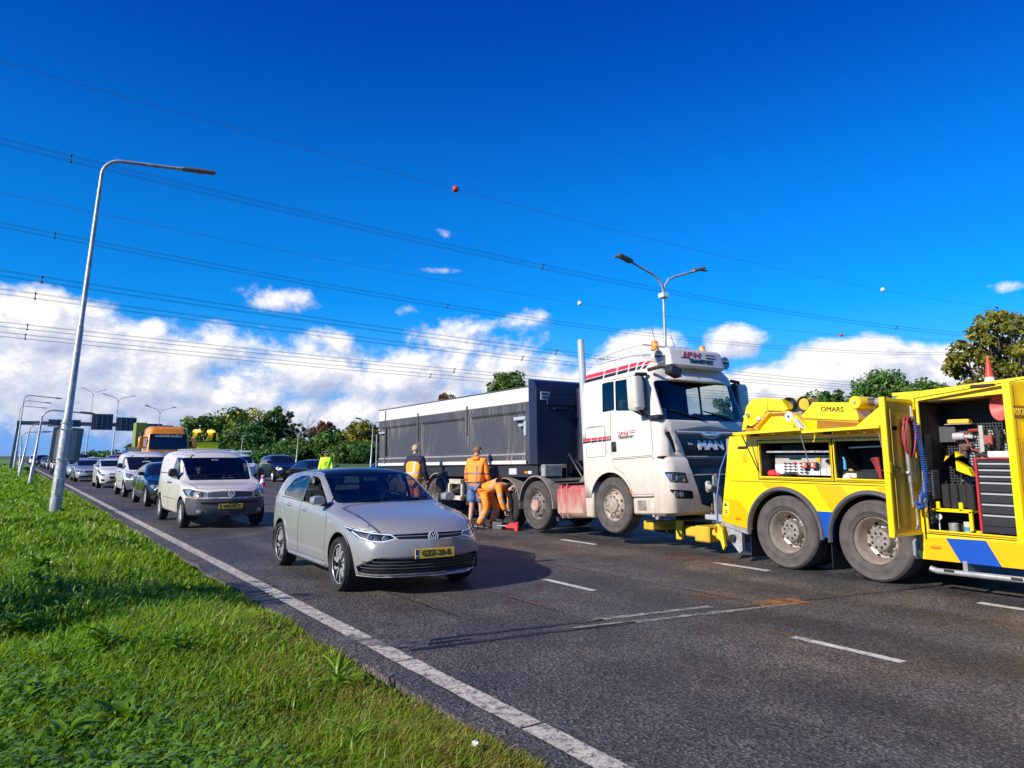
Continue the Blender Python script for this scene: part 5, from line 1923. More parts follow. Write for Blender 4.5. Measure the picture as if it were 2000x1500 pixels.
# decals: stripe of blocks along the roof side and a thin one behind the door
y = 11.40
for L_ in (0.56, 0.34, 0.29, 0.18, 0.085, 0.05):
 for z0, z1, m_ in ((2.985, 3.06, deco_red), (2.905, 2.97, deco_black)):
  k = 0.028 * (11.4 - y)
  f = score(cab, [(y, z0 + k), (y - L_, z0 + k + 0.028 * L_), (y - L_ - 0.02, z1 + k + 0.028 * L_), (y - 0.02, z1 + k)], 'x', lL)
  lift_l(cab, f, 'stripe_block', m_, lorry, -0.001)
 y -= L_ + 0.035
y = 11.48
for L_ in (0.28, 0.17, 0.13, 0.11, 0.06, 0.04):
 for z0, z1, m_ in ((1.745, 1.79, deco_red), (1.70, 1.738, deco_black)):
  f = score(cab, [(y, z0), (y - L_, z0 + 0.01), (y - L_, z1 + 0.01), (y, z1)], 'x', lL)
  lift_l(cab, f, 'stripe_block', m_, lorry, -0.001)
 y -= L_ + 0.015
# wheel arch, door and locker gaps
arch = [(10.72 + 0.60 * math.cos(a), 0.52 + 0.60 * math.sin(a)) for a in np.linspace(-0.3, PI + 0.3, 26)]
for t in (lL, lR):
 bmesh.ops.delete(cab, geom=[q for q in score(cab, arch, 'x', t) if q.is_valid], context='FACES')


def panel(poly, name, gap=0.008, mat_=lorry_c, axis='x', t=lL):
 score(cab, poly, axis, t)
 inn = set(q for q in score(cab, offset(poly, gap), axis, t) if q.is_valid)
 ring = [q for q in score(cab, poly, axis, t) if q.is_valid and q not in inn]
 d = lift_l(cab, list(inn), name, mat_, lorry, 0.0, seam, 35)
 if d:
  lift(cab, ring, 'seal', seam, d, 0.016, seam)
 return d


ldoor = panel(rounded([(9.52, 1.37), (9.54, 2.0), (9.66, 2.76), (9.78, 2.85), (10.60, 2.86), (10.62, 1.37)], 0.04, 3), 'door')
panel(rounded([(10.78, 1.42), (10.78, 2.0), (11.36, 2.0), (11.36, 1.42)], 0.03, 3), 'side_locker')
panel(rounded([(9.52, 0.70), (9.52, 1.35), (10.62, 1.35), (10.56, 1.20), (10.34, 1.08), (10.18, 0.88), (10.12, 0.70)], 0.03, 3), 'step_panel')
# dark front panel with the name, chrome wing and lion plate
gf = score(cab, rounded([(cx - 0.90, 1.79), (cx - 0.64, 1.345), (cx + 0.64, 1.345), (cx + 0.90, 1.79)], 0.03), 'y', lF)
grille = lift_l(cab, gf, 'grille', navy_g, lorry, 0.015, seam)
for s in (-1, 1):
 f = score(cab, [(cx + s * 1.02, 1.78), (cx + s * 1.10, 1.74), (cx + s * 0.93, 1.40), (cx + s * 0.88, 1.42)], 'y', lF)
 lift_l(cab, f, 'corner_vent', seam, lorry, 0.02, seam)
MB().box(cx - 1.06, cx + 1.06, 10.9, 11.4, 1.3, 2.5, 0.05).box(cx - 1.1, cx + 1.1, 9.6, 11.4, 1.05, 1.12).box(cx - 1.1, cx + 1.1, 11.38, 11.40, 1.1, 2.9).build('cab_interior', cavity, lorry, 40, loc=LL)
MB().box(cx - 1.08, cx + 1.08, 9.45, 9.85, 1.6, 1.96, 0.08).build('dashboard', plastic, lorry, 40, loc=LL)
for x in (cx - 0.62, cx + 0.62):
 MB().box(x - 0.26, x + 0.26, 10.3, 10.8, 1.4, 1.62, 0.06).box(x - 0.26, x + 0.26, 10.72, 10.88, 1.55, 2.3, 0.06).box(x - 0.15, x + 0.15, 10.74, 10.86, 2.32, 2.52, 0.04).build('seat', seat_m, lorry, 40, loc=LL)
M = Matrix.Translation((cx + 0.62, 10.0, 2.02)) @ Matrix.Rotation(R(-35), 4, 'X')
ring = [M @ Vector((0.23 * math.cos(a), 0, 0.23 * math.sin(a))) for a in np.linspace(0, 2 * PI, 25)]
lx(MB().tube(ring, 0.017, 8).tube([M @ Vector((-0.22, 0, 0)), M @ Vector((0.22, 0, 0))], 0.02, 6), 'steering_wheel', plastic)
MB().box(cx - 0.95, cx - 0.72, 9.60, 9.605, 2.02, 2.22).build('leaflet', mat('leaflet_grey', (0.25, 0.27, 0.30), 0.6), lorry, 0, loc=LL)
MB().box(cx + 0.70, cx + 0.98, 9.52, 9.60, 1.975, 2.0).build('paper_on_dash', white, lorry, 0, loc=LL)
cabo = LP(rest(cab, 'cab', lorry_c, lorry, 30))
md = cabo.modifiers.new('shell', 'SOLIDIFY')
md.thickness, md.offset = 0.02, -1
cabo.data.materials.append(cavity)
md.material_offset = md.material_offset_rim = 1


def lorry_text(s, size, m, p, width=None, side=True, **k):
 M = frame(p, *SIDE) if side else frame(p, (1, 0, 0), (0, 0.22, 1))
 return text(s, size, m, lorry, Matrix.Translation(LL) @ M, width=width, **k)


# lettering: door and front
p = l_side(10.20, 1.80)
lorry_text('IFH', 0.105, deco_red, (p.x - 0.004, 10.28, 1.80), 0.29, shear=0.3, bold=0.002, space=1.2)
lorry_text('TRANSPORT', 0.075, deco_black, (p.x - 0.004, 10.20, 1.735), 0.42, shear=0.3, bold=0.001)
for z, m_, y0, y1 in ((1.835, deco_red, 9.93, 10.08), (1.800, deco_black, 9.95, 10.10)):
 MB().box(p.x - 0.004, p.x - 0.001, y0, y1, z, z + 0.012).build('emblem_bar', m_, lorry, 0, loc=LL)
q = l_front(cx, 1.52)
silver_l = mat('letter_silver', (0.80, 0.80, 0.80), 0.35, 0.25)
lorry_text('MAN', 0.23, silver_l, (cx, q.y - 0.004, 1.53), 0.66, False, bold=0.010, depth=0.012)
lorry_text('TGX', 0.06, silver_l, (cx - 0.52, q.y - 0.002, 1.56), 0.13, False, bold=0.002)
b = MB()
pts = []
for x in np.linspace(-0.88, 0.88, 31):
 z0 = 1.775
 dz = 0.075 * max(0.0, 1 - (abs(x) / 0.26) ** 3) + 0.040
 y_ = l_front(cx + x, 1.74).y - 0.012
 pts.append((x, y_, z0, dz))
b.grid([[Vector((cx + x, y_, z0 + 0.012)) for x, y_, z0, dz in pts], [Vector((cx + x, y_ - 0.022, z0 - dz * 0.4)) for x, y_, z0, dz in pts], [Vector((cx + x, y_ + 0.004, z0 - dz - 0.01)) for x, y_, z0, dz in pts]])
lx(b, 'chrome_wing', chrome, smooth=60)
lx(MB().prism([(cx - 0.13, 1.765), (cx - 0.09, 1.69), (cx + 0.09, 1.69), (cx + 0.13, 1.765)], q.y - 0.035, q.y - 0.02, 'y'), 'emblem_plate', deco_black)
lx(MB().prism([(cx - 0.055, 1.705), (cx - 0.03, 1.735), (cx + 0.02, 1.738), (cx + 0.05, 1.757), (cx + 0.065, 1.745), (cx + 0.04, 1.725), (cx + 0.045, 1.705), (cx + 0.03, 1.705), (cx + 0.02, 1.722), (cx - 0.02, 1.72), (cx - 0.035, 1.705)], q.y - 0.042, q.y - 0.036, 'y'), 'emblem', silver_l)
# lower front: corner bumpers in cab colour round a dark middle
sh = to_bm(loft([(0.33, cx - 1.15, cx + 1.15, 9.24, 9.56, 0.14, 0.02), (0.38, cx - 1.21, cx + 1.21, 9.18, 9.56, 0.16, 0.02), (0.70, cx - 1.22, cx + 1.22, 9.16, 9.56, 0.17, 0.02), (1.05, cx - 1.22, cx + 1.22, 9.18, 9.56, 0.19, 0.02), (1.27, cx - 1.215, cx + 1.215, 9.22, 9.54, 0.20, 0.02), (1.325, cx - 1.19, cx + 1.19, 9.27, 9.52, 0.22, 0.02)], 6))
sF = lambda c, n: n.y < -0.1
for s in (-1, 1):
 f = score(sh, rounded([(cx + s * 1.205, 1.075), (cx + s * 0.80, 1.055), (cx + s * 0.745, 0.87), (cx + s * 1.15, 0.89)], 0.03), 'y', sF)
 hb = lift_l(sh, f, 'headlight', lamp_chrome, lorry, 0.05, seam, keep=True)
 lift(sh, f, 'lens', lampglass, hb, 0.002)
 for xx, m_ in ((1.05, lamp_chrome), (0.87, lamp_chrome)):
  M = frame((cx + s * xx, 9.22, 0.985), (1, 0, 0), (0, 0, 1)) @ Matrix.Rotation(R(-90), 4, 'Y')
  MB().lathe([(0.07, 0), (0.068, 0.02), (0.05, -0.005), (0.03, 0.012), (0, 0.016)], 20, M).build('projector', m_, hb, 60)
 MB().box(cx + s * 0.80 - 0.03, cx + s * 0.80 + 0.03, 9.19, 9.22, 0.89, 0.94, 0.008).build('indicator', amber, hb, 40)
 f = score(sh, rounded([(cx + s * 1.18, 0.775), (cx + s * 0.68, 0.74), (cx + s * 0.65, 0.60), (cx + s * 1.08, 0.62)], 0.03), 'y', sF)
 lift_l(sh, f, 'fog_recess', seam, lorry, 0.03, seam)
 for xx in (1.06, 0.93):
  lx(MB().box(cx + s * xx - 0.055, cx + s * xx + 0.055, 9.17, 9.20, 0.64, 0.74, 0.012), 'fog_lamp', lamp_chrome)
f = score(sh, [(cx - 0.70, 1.40), (cx - 0.66, 1.15), (cx - 0.46, 0.50), (cx - 0.20, 0.44), (cx + 0.20, 0.44), (cx + 0.46, 0.50), (cx + 0.66, 1.15), (cx + 0.70, 1.40)], 'y', lambda c, n: n.y < -0.1 or n.z > 0.3)
lift_l(sh, f, 'lower_grille', navy_g, lorry, 0.06, seam)
bump = LP(rest(sh, 'bumper', lorry_c, lorry, 35))
lx(MB().box(cx - 0.66, cx + 0.66, 9.24, 9.28, 1.17, 1.30, 0.01), 'grille_slat', plastic)
lx(MB().box(cx - 0.60, cx + 0.60, 9.19, 9.25, 1.00, 1.02, 0.004), 'grille_rail', alloy)
lx(MB().box(cx - 1.19, cx + 1.19, 9.32, 9.52, 1.30, 1.35, 0.01), 'front_gap', seam)
MB().box(cx - 0.26, cx + 0.26, 9.12, 9.135, 0.40, 0.51).build('number_plate', mat('plate_dull', (0.35, 0.17, 0.04), 0.6), lorry, 0, loc=LL)
lorry_text('86-BXS-7', 0.09, black, (cx, 9.117, 0.455), 0.42, False, bold=0.002)
# bent bracket and tow eye hanging in the dark middle
lx(MB().plate([(cx - 0.26, 9.05, 0.98), (cx - 0.17, 9.05, 1.02), (cx - 0.13, 9.0, 0.45), (cx - 0.26, 8.98, 0.25), (cx - 0.33, 9.0, 0.24)], 0.03).box(cx - 0.40, cx - 0.26, 9.06, 9.14, 0.70, 0.90, 0.03).tube([(cx - 0.30, 9.02, 0.80), (cx - 0.42, 9.0, 0.80)], 0.04, 8), 'towing_bracket', galv)
# visor
b = MB()
rows = []
for x in np.linspace(-1.10, 1.10, 21):
 k = abs(x) / 1.1
 yb = 9.36 + 0.30 * k ** 3
 rows.append([Vector((cx + x, yb, 2.70 + 0.02 * k)), Vector((cx + x, yb - 0.005, 2.735 + 0.02 * k)), Vector((cx + x * 0.985, yb + 0.10, 2.86)), Vector((cx + x * 0.97, yb + 0.24, 2.95))])
b.grid(rows)
vis = lx(b, 'sun_visor', lorry_c, smooth=50)
md = vis.modifiers.new('s', 'SOLIDIFY')
md.thickness = 0.02
b = MB()
for x in (-0.95, -0.45, 0.0, 0.45, 0.95):
 b.box(cx + x - 0.02, cx + x + 0.02, 9.40 + 0.3 * (abs(x) / 1.1) ** 3, 9.45 + 0.3 * (abs(x) / 1.1) ** 3, 2.78, 2.81, 0.005)
lx(b, 'visor_bolts', seam)
# sign box with its round lamps
sb = loft([(2.98, cx - 0.72, cx + 0.72, 9.42, 9.72, 0.05, 0.04), (3.02, cx - 0.74, cx + 0.74, 9.38, 9.74, 0.06, 0.05), (3.30, cx - 0.72, cx + 0.72, 9.44, 9.74, 0.06, 0.05), (3.345, cx - 0.69, cx + 0.69, 9.49, 9.71, 0.05, 0.04)], 4)
sign = lx(sb, 'roof_sign', lorry_top, smooth=30)
Ms = lambda x, z: Matrix.Translation(LL) @ frame((x, 9.386 + (z - 3.05) * 0.214 - 0.006, z), (1, 0, 0), (0, 0.214, 1))
text('IFH', 0.135, deco_red, sign, Matrix.Translation(-Vector(LL)) @ Ms(cx - 0.16, 3.225), width=0.50, shear=0.3, bold=0.004, space=1.25)
text('TRANSPORT', 0.115, deco_black, sign, Matrix.Translation(-Vector(LL)) @ Ms(cx + 0.07, 3.105), width=0.66, shear=0.3, bold=0.003)
for z, m_ in ((3.24, deco_red), (3.18, deco_black)):
 MB().box(cx + 0.24, cx + 0.50, 9.386 + (z - 3.05) * 0.214 - 0.006, 9.386 + (z - 3.05) * 0.214 + 0.02, z, z + 0.02).build('emblem_bar', m_, sign)
MB().box(cx - 0.44, cx - 0.22, 9.386 + 0.016, 9.44, 3.155, 3.17).build('emblem_bar', deco_black, sign)
for s in (-1, 1):
 M = Matrix.Translation((cx + s * 0.90, 9.52, 3.16)) @ Matrix.Rotation(R(90), 4, 'Z')
 la = lx(MB().lathe([(0.0, 0.12), (0.10, 0.10), (0.125, 0.03), (0.13, 0.0), (0.115, -0.01)], 24, M), 'spot_lamp', lorry_top)
 lx(MB().lathe([(0.115, -0.004), (0.06, 0.01), (0.0, 0.02)], 24, M), 'lamp_glass', lamp_chrome, la)
 lx(MB().box(cx + s * 0.90 - 0.10, cx + s * 0.90 + 0.10, 9.505, 9.515, 3.15, 3.175), 'lamp_bar', seam, la)
# roof rail with beacons and little work lamps
b = MB()
for s in (-1, 1):
 b.tube([(cx + s * 0.92, 11.25, 3.22), (cx + s * 0.92, 11.22, 3.40), (cx + s * 0.92, 10.2, 3.46), (cx + s * 0.88, 9.95, 3.46)], 0.016, 6)
 for y_ in (10.95, 10.6, 10.25, 9.95):
  b.tube([(cx + s * 0.9, y_, 3.24), (cx + s * 0.92, y_, 3.45)], 0.012, 6)
 b.tube([(cx + s * 0.90, 11.1, 3.30), (cx + s * 0.90, 9.95, 3.32)], 0.012, 6)
b.tube([(cx - 0.88, 9.95, 3.46), (cx + 0.88, 9.95, 3.46)], 0.016, 6)
b.tube([(cx - 0.92, 11.22, 3.40), (cx + 0.92, 11.22, 3.40)], 0.014, 6)
lx(b, 'roof_rail', lorry_top, smooth=60)
for x in (cx - 0.62, cx + 0.68):
 M = Matrix.Translation((x, 9.88, 3.36)) @ Matrix.Rotation(R(-90), 4, 'Y')
 bb = lx(MB().lathe([(0.075, 0), (0.075, 0.04), (0.068, 0.045), (0.0, 0.045)], 20, M), 'beacon', mat('beacon_base', (0.55, 0.25, 0.03), 0.4))
 lx(MB().lathe([(0.066, 0.045), (0.064, 0.15), (0.05, 0.175), (0.0, 0.18)], 20, M), 'beacon_dome', amber, bb)
 lx(MB().ball((x, 9.86, 3.46), 0.028, 10), 'beacon_bulb', mat('bulb_glow', (1, 0.6, 0.1), 0.3, emit=((1, 0.55, 0.08), 4.0)), bb)
for x in (cx - 0.08, cx + 0.10, cx + 0.28):
 M = Matrix.Translation((x, 9.90, 3.43)) @ Matrix.Rotation(R(90), 4, 'Z')
 w_ = lx(MB().lathe([(0.0, 0.06), (0.04, 0.05), (0.055, 0.0), (0.048, -0.005)], 16, M), 'work_lamp', plastic)
 lx(MB().lathe([(0.048, -0.002), (0.0, 0.004)], 16, M), 'lamp_glass', drl, w_)
lx(MB().tube([(cx - 0.1, 10.3, 3.3), (cx - 0.12, 10.45, 4.05)], 0.006, 5), 'aerial', plastic)
lx(MB().tube([(cx + 0.45, 10.3, 3.3), (cx + 0.43, 10.45, 3.85)], 0.006, 5), 'aerial', plastic)
# mirrors
for s in (-1, 1):
 x0 = cx + s * 1.42
 b = loft([(2.17, x0 - 0.10, x0 + 0.10, 9.55, 9.72, 0.05, 0.02), (2.21, x0 - 0.125, x0 + 0.125, 9.52, 9.73, 0.07, 0.02), (2.70, x0 - 0.125, x0 + 0.125, 9.52, 9.73, 0.07, 0.02), (2.77, x0 - 0.105, x0 + 0.105, 9.55, 9.72, 0.06, 0.02)], 4)
 mo = lx(b, 'wing_mirror', lorry_c, smooth=35)
 lx(MB().box(x0 - 0.105, x0 + 0.105, 9.73, 9.736, 2.23, 2.70), 'mirror_glass', chrome, mo)
 lx(MB().box(x0 + s * -0.17 - 0.05, x0 + s * -0.17 + 0.05, 9.58, 9.72, 2.17, 2.79, 0.03), 'mirror_back', plastic, mo)
 lx(MB().tube([(cx + s * 1.15, 9.62, 2.83), (x0 - s * 0.05, 9.64, 2.82), (x0, 9.64, 2.74)], 0.035, 8).tube([(cx + s * 1.18, 9.58, 2.06), (cx + s * 1.30, 9.60, 2.10), (x0 - s * 0.08, 9.62, 2.22)], 0.05, 8), 'mirror_arm', plastic, mo)
 lx(MB().box(cx + s * 1.16 - 0.10, cx + s * 1.16 + 0.10, 9.30, 9.56, 1.98, 2.07, 0.03), 'mirror_foot', plastic, mo)
km = lx(MB().box(cx - 1.16, cx - 0.88, 8.98, 9.16, 2.72, 2.90, 0.03, Matrix.Translation((cx - 1.02, 9.07, 2.81)) @ Matrix.Rotation(R(18), 4, 'Y') @ Matrix.Translation((-cx + 1.02, -9.07, -2.81))), 'kerb_mirror', plastic)
lx(MB().tube([(cx - 1.15, 9.55, 2.90), (cx - 1.12, 9.2, 2.92), (cx - 1.05, 9.1, 2.88)], 0.035, 8), 'mirror_arm', plastic, km)
p = l_side(10.53, 1.58)
lx(MB().box(p.x - 0.025, p.x + 0.01, 10.47, 10.60, 1.49, 1.68, 0.02), 'handle', plastic)
lx(MB().box(p.x - 0.032, p.x - 0.01, 10.50, 10.55, 1.52, 1.65, 0.01), 'handle_grip', seam)
# wipers
for x0, x1 in ((-0.92, -0.15), (-0.08, 0.68)):
 pts = [l_front(cx + x0 + (x1 - x0) * u, 2.16 - 0.14 * u) + Vector((0, -0.02, 0)) for u in np.linspace(0, 1, 6)]
 lx(MB().tube(pts, 0.014, 5), 'wiper', plastic)
# steps, battery box, tank
st = lx(MB().box(9.42, 9.75, 9.56, 10.15, 0.35, 0.65, 0.03), 'step', lorry_c)
lx(MB().box(9.412, 9.43, 9.80, 10.02, 0.42, 0.60, 0.01), 'step_tread', fender_m, st)
lx(MB().box(9.412, 9.43, 9.62, 9.68, 0.46, 0.56, 0.01), 'step_lamp', white, st)
lx(MB().box(9.42, 9.9, 11.26, 11.50, 0.28, 0.98, 0.03), 'battery_box', lorry_c)
tk = to_bm(MB().box(9.44, 10.15, 11.52, 12.52, 0.27, 0.93, 0.10))
tank = LP(rest(tk, 'side_tank', lorry_red, lorry, 40))
for y_ in (12.10, 12.28):
 lx(MB().box(9.43, 10.16, y_ - 0.022, y_ + 0.022, 0.255, 0.945, 0.10), 'tank_strap', lorry_red, tank)
lx(MB().box(9.44, 10.2, 11.50, 12.6, 0.945, 0.97), 'tank_cover', frame_m, tank)
lx(MB().box(9.44, 10.2, 12.40, 12.48, 0.2, 0.28), 'tank_foot', frame_m, tank)
# frame, axles, fenders, stack
lx(MB().box(cx - 0.45, cx - 0.35, 9.6, 15.3, 0.72, 1.0).box(cx + 0.35, cx + 0.45, 9.6, 15.3, 0.72, 1.0).box(cx - 0.9, cx + 0.9, 12.7, 15.2, 0.98, 1.04).box(cx - 0.6, cx + 0.6, 9.6, 11.5, 0.5, 1.05).box(cx - 1.0, cx + 1.0, 10.65, 10.79, 0.42, 0.58).box(cx - 1.0, cx + 1.0, 13.1, 13.24, 0.44, 0.58).box(cx - 1.0, cx + 1.0, 14.28, 14.42, 0.44, 0.58), 'chassis', frame_m)
lx(MB().box(9.6, 10.1, 11.5, 12.9, 1.0, 1.06, 0.01), 'walkway', frame_m)
lx(MB().tube([(9.62, 11.80, 0.95), (9.60, 11.62, 1.08), (9.58, 11.58, 1.25)], 0.07, 12), 'exhaust_elbow', fender_m, smooth=60)
lx(MB().tube([(9.58, 11.58, 1.22), (9.58, 11.58, 3.84)], 0.072, 16, cap=False).tube([(9.58, 11.58, 1.6), (9.58, 11.58, 3.83)], 0.066, 12), 'exhaust_stack', mat('stack_chrome', (0.62, 0.60, 0.57), 0.25, 0.35), smooth=60)
for y_, ex in ((13.17, 0), (14.38, 0)):
 for s in (-1, 1):
  xa, xb = cx + s * 1.19, cx + s * 0.72
  b = MB()
  for a0, a1 in ((-0.12, PI + 0.12),):
   rows = []
   for r_ in (0.60, 0.625):
    rows.append([(y_ + r_ * math.cos(a), 0.52 + r_ * math.sin(a)) for a in np.linspace(a0, a1, 17)])
   b.grid([[Vector((xa, *q)) for q in rows[0]], [Vector((xa, *q)) for q in rows[1]], [Vector((xb, *q)) for q in rows[1]], [Vector((xb, *q)) for q in rows[0]], [Vector((xa, *q)) for q in rows[0]]])
  lx(b, 'mudguard', fender_m, smooth=40)
for y_, st_, tmat in ((10.72, 'steel_convex', tyre_grey), (13.17, 'steel_convex', tyre_dusty), (14.38, 'deep', rubber)):
 for s in (-1, 1):
  w = wheel(lorry, (s * (1.17 - 0.16), y_ - LO.y, 0.515 + (0.0 if y_ != 13.17 else 0.0)), 0.515, 0.32, 0.30, st_, s, tmat, {10.72: mat('rim_dusty', (0.40, 0.33, 0.26), 0.6, 0.3, vary=0.25, vscale=14), 13.17: mat('rim_brown', (0.20, 0.16, 0.14), 0.7, 0.2, vary=0.3, vscale=14), 14.38: mat('rim_dark', (0.035, 0.035, 0.036), 0.6, 0.3)}[y_], 48)
  if y_ == 13.17:
   MB().lathe([(0.13, -0.19), (0.10, -0.215), (0.0, -0.215)], 16).build('hub_cap', lorry_red, w, 40)
lx(MB().box(9.45, 9.50, 9.66, 9.72, 0.30, 0.36, 0.02).tube([(9.55, 9.6, 0.34), (9.36, 9.5, 0.30)], 0.03, 8), 'step_hook', galv)
lx(MB().tube([(9.40, 10.16, 0.76), (9.405, 10.16, 0.76)], 0.03, 12), 'side_marker', amber)
lx(MB().tube([(9.8, 12.0, 1.05), (9.7, 12.3, 1.55), (9.9, 12.6, 1.5), (10.1, 12.9, 1.1)], 0.022, 6).tube([(9.9, 11.9, 1.05), (9.8, 12.2, 1.42), (10.0, 12.5, 1.4), (10.2, 12.9, 1.1)], 0.018, 6), 'air_line', plastic, smooth=60)

# ================================================================== THE TIPPING TRAILER
TO = Vector((10.67, 20.5, 0))
trailer = empty('tipping_trailer', 'dark anthracite tipping trailer with a white top band, coupled behind the lorry tractor', 'trailer', TO, rot=(-R(0.95), 0, 0))
TL = tuple(-TO)
antra = mat('trailer_anthracite', (0.060, 0.062, 0.070), 0.5, vary=0.2, vscale=2)


def streaked(name, base, dirt):
 m = bpy.data.materials.new(name)
 m.use_nodes = True
 t = NT(m.node_tree)
 b = t.n['Principled BSDF']
 tc = t.new('ShaderNodeTexCoord').outputs['Object']
 mp = t.new('ShaderNodeMapping')
 mp.inputs['Scale'].default_value = (1, 7.0, 0.45)
 t.l.new(tc, mp.inputs[0])
 n1 = t.noise(mp.outputs[0], 2.2, 5, 0.65)
 n2 = t.noise(tc, 0.55, 2, 0.5)
 n3 = t.noise(tc, 22, 5, 0.7)
 f = t.math('MULTIPLY', t.ramp(n1, 0.46, 0.80), t.ramp(n2, 0.44, 0.66))
 f = t.math('ADD', f, t.math('MULTIPLY', t.ramp(n3, 0.45, 0.75), 0.16), clamp=True)
 t.l.new(t.mix(f, base, dirt), b.inputs['Base Color'])
 b.inputs['Roughness'].default_value = 0.55
 MATS[name] = m
 return m


panel_m = streaked('trailer_panel', (0.055, 0.057, 0.068), (0.30, 0.25, 0.22))
band_m = streaked('trailer_band', (0.70, 0.66, 0.58), (0.40, 0.32, 0.24))
navyt = mat('trailer_navy', (0.010, 0.014, 0.042), 0.4, coat=0.3, dirt=((0.06, 0.055, 0.055), 0.2, 1.2, 2.2, 3))


def tx(b, name, m, parent=None, smooth=30):
 return b.build(name, m, trailer if parent is None else parent, smooth, loc=TL if parent is None else (0, 0, 0))


x0, x1 = 9.44, 11.90
tx(MB().box(x0 + 0.07, x1 - 0.07, 13.45, 21.5, 1.38, 2.98), 'body', antra)
tx(MB().box(x0 - 0.005, x0 + 0.08, 13.35, 21.55, 2.69, 3.02, 0.012).box(x1 - 0.08, x1 + 0.005, 13.35, 21.55, 2.69, 3.02, 0.012), 'top_band', band_m)
tx(MB().box(x0 - 0.015, x0 + 0.09, 13.35, 21.57, 3.02, 3.05, 0.01).box(x1 - 0.09, x1 + 0.015, 13.35, 21.57, 3.02, 3.05, 0.01), 'top_rail', mat('rail_grey', (0.10, 0.10, 0.11), 0.5))
tx(MB().box(x0 + 0.02, x1 - 0.02, 13.4, 21.5, 2.96, 2.985), 'tarpaulin', mat('tarp', (0.05, 0.05, 0.055), 0.7))
tx(MB().box(x0 - 0.012, x0 + 0.07, 13.47, 21.53, 1.33, 1.415, 0.01), 'bottom_strip', band_m)
sk = tx(MB().box(x0, x0 + 0.075, 13.47, 21.53, 1.415, 1.525).box(x0, x0 + 0.075, 13.47, 21.53, 2.50, 2.685), 'side_frame', panel_m)
tx(MB().box(x0 - 0.012, x0 + 0.07, 13.47, 21.50, 1.525, 1.57, 0.012), 'side_rail', mat('rail_pale', (0.30, 0.28, 0.27), 0.5, vary=0.2, vscale=3))
for ya, yb in ((13.55, 16.0), (16.22, 18.68), (18.95, 21.40)):
 pn = MB()
 O_ = [(ya, 1.57), (yb, 1.57), (yb, 2.50), (ya, 2.50)]
 I_ = [(ya + 0.07, 1.63), (yb - 0.07, 1.63), (yb - 0.10, 2.44), (ya + 0.07, 2.44)]
 pn.add([(x0 + 0.002, *q) for q in O_] + [(x0 + 0.05, *q) for q in I_], [(0, 1, 5, 4), (1, 2, 6, 5), (2, 3, 7, 6), (3, 0, 4, 7), (4, 5, 6, 7)])
 tx(pn, 'side_panel', panel_m, smooth=20)
for y_, z0 in ((16.11, 2.05), (18.82, 2.0)):
 tx(MB().box(x0 - 0.03, x0 + 0.01, y_ - 0.03, y_ + 0.03, z0, 2.78, 0.008), 'strap', antra)
 tx(MB().box(x0, x0 + 0.06, y_ - 0.11, y_ + 0.13, 1.57, 2.5), 'side_post', panel_m)
tx(MB().box(x0 - 0.02, x0 + 0.03, 21.0, 21.06, 1.4, 3.0, 0.006), 'strap', antra)
tx(MB().box(x0 - 0.012, x0 + 0.05, 13.40, 13.56, 1.33, 2.68, 0.01), 'corner_post', antra)
tx(MB().box(x0 - 0.05, x0, 13.52, 13.98, 2.30, 2.38, 0.01), 'latch', alloy)
tx(MB().box(x0 - 0.05, x0, 13.50, 13.58, 1.95, 2.28, 0.01), 'latch', alloy)
tx(MB().box(x0 - 0.05, x0, 13.60, 13.80, 2.16, 2.22, 0.01), 'latch', alloy)
tx(MB().box(x0 - 0.04, x0, 21.05, 21.40, 2.30, 2.36, 0.01), 'latch', alloy)
hb = tx(MB().prism([(13.12, 1.33), (13.12, 2.98), (13.20, 3.14), (13.42, 3.20), (13.42, 1.33)], x0 - 0.01, x1 + 0.01, 'x'), 'head_board', navyt, smooth=25)
tx(MB().box(x0 + 0.25, x1 - 0.5, 13.08, 13.13, 2.60, 2.80, 0.02).box(x0 + 0.4, x0 + 0.75, 13.02, 13.12, 2.50, 2.56, 0.02).tube([(x0 + 1.2, 13.05, 1.4), (x0 + 1.2, 13.05, 3.0)], 0.13, 14), 'tipping_ram', navyt)
tx(MB().box(x0 + 0.1, x0 + 0.34, 13.105, 13.118, 2.72, 2.90), 'warning_label', mat('label_grey', (0.55, 0.55, 0.55), 0.5))
tx(MB().box(x0 + 0.13, x0 + 0.31, 13.10, 13.106, 2.76, 2.79).box(x0 + 0.13, x0 + 0.31, 13.10, 13.106, 2.83, 2.87), 'label_marks', black)
tx(MB().plate([(x0 + 1.45, 13.05, 1.55), (x0 + 1.45, 13.05, 1.98), (x0 + 1.85, 13.0, 1.72)], 0.03).box(x0 + 1.4, x0 + 1.9, 12.98, 13.1, 1.66, 1.70), 'hose_bracket', galv)
tx(MB().box(cx - 0.55, cx - 0.40, 12.9, 21.3, 0.98, 1.33).box(cx + 0.40, cx + 0.55, 12.9, 21.3, 0.98, 1.33).box(x0 + 0.1, x1 - 0.1, 13.1, 14.8, 1.16, 1.30), 'chassis', frame_m)
tx(MB().box(x0 + 0.06, x0 + 0.10, 13.2, 21.2, 1.05, 1.32), 'chassis_skirt', mat('skirt_dark', (0.02, 0.022, 0.03), 0.6))
tx(MB().box(x0 + 0.03, x0 + 0.09, 14.0, 14.3, 1.10, 1.24, 0.01), 'chassis_plate', mat('label_grey', (0.55, 0.55, 0.55), 0.5))
tx(MB().box(x0 + 0.03, x0 + 0.06, 13.55, 13.68, 1.12, 1.18, 0.01), 'marker_lamp', amber)
tx(MB().box(x0 + 0.03, x0 + 0.06, 13.42, 13.54, 1.12, 1.18, 0.01), 'marker_lamp', drl)
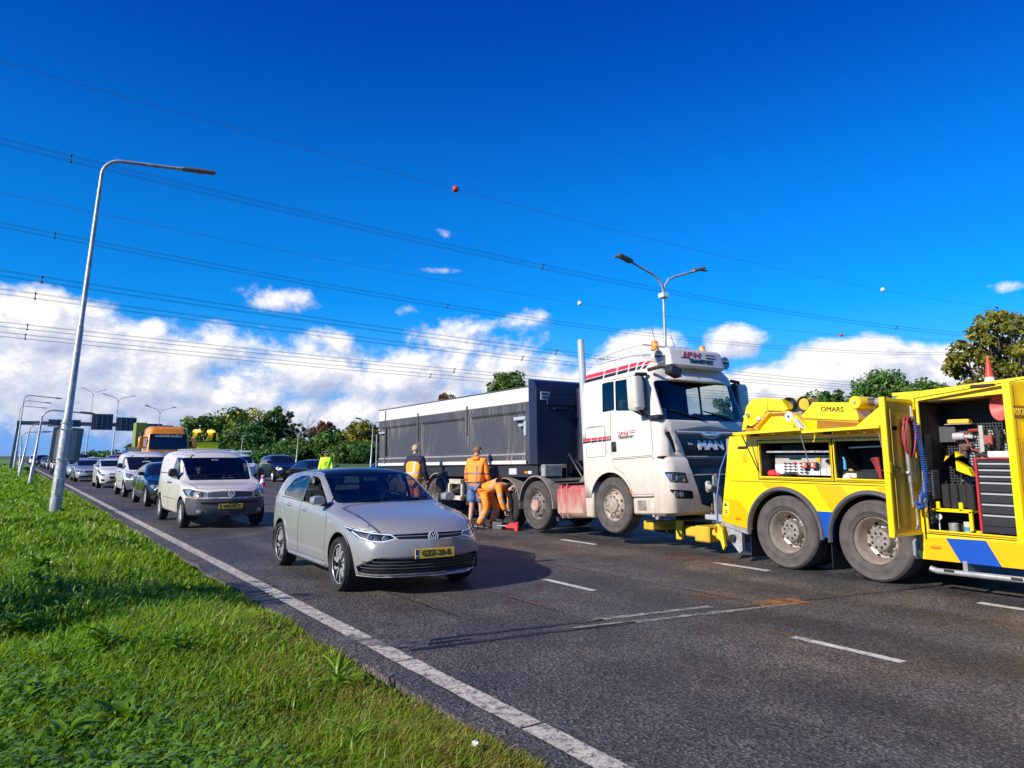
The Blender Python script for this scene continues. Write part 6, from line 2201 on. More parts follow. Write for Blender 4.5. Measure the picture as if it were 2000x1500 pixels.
tx(MB().box(x0 + 0.02, x0 + 0.5, 12.9, 13.05, 1.06, 1.32, 0.02), 'coupling_box', galv)
lg = MB()
for y_ in (16.45, 17.10):
 lg.box(x0 + 0.02, x0 + 0.10, y_ - 0.04, y_ + 0.04, 0.46, 0.98, 0.008)
lg.box(x0 + 0.02, x0 + 0.10, 16.41, 17.14, 0.86, 0.98, 0.008).box(x0 + 0.02, x0 + 0.10, 16.41, 17.14, 0.46, 0.56, 0.008).box(x0 + 0.1, x0 + 0.6, 16.45, 17.1, 0.50, 0.56)
tx(lg, 'side_carrier', mat('carrier_cream', (0.55, 0.48, 0.38), 0.6, vary=0.2, vscale=6))
tx(MB().box(x0 + 0.12, x0 + 0.5, 16.1, 16.38, 0.35, 1.0).tube([(x0 + 0.2, 16.6, 0.5), (x0 + 0.3, 17.0, 0.85)], 0.03, 6), 'support_leg', frame_m)
for y_ in (17.75, 19.05, 20.35):
 for s in (-1, 1):
  wheel(trailer, (s * 1.05, y_ - TO.y, 0.50), 0.50, 0.38, 0.29, 'deep', s, tyre_grey, mat('rim_pale', (0.42, 0.38, 0.34), 0.55, 0.4, vary=0.2, vscale=14), 40)
  xa, xb = (x0, x0 + 0.42) if s < 0 else (x1 - 0.42, x1)
  rows = [[(y_ + r_ * math.cos(a), 0.52 + r_ * math.sin(a)) for a in np.linspace(0.15, PI - 0.15, 13)] for r_ in (0.59, 0.62)]
  tx(MB().grid([[Vector((xa, *q)) for q in rows[0]], [Vector((xa, *q)) for q in rows[1]], [Vector((xb, *q)) for q in rows[1]], [Vector((xb, *q)) for q in rows[0]], [Vector((xa, *q)) for q in rows[0]]]), 'mudguard', fender_m, smooth=40)
 tx(MB().box(x0 + 0.3, x1 - 0.3, y_ - 0.07, y_ + 0.07, 0.43, 0.57), 'axle', frame_m)
tx(MB().box(x0 + 0.05, x1 - 0.05, 21.5, 21.62, 1.35, 2.98, 0.02), 'tailgate', antra)
lad = MB()
for xx in (x0 - 0.02, x0 + 0.0):
 pass
lad.tube([(x0 - 0.03, 21.62, 1.3), (x0 - 0.03, 21.62, 2.3)], 0.02, 6).tube([(x0 + 0.3, 21.66, 1.3), (x0 + 0.3, 21.66, 2.3)], 0.02, 6)
for z in (1.45, 1.7, 1.95, 2.2):
 lad.tube([(x0 - 0.03, 21.62, z), (x0 + 0.3, 21.66, z)], 0.014, 6)
tx(lad, 'ladder', galv)


# ================================================================== THE RECOVERY TRUCK
yel = mat('tow_yellow', (0.93, 0.64, 0.0), 0.32, 0, 0.7, vary=0.05, vscale=2.5, dirt=((0.30, 0.22, 0.10), 0.20, 0.2, 1.0, 7))
yel_shaded = mat('tow_yellow_shaded', (0.62, 0.40, 0.03), 0.45, vary=0.12, vscale=5)  # darker orange copy of the yellow: shade of turned-away faces put into the colour
gold = mat('decal_gold', (0.88, 0.44, 0.0), 0.32, 0, 0.6)
blue = mat('decal_blue', (0.008, 0.075, 0.42), 0.3, 0, 0.6)
tow = empty('recovery_truck', 'big yellow recovery truck with blue marks and open tool lockers, lifting the lorry tractor', 'truck', (9.5, 5.0, 0))
WL = (-9.5, -5.0, 0)


def wx(b, name, m, parent=None, smooth=30):
 return b.build(name, m, tow if parent is None else parent, smooth, loc=WL if parent is None else (0, 0, 0))


def wo(o):
 if o:
  o.location = Vector(o.location) + Vector(WL)
 return o


X0, X1 = 9.5, 11.95
# side skin: one sheet, cut for lockers and wheels
outline = [(8.0, 1.93), (8.22, 0.66), (8.20, 0.60), (7.72, 0.52), (5.15, 0.50), (5.10, 0.37), (1.6, 0.40), (1.6, 2.62), (3.76, 2.52), (5.18, 2.42), (5.36, 2.30), (5.34, 1.97)]
bm = bmesh.new()
vs_ = [bm.verts.new((X0, y_, z_)) for y_, z_ in outline]
bm.faces.new(vs_)
bm.normal_update()
if bm.faces[:][0].normal.x > 0:
 bmesh.ops.reverse_faces(bm, faces=bm.faces[:])
ok = lambda c, n: True
for ya in (7.07, 5.71):
 pol = [(ya + 0.585 * math.cos(a), 0.525 + 0.585 * math.sin(a)) for a in np.linspace(-0.1, PI + 0.1, 24)] + [(ya - 0.58, 0.2), (ya + 0.58, 0.2)]
 bmesh.ops.delete(bm, geom=[q for q in score(bm, pol, 'x', ok) if q.is_valid], context='FACES')
LOCK = [(7.43, 6.24, 1.31, 1.83), (6.18, 5.42, 1.31, 1.84), (4.98, 3.68, 0.72, 2.32)]
for i, (ya, yb, za, zb_) in enumerate(LOCK):
 zt2 = zb_ if i < 2 else zb_ + 0.15
 pol = rounded([(ya, za), (ya, zb_), (yb, zt2), (yb, za)], 0.03)
 bmesh.ops.delete(bm, geom=[q for q in score(bm, pol, 'x', ok) if q.is_valid], context='FACES')
decals = [('gold', [(8.17, 0.95), (7.88, 0.95), (7.55, 0.62), (7.5, 0.40), (8.5, 0.40)], gold), ('gold', [(7.42, 1.22), (7.05, 1.22), (6.98, 1.12), (7.30, 1.12)], gold), ('gold', [(6.52, 1.22), (6.10, 1.22), (5.86, 0.80), (6.24, 0.80)], gold), ('blue', [(6.64, 0.86), (6.26, 0.86), (6.10, 0.30), (6.64, 0.30)], blue),
          ('gold', [(5.62, 1.22), (5.2, 1.22), (5.14, 1.12), (5.55, 1.12)], gold), ('blue', [(4.78, 0.645), (4.33, 0.655), (4.17, 0.35), (4.62, 0.35)], blue), ('gold', [(4.33, 0.655), (3.4, 0.665), (3.0, 0.35), (4.17, 0.35)], gold), ('gold', [(5.04, 0.64), (4.78, 0.645), (4.62, 0.35), (5.04, 0.35)], gold), ('blue', [(8.26, 0.72), (8.05, 0.72), (7.98, 0.40), (8.4, 0.40)], blue)]
for nm, pol, m_ in decals:
 f = score(bm, pol, 'x', ok)
 o = wo(lift(bm, f, nm + '_stripe', m_, tow, 0.0, None))
 if o:
  o.data.shade_flat()
  sm = o.modifiers.new('s', 'SOLIDIFY')
  sm.thickness, sm.offset = 0.03, -1
skin = wo(rest(bm, 'side_panel', yel, tow))
skin.data.shade_flat()
sm = skin.modifiers.new('s', 'SOLIDIFY')
sm.thickness, sm.offset = 0.03, -1
# the box behind it: floor, roof, rear, far side, inner walls of the lockers
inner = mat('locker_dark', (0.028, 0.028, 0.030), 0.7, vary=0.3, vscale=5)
wx(MB().box(X0 + 0.03, X1, 1.6, 5.32, 2.40, 2.44).prism([(1.6, 2.44), (1.6, 2.62), (3.76, 2.52), (5.18, 2.42), (5.34, 2.31), (5.30, 2.29)], X0 + 0.031, X1, 'x').box(X1 - 0.03, X1, 1.6, 5.3, 0.4, 2.44).box(X0 + 0.03, X1 - 0.03, 5.27, 5.30, 0.6, 2.30), 'cabinet', yel)
wx(MB().box(X0 + 0.03, X1, 5.3, 8.0, 1.90, 1.93).box(X1 - 0.03, X1, 5.3, 8.0, 0.6, 1.90).prism([(X0 + 0.03, 0.62), (X0 + 0.03, 1.9), (X1, 1.9), (X1, 0.62)], 7.96, 8.0, 'y'), 'rear_body', yel)
wx(MB().box(X0 + 0.031, X0 + 0.10, 7.98, 8.10, 0.7, 1.9, 0.01), 'rear_post', mat('post_grey', (0.25, 0.22, 0.2), 0.6))
D = 0.62
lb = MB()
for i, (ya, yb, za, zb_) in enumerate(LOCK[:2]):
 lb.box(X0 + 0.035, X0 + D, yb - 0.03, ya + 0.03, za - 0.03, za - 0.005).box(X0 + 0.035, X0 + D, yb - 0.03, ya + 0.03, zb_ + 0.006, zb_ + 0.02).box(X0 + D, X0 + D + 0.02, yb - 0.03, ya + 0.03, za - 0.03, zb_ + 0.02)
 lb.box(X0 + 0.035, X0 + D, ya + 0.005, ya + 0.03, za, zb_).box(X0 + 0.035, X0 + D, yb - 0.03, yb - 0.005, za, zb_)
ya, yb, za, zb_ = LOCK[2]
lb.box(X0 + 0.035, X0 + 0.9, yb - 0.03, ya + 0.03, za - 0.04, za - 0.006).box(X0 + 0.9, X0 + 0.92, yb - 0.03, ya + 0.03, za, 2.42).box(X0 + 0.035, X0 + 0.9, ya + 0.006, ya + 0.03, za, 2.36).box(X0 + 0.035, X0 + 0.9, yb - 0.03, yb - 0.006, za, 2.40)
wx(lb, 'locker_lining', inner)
# rims of the openings, proud of the skin
rim_b = MB()
for i, (ya, yb, za, zb_) in enumerate(LOCK):
 zt2 = zb_ if i < 2 else zb_ + 0.15
 c = [(ya, za), (ya, zb_), (yb, zt2), (yb, za), (ya, za)]
 wx(MB().tube([(X0 - 0.008, a, b_) for a, b_ in c], 0.016, 6), 'locker_frame', yel, smooth=50)
 c2 = [(ya + 0.035, za - 0.035), (ya + 0.035, zb_ + 0.03), (yb - 0.035, zt2 + 0.03), (yb - 0.035, za - 0.035), (ya + 0.035, za - 0.035)]
 wx(MB().tube([(X0 - 0.001, a, b_) for a, b_ in c2], 0.007, 5), 'locker_seal', seam)
wx(MB().tube([(X0 - 0.004, 8.0, 1.24), (X0 - 0.004, 5.2, 1.24)], 0.005, 4), 'panel_joint', seam)
# flaps of the two small lockers, swung up
for a, b_, na in ((7.66, 6.475, 0), (6.46, 5.33, 1)):
 zi = 1.90
 fl = MB().add([(X0 - 0.02, a, zi + 0.01), (X0 - 0.02, b_, zi + 0.03), (X0 - 0.32, b_, 2.0 - 0.02), (X0 - 0.32, a, 1.96 - 0.02), (X0 - 0.02, a, zi + 0.035), (X0 - 0.02, b_, zi + 0.055), (X0 - 0.32, b_, 2.0 + 0.02), (X0 - 0.32, a, 1.96 + 0.02)],
                  [(0, 1, 2, 3), (4, 7, 6, 5), (0, 4, 5, 1), (1, 5, 6, 2), (2, 6, 7, 3), (3, 7, 4, 0)])
 fo = wx(fl, 'flap', yel)
 for q in range(4):
  yy = a + (b_ - a) * (0.2 + 0.2 * q)
  wx(MB().box(X0 - 0.28, X0 - 0.05, yy - 0.006, yy + 0.006, 1.925, 1.935), 'flap_rib', yel_shaded)
 wx(MB().box(X0 - 0.26, X0 - 0.16, a - 0.42, a - 0.28, 1.915, 1.94, 0.008), 'flap_latch', plastic)
 wx(MB().tube([(X0 - 0.24, b_ + 0.06, 1.95), (X0 - 0.02, b_ + 0.10, 1.5)], 0.008, 6), 'gas_strut', steel)
wx(MB().tube([(X0 - 0.24, 7.55, 1.93), (X0 - 0.01, 7.44, 1.36)], 0.010, 6), 'gas_strut', plastic)
# side details
wx(MB().box(X0 - 0.012, X0 + 0.01, 7.66, 7.84, 1.73, 1.775, 0.01), 'marker_lamp', plastic)
wx(MB().box(X0 - 0.006, X0 + 0.01, 7.68, 7.76, 1.52, 1.66), 'warning_label', gold)
wl = wx(MB().box(X0 - 0.006, X0 + 0.01, 8.06, 8.17, 0.70, 0.92), 'warning_label', mat('label_yellow', (0.9, 0.75, 0.05), 0.4))
wx(MB().prism([(8.10, 0.84), (8.155, 0.84), (8.127, 0.90)], X0 - 0.010, X0 - 0.006, 'x').box(X0 - 0.010, X0 - 0.006, 8.09, 8.15, 0.73, 0.745).box(X0 - 0.010, X0 - 0.006, 8.09, 8.15, 0.76, 0.775), 'label_marks', black)
wx(MB().box(X0 - 0.014, X0 + 0.01, 7.84, 7.95, 0.645, 0.685, 0.012), 'side_marker', amber)
wx(MB().box(X0 - 0.014, X0 + 0.01, 4.84, 4.97, 0.505, 0.545, 0.012), 'side_marker', amber)
wx(MB().box(X0 - 0.02, X0 + 0.01, 4.06, 4.34, 2.425, 2.465, 0.012), 'scene_lamp', plastic)
for yy in (4.95, 4.70, 4.42, 3.95):
 wx(MB().lathe([(0.014, 0), (0.014, -0.006), (0, -0.006)], 10, Matrix.Translation((X0, yy, 2.40 + (5.18 - yy) * 0.05))), 'rivet', gold)
for zz in (1.62, 1.36, 1.1):
 wx(MB().lathe([(0.010, 0), (0.010, -0.005), (0, -0.005)], 8, Matrix.Translation((X0, 8.02 - (1.62 - zz) * -0.12, zz))), 'rivet', gold)
# dark rubber arches, mud flaps
for ya in (7.07, 5.71):
 rows = []
 for r_, dx in ((0.585, -0.005), (0.605, -0.035), (0.64, -0.030), (0.655, 0.0)):
  rows.append([Vector((X0 + dx, ya + r_ * math.cos(a), 0.525 + r_ * math.sin(a))) for a in np.linspace(-0.12, PI + 0.08, 25)])
 wx(MB().grid(rows), 'wheel_arch', grey_plastic, smooth=40)
 hs = MB()
 ring = [(ya + 0.61 * math.cos(a), 0.525 + 0.61 * math.sin(a)) for a in np.linspace(-0.1, PI + 0.1, 21)]
 hs.grid([[Vector((X0 + 0.035, *q)) for q in ring], [Vector((X0 + 0.75, *q)) for q in ring]])
 hs.add([Vector((X0 + 0.75, *q)) for q in ring], [tuple(range(len(ring)))])
 wx(hs, 'wheel_housing', cavity)
 wx(MB().box(X0 + 0.02, X0 + 0.62, ya + 0.615, ya + 0.625, 0.10, 0.50), 'mud_flap', plastic)
 for s in (-1, 1):
  xx = X0 + 0.03 + 0.17 if s < 0 else X1 - 0.2
  wheel(tow, (xx - 9.5, ya - 5.0, 0.525), 0.525, 0.36, 0.305, 'deep', s, tyre_grey, mat('rim_warm', (0.52, 0.44, 0.36), 0.42, 0.6, vary=0.15, vscale=14), 56)
  wx(MB().lathe(tyre_profile(0.525, 0.30, 0.30), 40, Matrix.Translation((xx - s * 0.38, ya, 0.525))), 'inner_tyre', rubber)
wx(MB().box(X0 + 0.5, X0 + 0.62, 0.2, 8.3, 0.70, 0.98).box(X1 - 0.62, X1 - 0.5, 0.2, 8.3, 0.70, 0.98).box(X0 + 0.3, X1 - 0.3, 5.6, 5.8, 0.44, 0.62).box(X0 + 0.3, X1 - 0.3, 6.97, 7.17, 0.44, 0.62).box(X0 + 0.6, X1 - 0.6, 2, 5, 0.45, 1.0).box(X0 + 0.06, X1 - 0.06, 5.2, 8.0, 1.20, 1.26), 'chassis', frame_m)
wx(MB().tube([(X0 - 0.02, 4.98, 0.27), (X0 - 0.02, 4.90, 0.25), (X0 - 0.02, 1.8, 0.30)], 0.035, 10).box(X0 - 0.02, X0 + 0.3, 4.55, 4.6, 0.22, 0.4).box(X0 - 0.02, X0 + 0.3, 2.5, 2.55, 0.25, 0.4), 'step_tube', steel, smooth=50)
for yy in (4.75, 4.02):
 wx(MB().box(X0 - 0.058, X0 - 0.05, yy - 0.06, yy + 0.06, 0.255, 0.285, 0.003), 'step_inlay', plastic)
wx(MB().box(X0 + 0.0, X0 + 0.14, 5.10, 5.22, 0.36, 0.60, 0.04), 'filler_cap', galv)
# cab and front wheels, ahead of the picture
cb = loft([(0.40, X0, X1, -0.9, 1.55, 0.25, 0.05), (1.2, X0, X1, -1.0, 1.55, 0.28, 0.05), (1.9, X0 + 0.02, X1 - 0.02, -0.9, 1.55, 0.28, 0.05), (2.7, X0 + 0.08, X1 - 0.08, -0.55, 1.5, 0.28, 0.08), (3.0, X0 + 0.25, X1 - 0.25, -0.2, 1.4, 0.2, 0.1)], 5)
cbm = to_bm(cb)
f = score(cbm, rounded([(-0.45, 1.9), (-0.25, 2.6), (0.7, 2.6), (0.7, 1.9)], 0.05), 'x', lambda c, n: abs(n.x) > 0.3)
wo(lift(cbm, f, 'window', darkglass, tow, 0.01, seam))
f = score(cbm, rounded([(X0 + 0.2, 1.85), (X0 + 0.22, 2.6), (X1 - 0.22, 2.6), (X1 - 0.2, 1.85)], 0.08), 'y', lambda c, n: n.y < -0.3)
wo(lift(cbm, f, 'windscreen', darkglass, tow, 0.01, seam))
f = [q for yb_ in (0.3,) for q in score(cbm, [(yb_ + 0.62 * math.cos(a), 0.5 + 0.62 * math.sin(a)) for a in np.linspace(-0.2, PI + 0.2, 20)], 'x', lambda c, n: abs(n.x) > 0.3)]
bmesh.ops.delete(cbm, geom=[q for q in f if q.is_valid], context='FACES')
wo(rest(cbm, 'cab', yel, tow))
for s in (-1, 1):
 wheel(tow, ((0.2 if s < 0 else 2.25), 0.3 - 5.0, 0.525), 0.525, 0.34, 0.305, 'steel_convex', s, tyre_grey, alloy_dull, 32)
wx(MB().box(X0 + 0.9, X1 - 0.9, 4.6, 5.25, 2.44, 2.54, 0.04), 'roof_hatch', plastic)
# door of the big locker, swung out to the rear: its inner face looks at us
Yd = 5.06
dl = wx(MB().box(8.86, 9.47, Yd, Yd + 0.05, 0.68, 2.33, 0.006), 'locker_door', yel)
wx(MB().box(8.845, 8.885, Yd - 0.02, Yd + 0.055, 0.66, 2.345, 0.006).box(8.86, 9.47, Yd - 0.02, Yd + 0.0, 0.67, 0.71).box(8.86, 9.47, Yd - 0.02, Yd, 2.29, 2.335), 'door_edge', yel, dl)
wx(MB().box(8.90, 9.46, Yd - 0.004, Yd - 0.001, 0.715, 2.285), 'door_lining', yel_shaded, dl)
wx(MB().box(9.00, 9.16, Yd - 0.012, Yd - 0.004, 0.80, 2.10, 0.008).tube([(8.96, Yd - 0.012, 0.76), (8.96, Yd - 0.012, 2.2)], 0.008, 6), 'door_rib', yel_shaded, dl)
wx(MB().box(8.835, 8.90, Yd - 0.03, Yd + 0.03, 1.42, 1.55, 0.008), 'door_catch', yel, dl)
wx(MB().tube([(8.95, Yd - 0.03, 1.50), (9.05, Yd - 0.035, 1.49), (9.06, Yd - 0.035, 1.40)], 0.010, 6), 'door_handle', plastic, dl)
wx(MB().box(9.00, 9.10, Yd - 0.012, Yd - 0.004, 1.94, 1.99), 'door_label', mat('label_brown', (0.16, 0.09, 0.03), 0.6), dl)
wx(MB().box(9.33, 9.41, Yd - 0.012, Yd - 0.004, 1.0, 1.09), 'door_label', gold, dl)
wx(MB().tube([(9.42, Yd - 0.03, 2.25), (9.42, Yd - 0.03, 1.3)], 0.014, 8), 'hinge_bar', alloy, dl)
# the other leaf, swung out to the front: we see its outer face with the firm's name
A, B_ = Vector((8.80, 3.66, 0)), Vector((9.50, 3.62, 0))
dn = (B_ - A).normalized()
nn = Vector((dn.y, -dn.x, 0))
d2 = wx(MB().plate([A + Vector((0, 0, 0.74)), B_ + Vector((0, 0, 0.74)), B_ + Vector((0, 0, 2.47)), A + Vector((0, 0, 2.40))], 0.05), 'locker_door', yel)
wx(MB().plate([A + nn * 0.0 - dn * 0.01 + Vector((0, 0, 0.72)), A + dn * 0.028 + Vector((0, 0, 0.72)), A + dn * 0.028 + Vector((0, 0, 2.41)), A - dn * 0.01 + Vector((0, 0, 2.41))], 0.075), 'door_edge', yel, d2)


def on_leaf(s, z, off):
 return A + dn * s + nn * (0.026 + off) + Vector((0, 0, z))


def leaf_box(s0, s1, z0, z1, off=0.004):
 return MB().plate([on_leaf(s0, z0, off), on_leaf(s1, z0, off), on_leaf(s1, z1, off), on_leaf(s0, z1, off)], 0.006)


wx(leaf_box(0.03, 0.70, 2.02, 2.16), 'name_band', mat('band_brown', (0.16, 0.085, 0.02), 0.5), d2)
text('RUCKBERGING', 0.105, mat('letters_gold', (0.85, 0.60, 0.08), 0.4), d2, frame(on_leaf(0.034, 2.09, 0.010), dn, (0, 0, 1)), width=0.60, bold=0.002, align='LEFT')
for s0, s1, z0, z1 in ((0.09, 0.10, 0.8, 2.0), (0.09, 0.10, 2.18, 2.38), (0.05, 0.22, 1.80, 1.81), (0.12, 0.20, 1.0, 1.78)):
 wx(leaf_box(s0, s1, z0, z1), 'door_rib', yel_shaded, d2)
wx(leaf_box(0.24, 0.30, 1.45, 1.60, 0.012), 'door_lock', plastic, d2)

# ---- crane boom and its mast, on the middle of the truck
cr = wx(MB().prism([(8.33, 2.05), (8.27, 2.28), (8.22, 2.43), (8.14, 2.53), (8.04, 2.57), (7.79, 2.56), (7.80, 2.34), (8.02, 2.22), (8.10, 2.18), (8.17, 2.25), (8.20, 2.2), (8.25, 2.06)], 10.22, 10.62, 'x'), 'boom_head', yel)
wx(MB().prism([(8.24, 2.24), (8.20, 2.14), (8.10, 2.11), (7.98, 2.18), (8.0, 2.30), (8.1, 2.37)], 10.18, 10.22, 'x').lathe([(0.085, 10.205), (0.08, 10.165), (0, 10.16)], 20, Matrix.Translation((0, 8.13, 2.30))), 'boom_cheek', yel, cr)
wx(MB().lathe([(0.035, 10.17), (0.03, 10.12), (0, 10.12)], 14, Matrix.Translation((0, 8.13, 2.30))), 'pin', steel, cr)
wx(MB().prism([(7.785, 2.555), (7.53, 2.53), (7.40, 2.36), (7.55, 2.33), (7.785, 2.34)], 10.22, 10.62, 'x'), 'boom_section', yel, cr)
wx(MB().box(10.185, 10.22, 7.93, 8.06, 2.21, 2.26, 0.004, None), 'boom_label', white, cr)
for yy, xx in ((7.47, 10.30), (7.22, 10.34)):
 wx(MB().lathe([(0.11, xx), (0.12, xx + 0.02), (0.085, xx + 0.05), (0.12, xx + 0.08), (0.11, xx + 0.10), (0.0, xx + 0.10)], 20, Matrix.Translation((0, yy, 2.44))), 'sheave', plastic, cr, 40)
wx(MB().prism([(7.36, 2.54), (7.30, 2.34), (7.10, 2.32), (7.12, 2.53)], 10.38, 10.60, 'x'), 'boom_section', yel_shaded, cr)
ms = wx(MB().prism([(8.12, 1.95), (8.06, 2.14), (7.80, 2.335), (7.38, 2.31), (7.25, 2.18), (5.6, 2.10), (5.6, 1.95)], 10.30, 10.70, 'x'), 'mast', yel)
wx(MB().prism([(8.13, 1.99), (8.07, 2.165), (7.80, 2.36), (7.38, 2.335), (7.38, 2.305), (7.78, 2.305), (8.0, 2.12), (8.05, 1.99)], 10.22, 10.30, 'x'), 'mast_flange', yel_shaded, ms)
for yy, zz in ((8.07, 2.04), (8.04, 2.11), (7.97, 2.18), (7.87, 2.26), (7.74, 2.315), (7.64, 2.312), (7.54, 2.308), (7.45, 2.305)):
 wx(MB().lathe([(0.014, 10.22), (0.012, 10.205), (0, 10.205)], 8, Matrix.Translation((0, yy, zz))), 'bolt', steel, ms)
wx(MB().box(10.0, 10.2, 8.0, 8.1, 1.98, 2.08, 0.03), 'marker_lamp', amber, ms)
wx(MB().lathe([(0.075, 10.12), (0.075, 10.08), (0.06, 10.075), (0.0, 10.075)], 24, Matrix.Translation((0, 7.30, 2.235))), 'winch_dial', mat('dial_pale', (0.62, 0.60, 0.55), 0.5), ms)
wx(MB().lathe([(0.02, 10.072), (0.0, 10.068)], 12, Matrix.Translation((0, 7.30, 2.235))), 'dial_hub', seam, ms)
wx(MB().tube([(10.16, 7.25, 2.20), (10.16, 7.02, 1.97)], 0.075, 14), 'ram_body', yel, ms, 40)
wx(MB().tube([(10.13, 7.20, 2.17), (10.11, 7.08, 2.03)], 0.05, 14), 'ram_rod', chrome, ms, 50)
om = wx(MB().prism([(6.95, 2.22), (6.74, 2.42), (6.08, 2.375), (6.03, 2.15), (6.05, 2.12), (6.9, 2.19)], 9.90, 10.25, 'x'), 'boom_housing', yel)
wx(MB().prism([(6.90, 2.19), (6.05, 2.12), (6.05, 2.09), (6.88, 2.165)], 9.93, 10.22, 'x'), 'housing_lip', yel_shaded, om)
text('OMARS', 0.10, black, om, frame((9.893, 6.43, 2.295), (0, -1, -0.07), (0, -0.07, 1)), width=0.36, bold=0.0)
wx(MB().lathe([(0.0, 9.86), (0.085, 9.86), (0.09, 9.87), (0.09, 10.28), (0.0, 10.28)], 24, Matrix.Translation((0, 6.05, 2.375))), 'hinge_boss', yel, om, 40)
wx(MB().lathe([(0.024, 9.86), (0.02, 9.84), (0, 9.84)], 12, Matrix.Translation((0, 6.05, 2.375))), 'pin', steel, om)
wx(MB().tube([(10.1, 6.02, 2.385), (10.1, 5.40, 2.365)], 0.055, 14), 'ram', mat('ram_brown', (0.12, 0.085, 0.07), 0.35, 0.3), om, 50)
wx(MB().tube([(10.1, 5.86, 2.38), (10.1, 5.78, 2.378)], 0.062, 14).tube([(10.1, 5.62, 2.375), (10.1, 5.56, 2.373)], 0.062, 14), 'ram_collar', steel, om, 50)
wx(MB().prism([(6.08, 2.03), (5.70, 2.30), (5.55, 2.30), (5.55, 1.95), (6.08, 1.95)], 9.88, 9.92, 'x'), 'boom_stay', yel)
wx(MB().box(10.3, 10.34, 6.15, 6.25, 1.95, 2.13), 'boom_rest', yel_shaded)
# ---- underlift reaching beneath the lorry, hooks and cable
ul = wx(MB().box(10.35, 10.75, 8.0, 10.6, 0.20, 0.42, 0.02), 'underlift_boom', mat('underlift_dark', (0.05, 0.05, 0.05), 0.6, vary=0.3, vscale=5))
wx(MB().box(9.75, 10.35, 8.72, 9.05, 0.20, 0.46, 0.02).box(9.90, 10.3, 9.05, 9.4, 0.25, 0.42, 0.02).box(9.72, 11.3, 10.0, 10.25, 0.30, 0.46, 0.02), 'lift_fork', yel_shaded, ul)
wx(MB().box(9.95, 10.05, 9.55, 9.68, 0.16, 0.5, 0.02), 'lift_stop', yel, ul)
wx(MB().tube([(10.4, 9.2, 0.60), (10.4, 10.4, 0.66)], 0.05, 10), 'lift_ram', steel, ul, 50)
wx(MB().box(9.55, 9.80, 8.18, 8.62, 0.60, 0.68, 0.01).box(9.5, 9.85, 8.20, 8.30, 0.585, 0.70, 0.01), 'rear_bar', alloy)
wx(MB().prism([(8.22, 0.60), (7.70, 0.51), (7.72, 0.44), (8.25, 0.55)], X0 + 0.0, X1 - 0.1, 'x'), 'rear_sill', galv)
wx(MB().prism([(8.16, 0.52), (7.86, 0.45), (7.86, 0.18), (7.92, 0.14), (8.10, 0.33)], X0 + 0.02, X0 + 0.08, 'x'), 'outrigger_plate', galv)
wx(MB().lathe([(0.06, X0 + 0.02), (0.055, X0 - 0.03), (0.035, X0 - 0.035), (0.0, X0 - 0.02)], 16, Matrix.Translation((0, 8.02, 0.36))), 'tow_socket', plastic, smooth=40)
hk = wx(MB().plate([(9.50, 8.36, 0.52), (9.50, 8.28, 0.56), (9.50, 8.20, 0.48), (9.50, 8.16, 0.22), (9.50, 8.20, 0.16), (9.50, 8.25, 0.30), (9.50, 8.33, 0.34)], 0.05).box(9.47, 9.54, 8.24, 8.42, 0.36, 0.46, 0.02), 'tow_hook', yel)
wx(MB().box(9.46, 9.5, 8.30, 8.34, 0.42, 0.52, 0.005), 'hook_tag', red_lens, hk)
MB().tube([(10.05, 8.30, 1.92), (9.92, 8.38, 1.78), (9.72, 8.40, 1.40), (9.58, 8.38, 0.95), (9.50, 8.32, 0.52)], 0.013, 6).build('control_cable', mat('cable_blue', (0.06, 0.10, 0.28), 0.4), tow, 50, loc=WL)

# ---- what the lockers hold: things of their own
bd = wx(MB().box(X0 + 0.27, X0 + 0.29, 6.27, 7.36, 1.345, 1.64), 'control_board', mat('board_pale', (0.42, 0.40, 0.37), 0.5))
wx(MB().box(X0 + 0.262, X0 + 0.27, 6.85, 7.36, 1.35, 1.50), 'board_label', mat('board_white', (0.72, 0.71, 0.68), 0.5), bd)
wx(MB().box(X0 + 0.262, X0 + 0.27, 6.50, 6.78, 1.35, 1.44).box(X0 + 0.262, X0 + 0.27, 6.30, 6.48, 1.35, 1.46), 'board_label', mat('board_white', (0.72, 0.71, 0.68), 0.5), bd)
wx(MB().box(X0 + 0.262, X0 + 0.27, 6.58, 6.66, 1.55, 1.62), 'board_label', gold, bd)
wx(MB().box(X0 + 0.255, X0 + 0.27, 6.90, 7.10, 1.575, 1.595), 'board_slot', black, bd)
k = MB()
for r_ in range(4):
 for c in range(5):
  yy, zz = 7.16 - 0.085 * c - (0.02 if c > 2 else 0), 1.51 - 0.043 * r_
  if r_ == 0 and c == 2:
   continue
  k.tube([(X0 + 0.26, yy, zz), (X0 + 0.225, yy + 0.012, zz + 0.006)], 0.010, 6).box(X0 + 0.255, X0 + 0.262, yy - 0.03, yy - 0.018, zz - 0.008, zz + 0.008)
ko = wx(k, 'levers', black, bd)
ko['kind'] = 'stuff'
wx(MB().tube([(X0 + 0.26, 7.0, 1.515), (X0 + 0.24, 7.0, 1.515)], 0.022, 10), 'stop_button', red_lens, bd)
for yy in (6.80, 6.655):
 sw = wx(MB().box(X0 + 0.19, X0 + 0.262, yy - 0.055, yy + 0.045, 1.44, 1.535, 0.012), 'remote_control', plastic)
 wx(MB().box(X0 + 0.183, X0 + 0.19, yy - 0.04, yy + 0.04, 1.455, 1.53), 'control_face', mat('control_red', (0.60, 0.10, 0.08), 0.4), sw)
 wx(MB().box(X0 + 0.178, X0 + 0.183, yy - 0.008, yy + 0.02, 1.475, 1.52), 'control_label', mat('label_cream', (0.75, 0.62, 0.45), 0.5), sw)
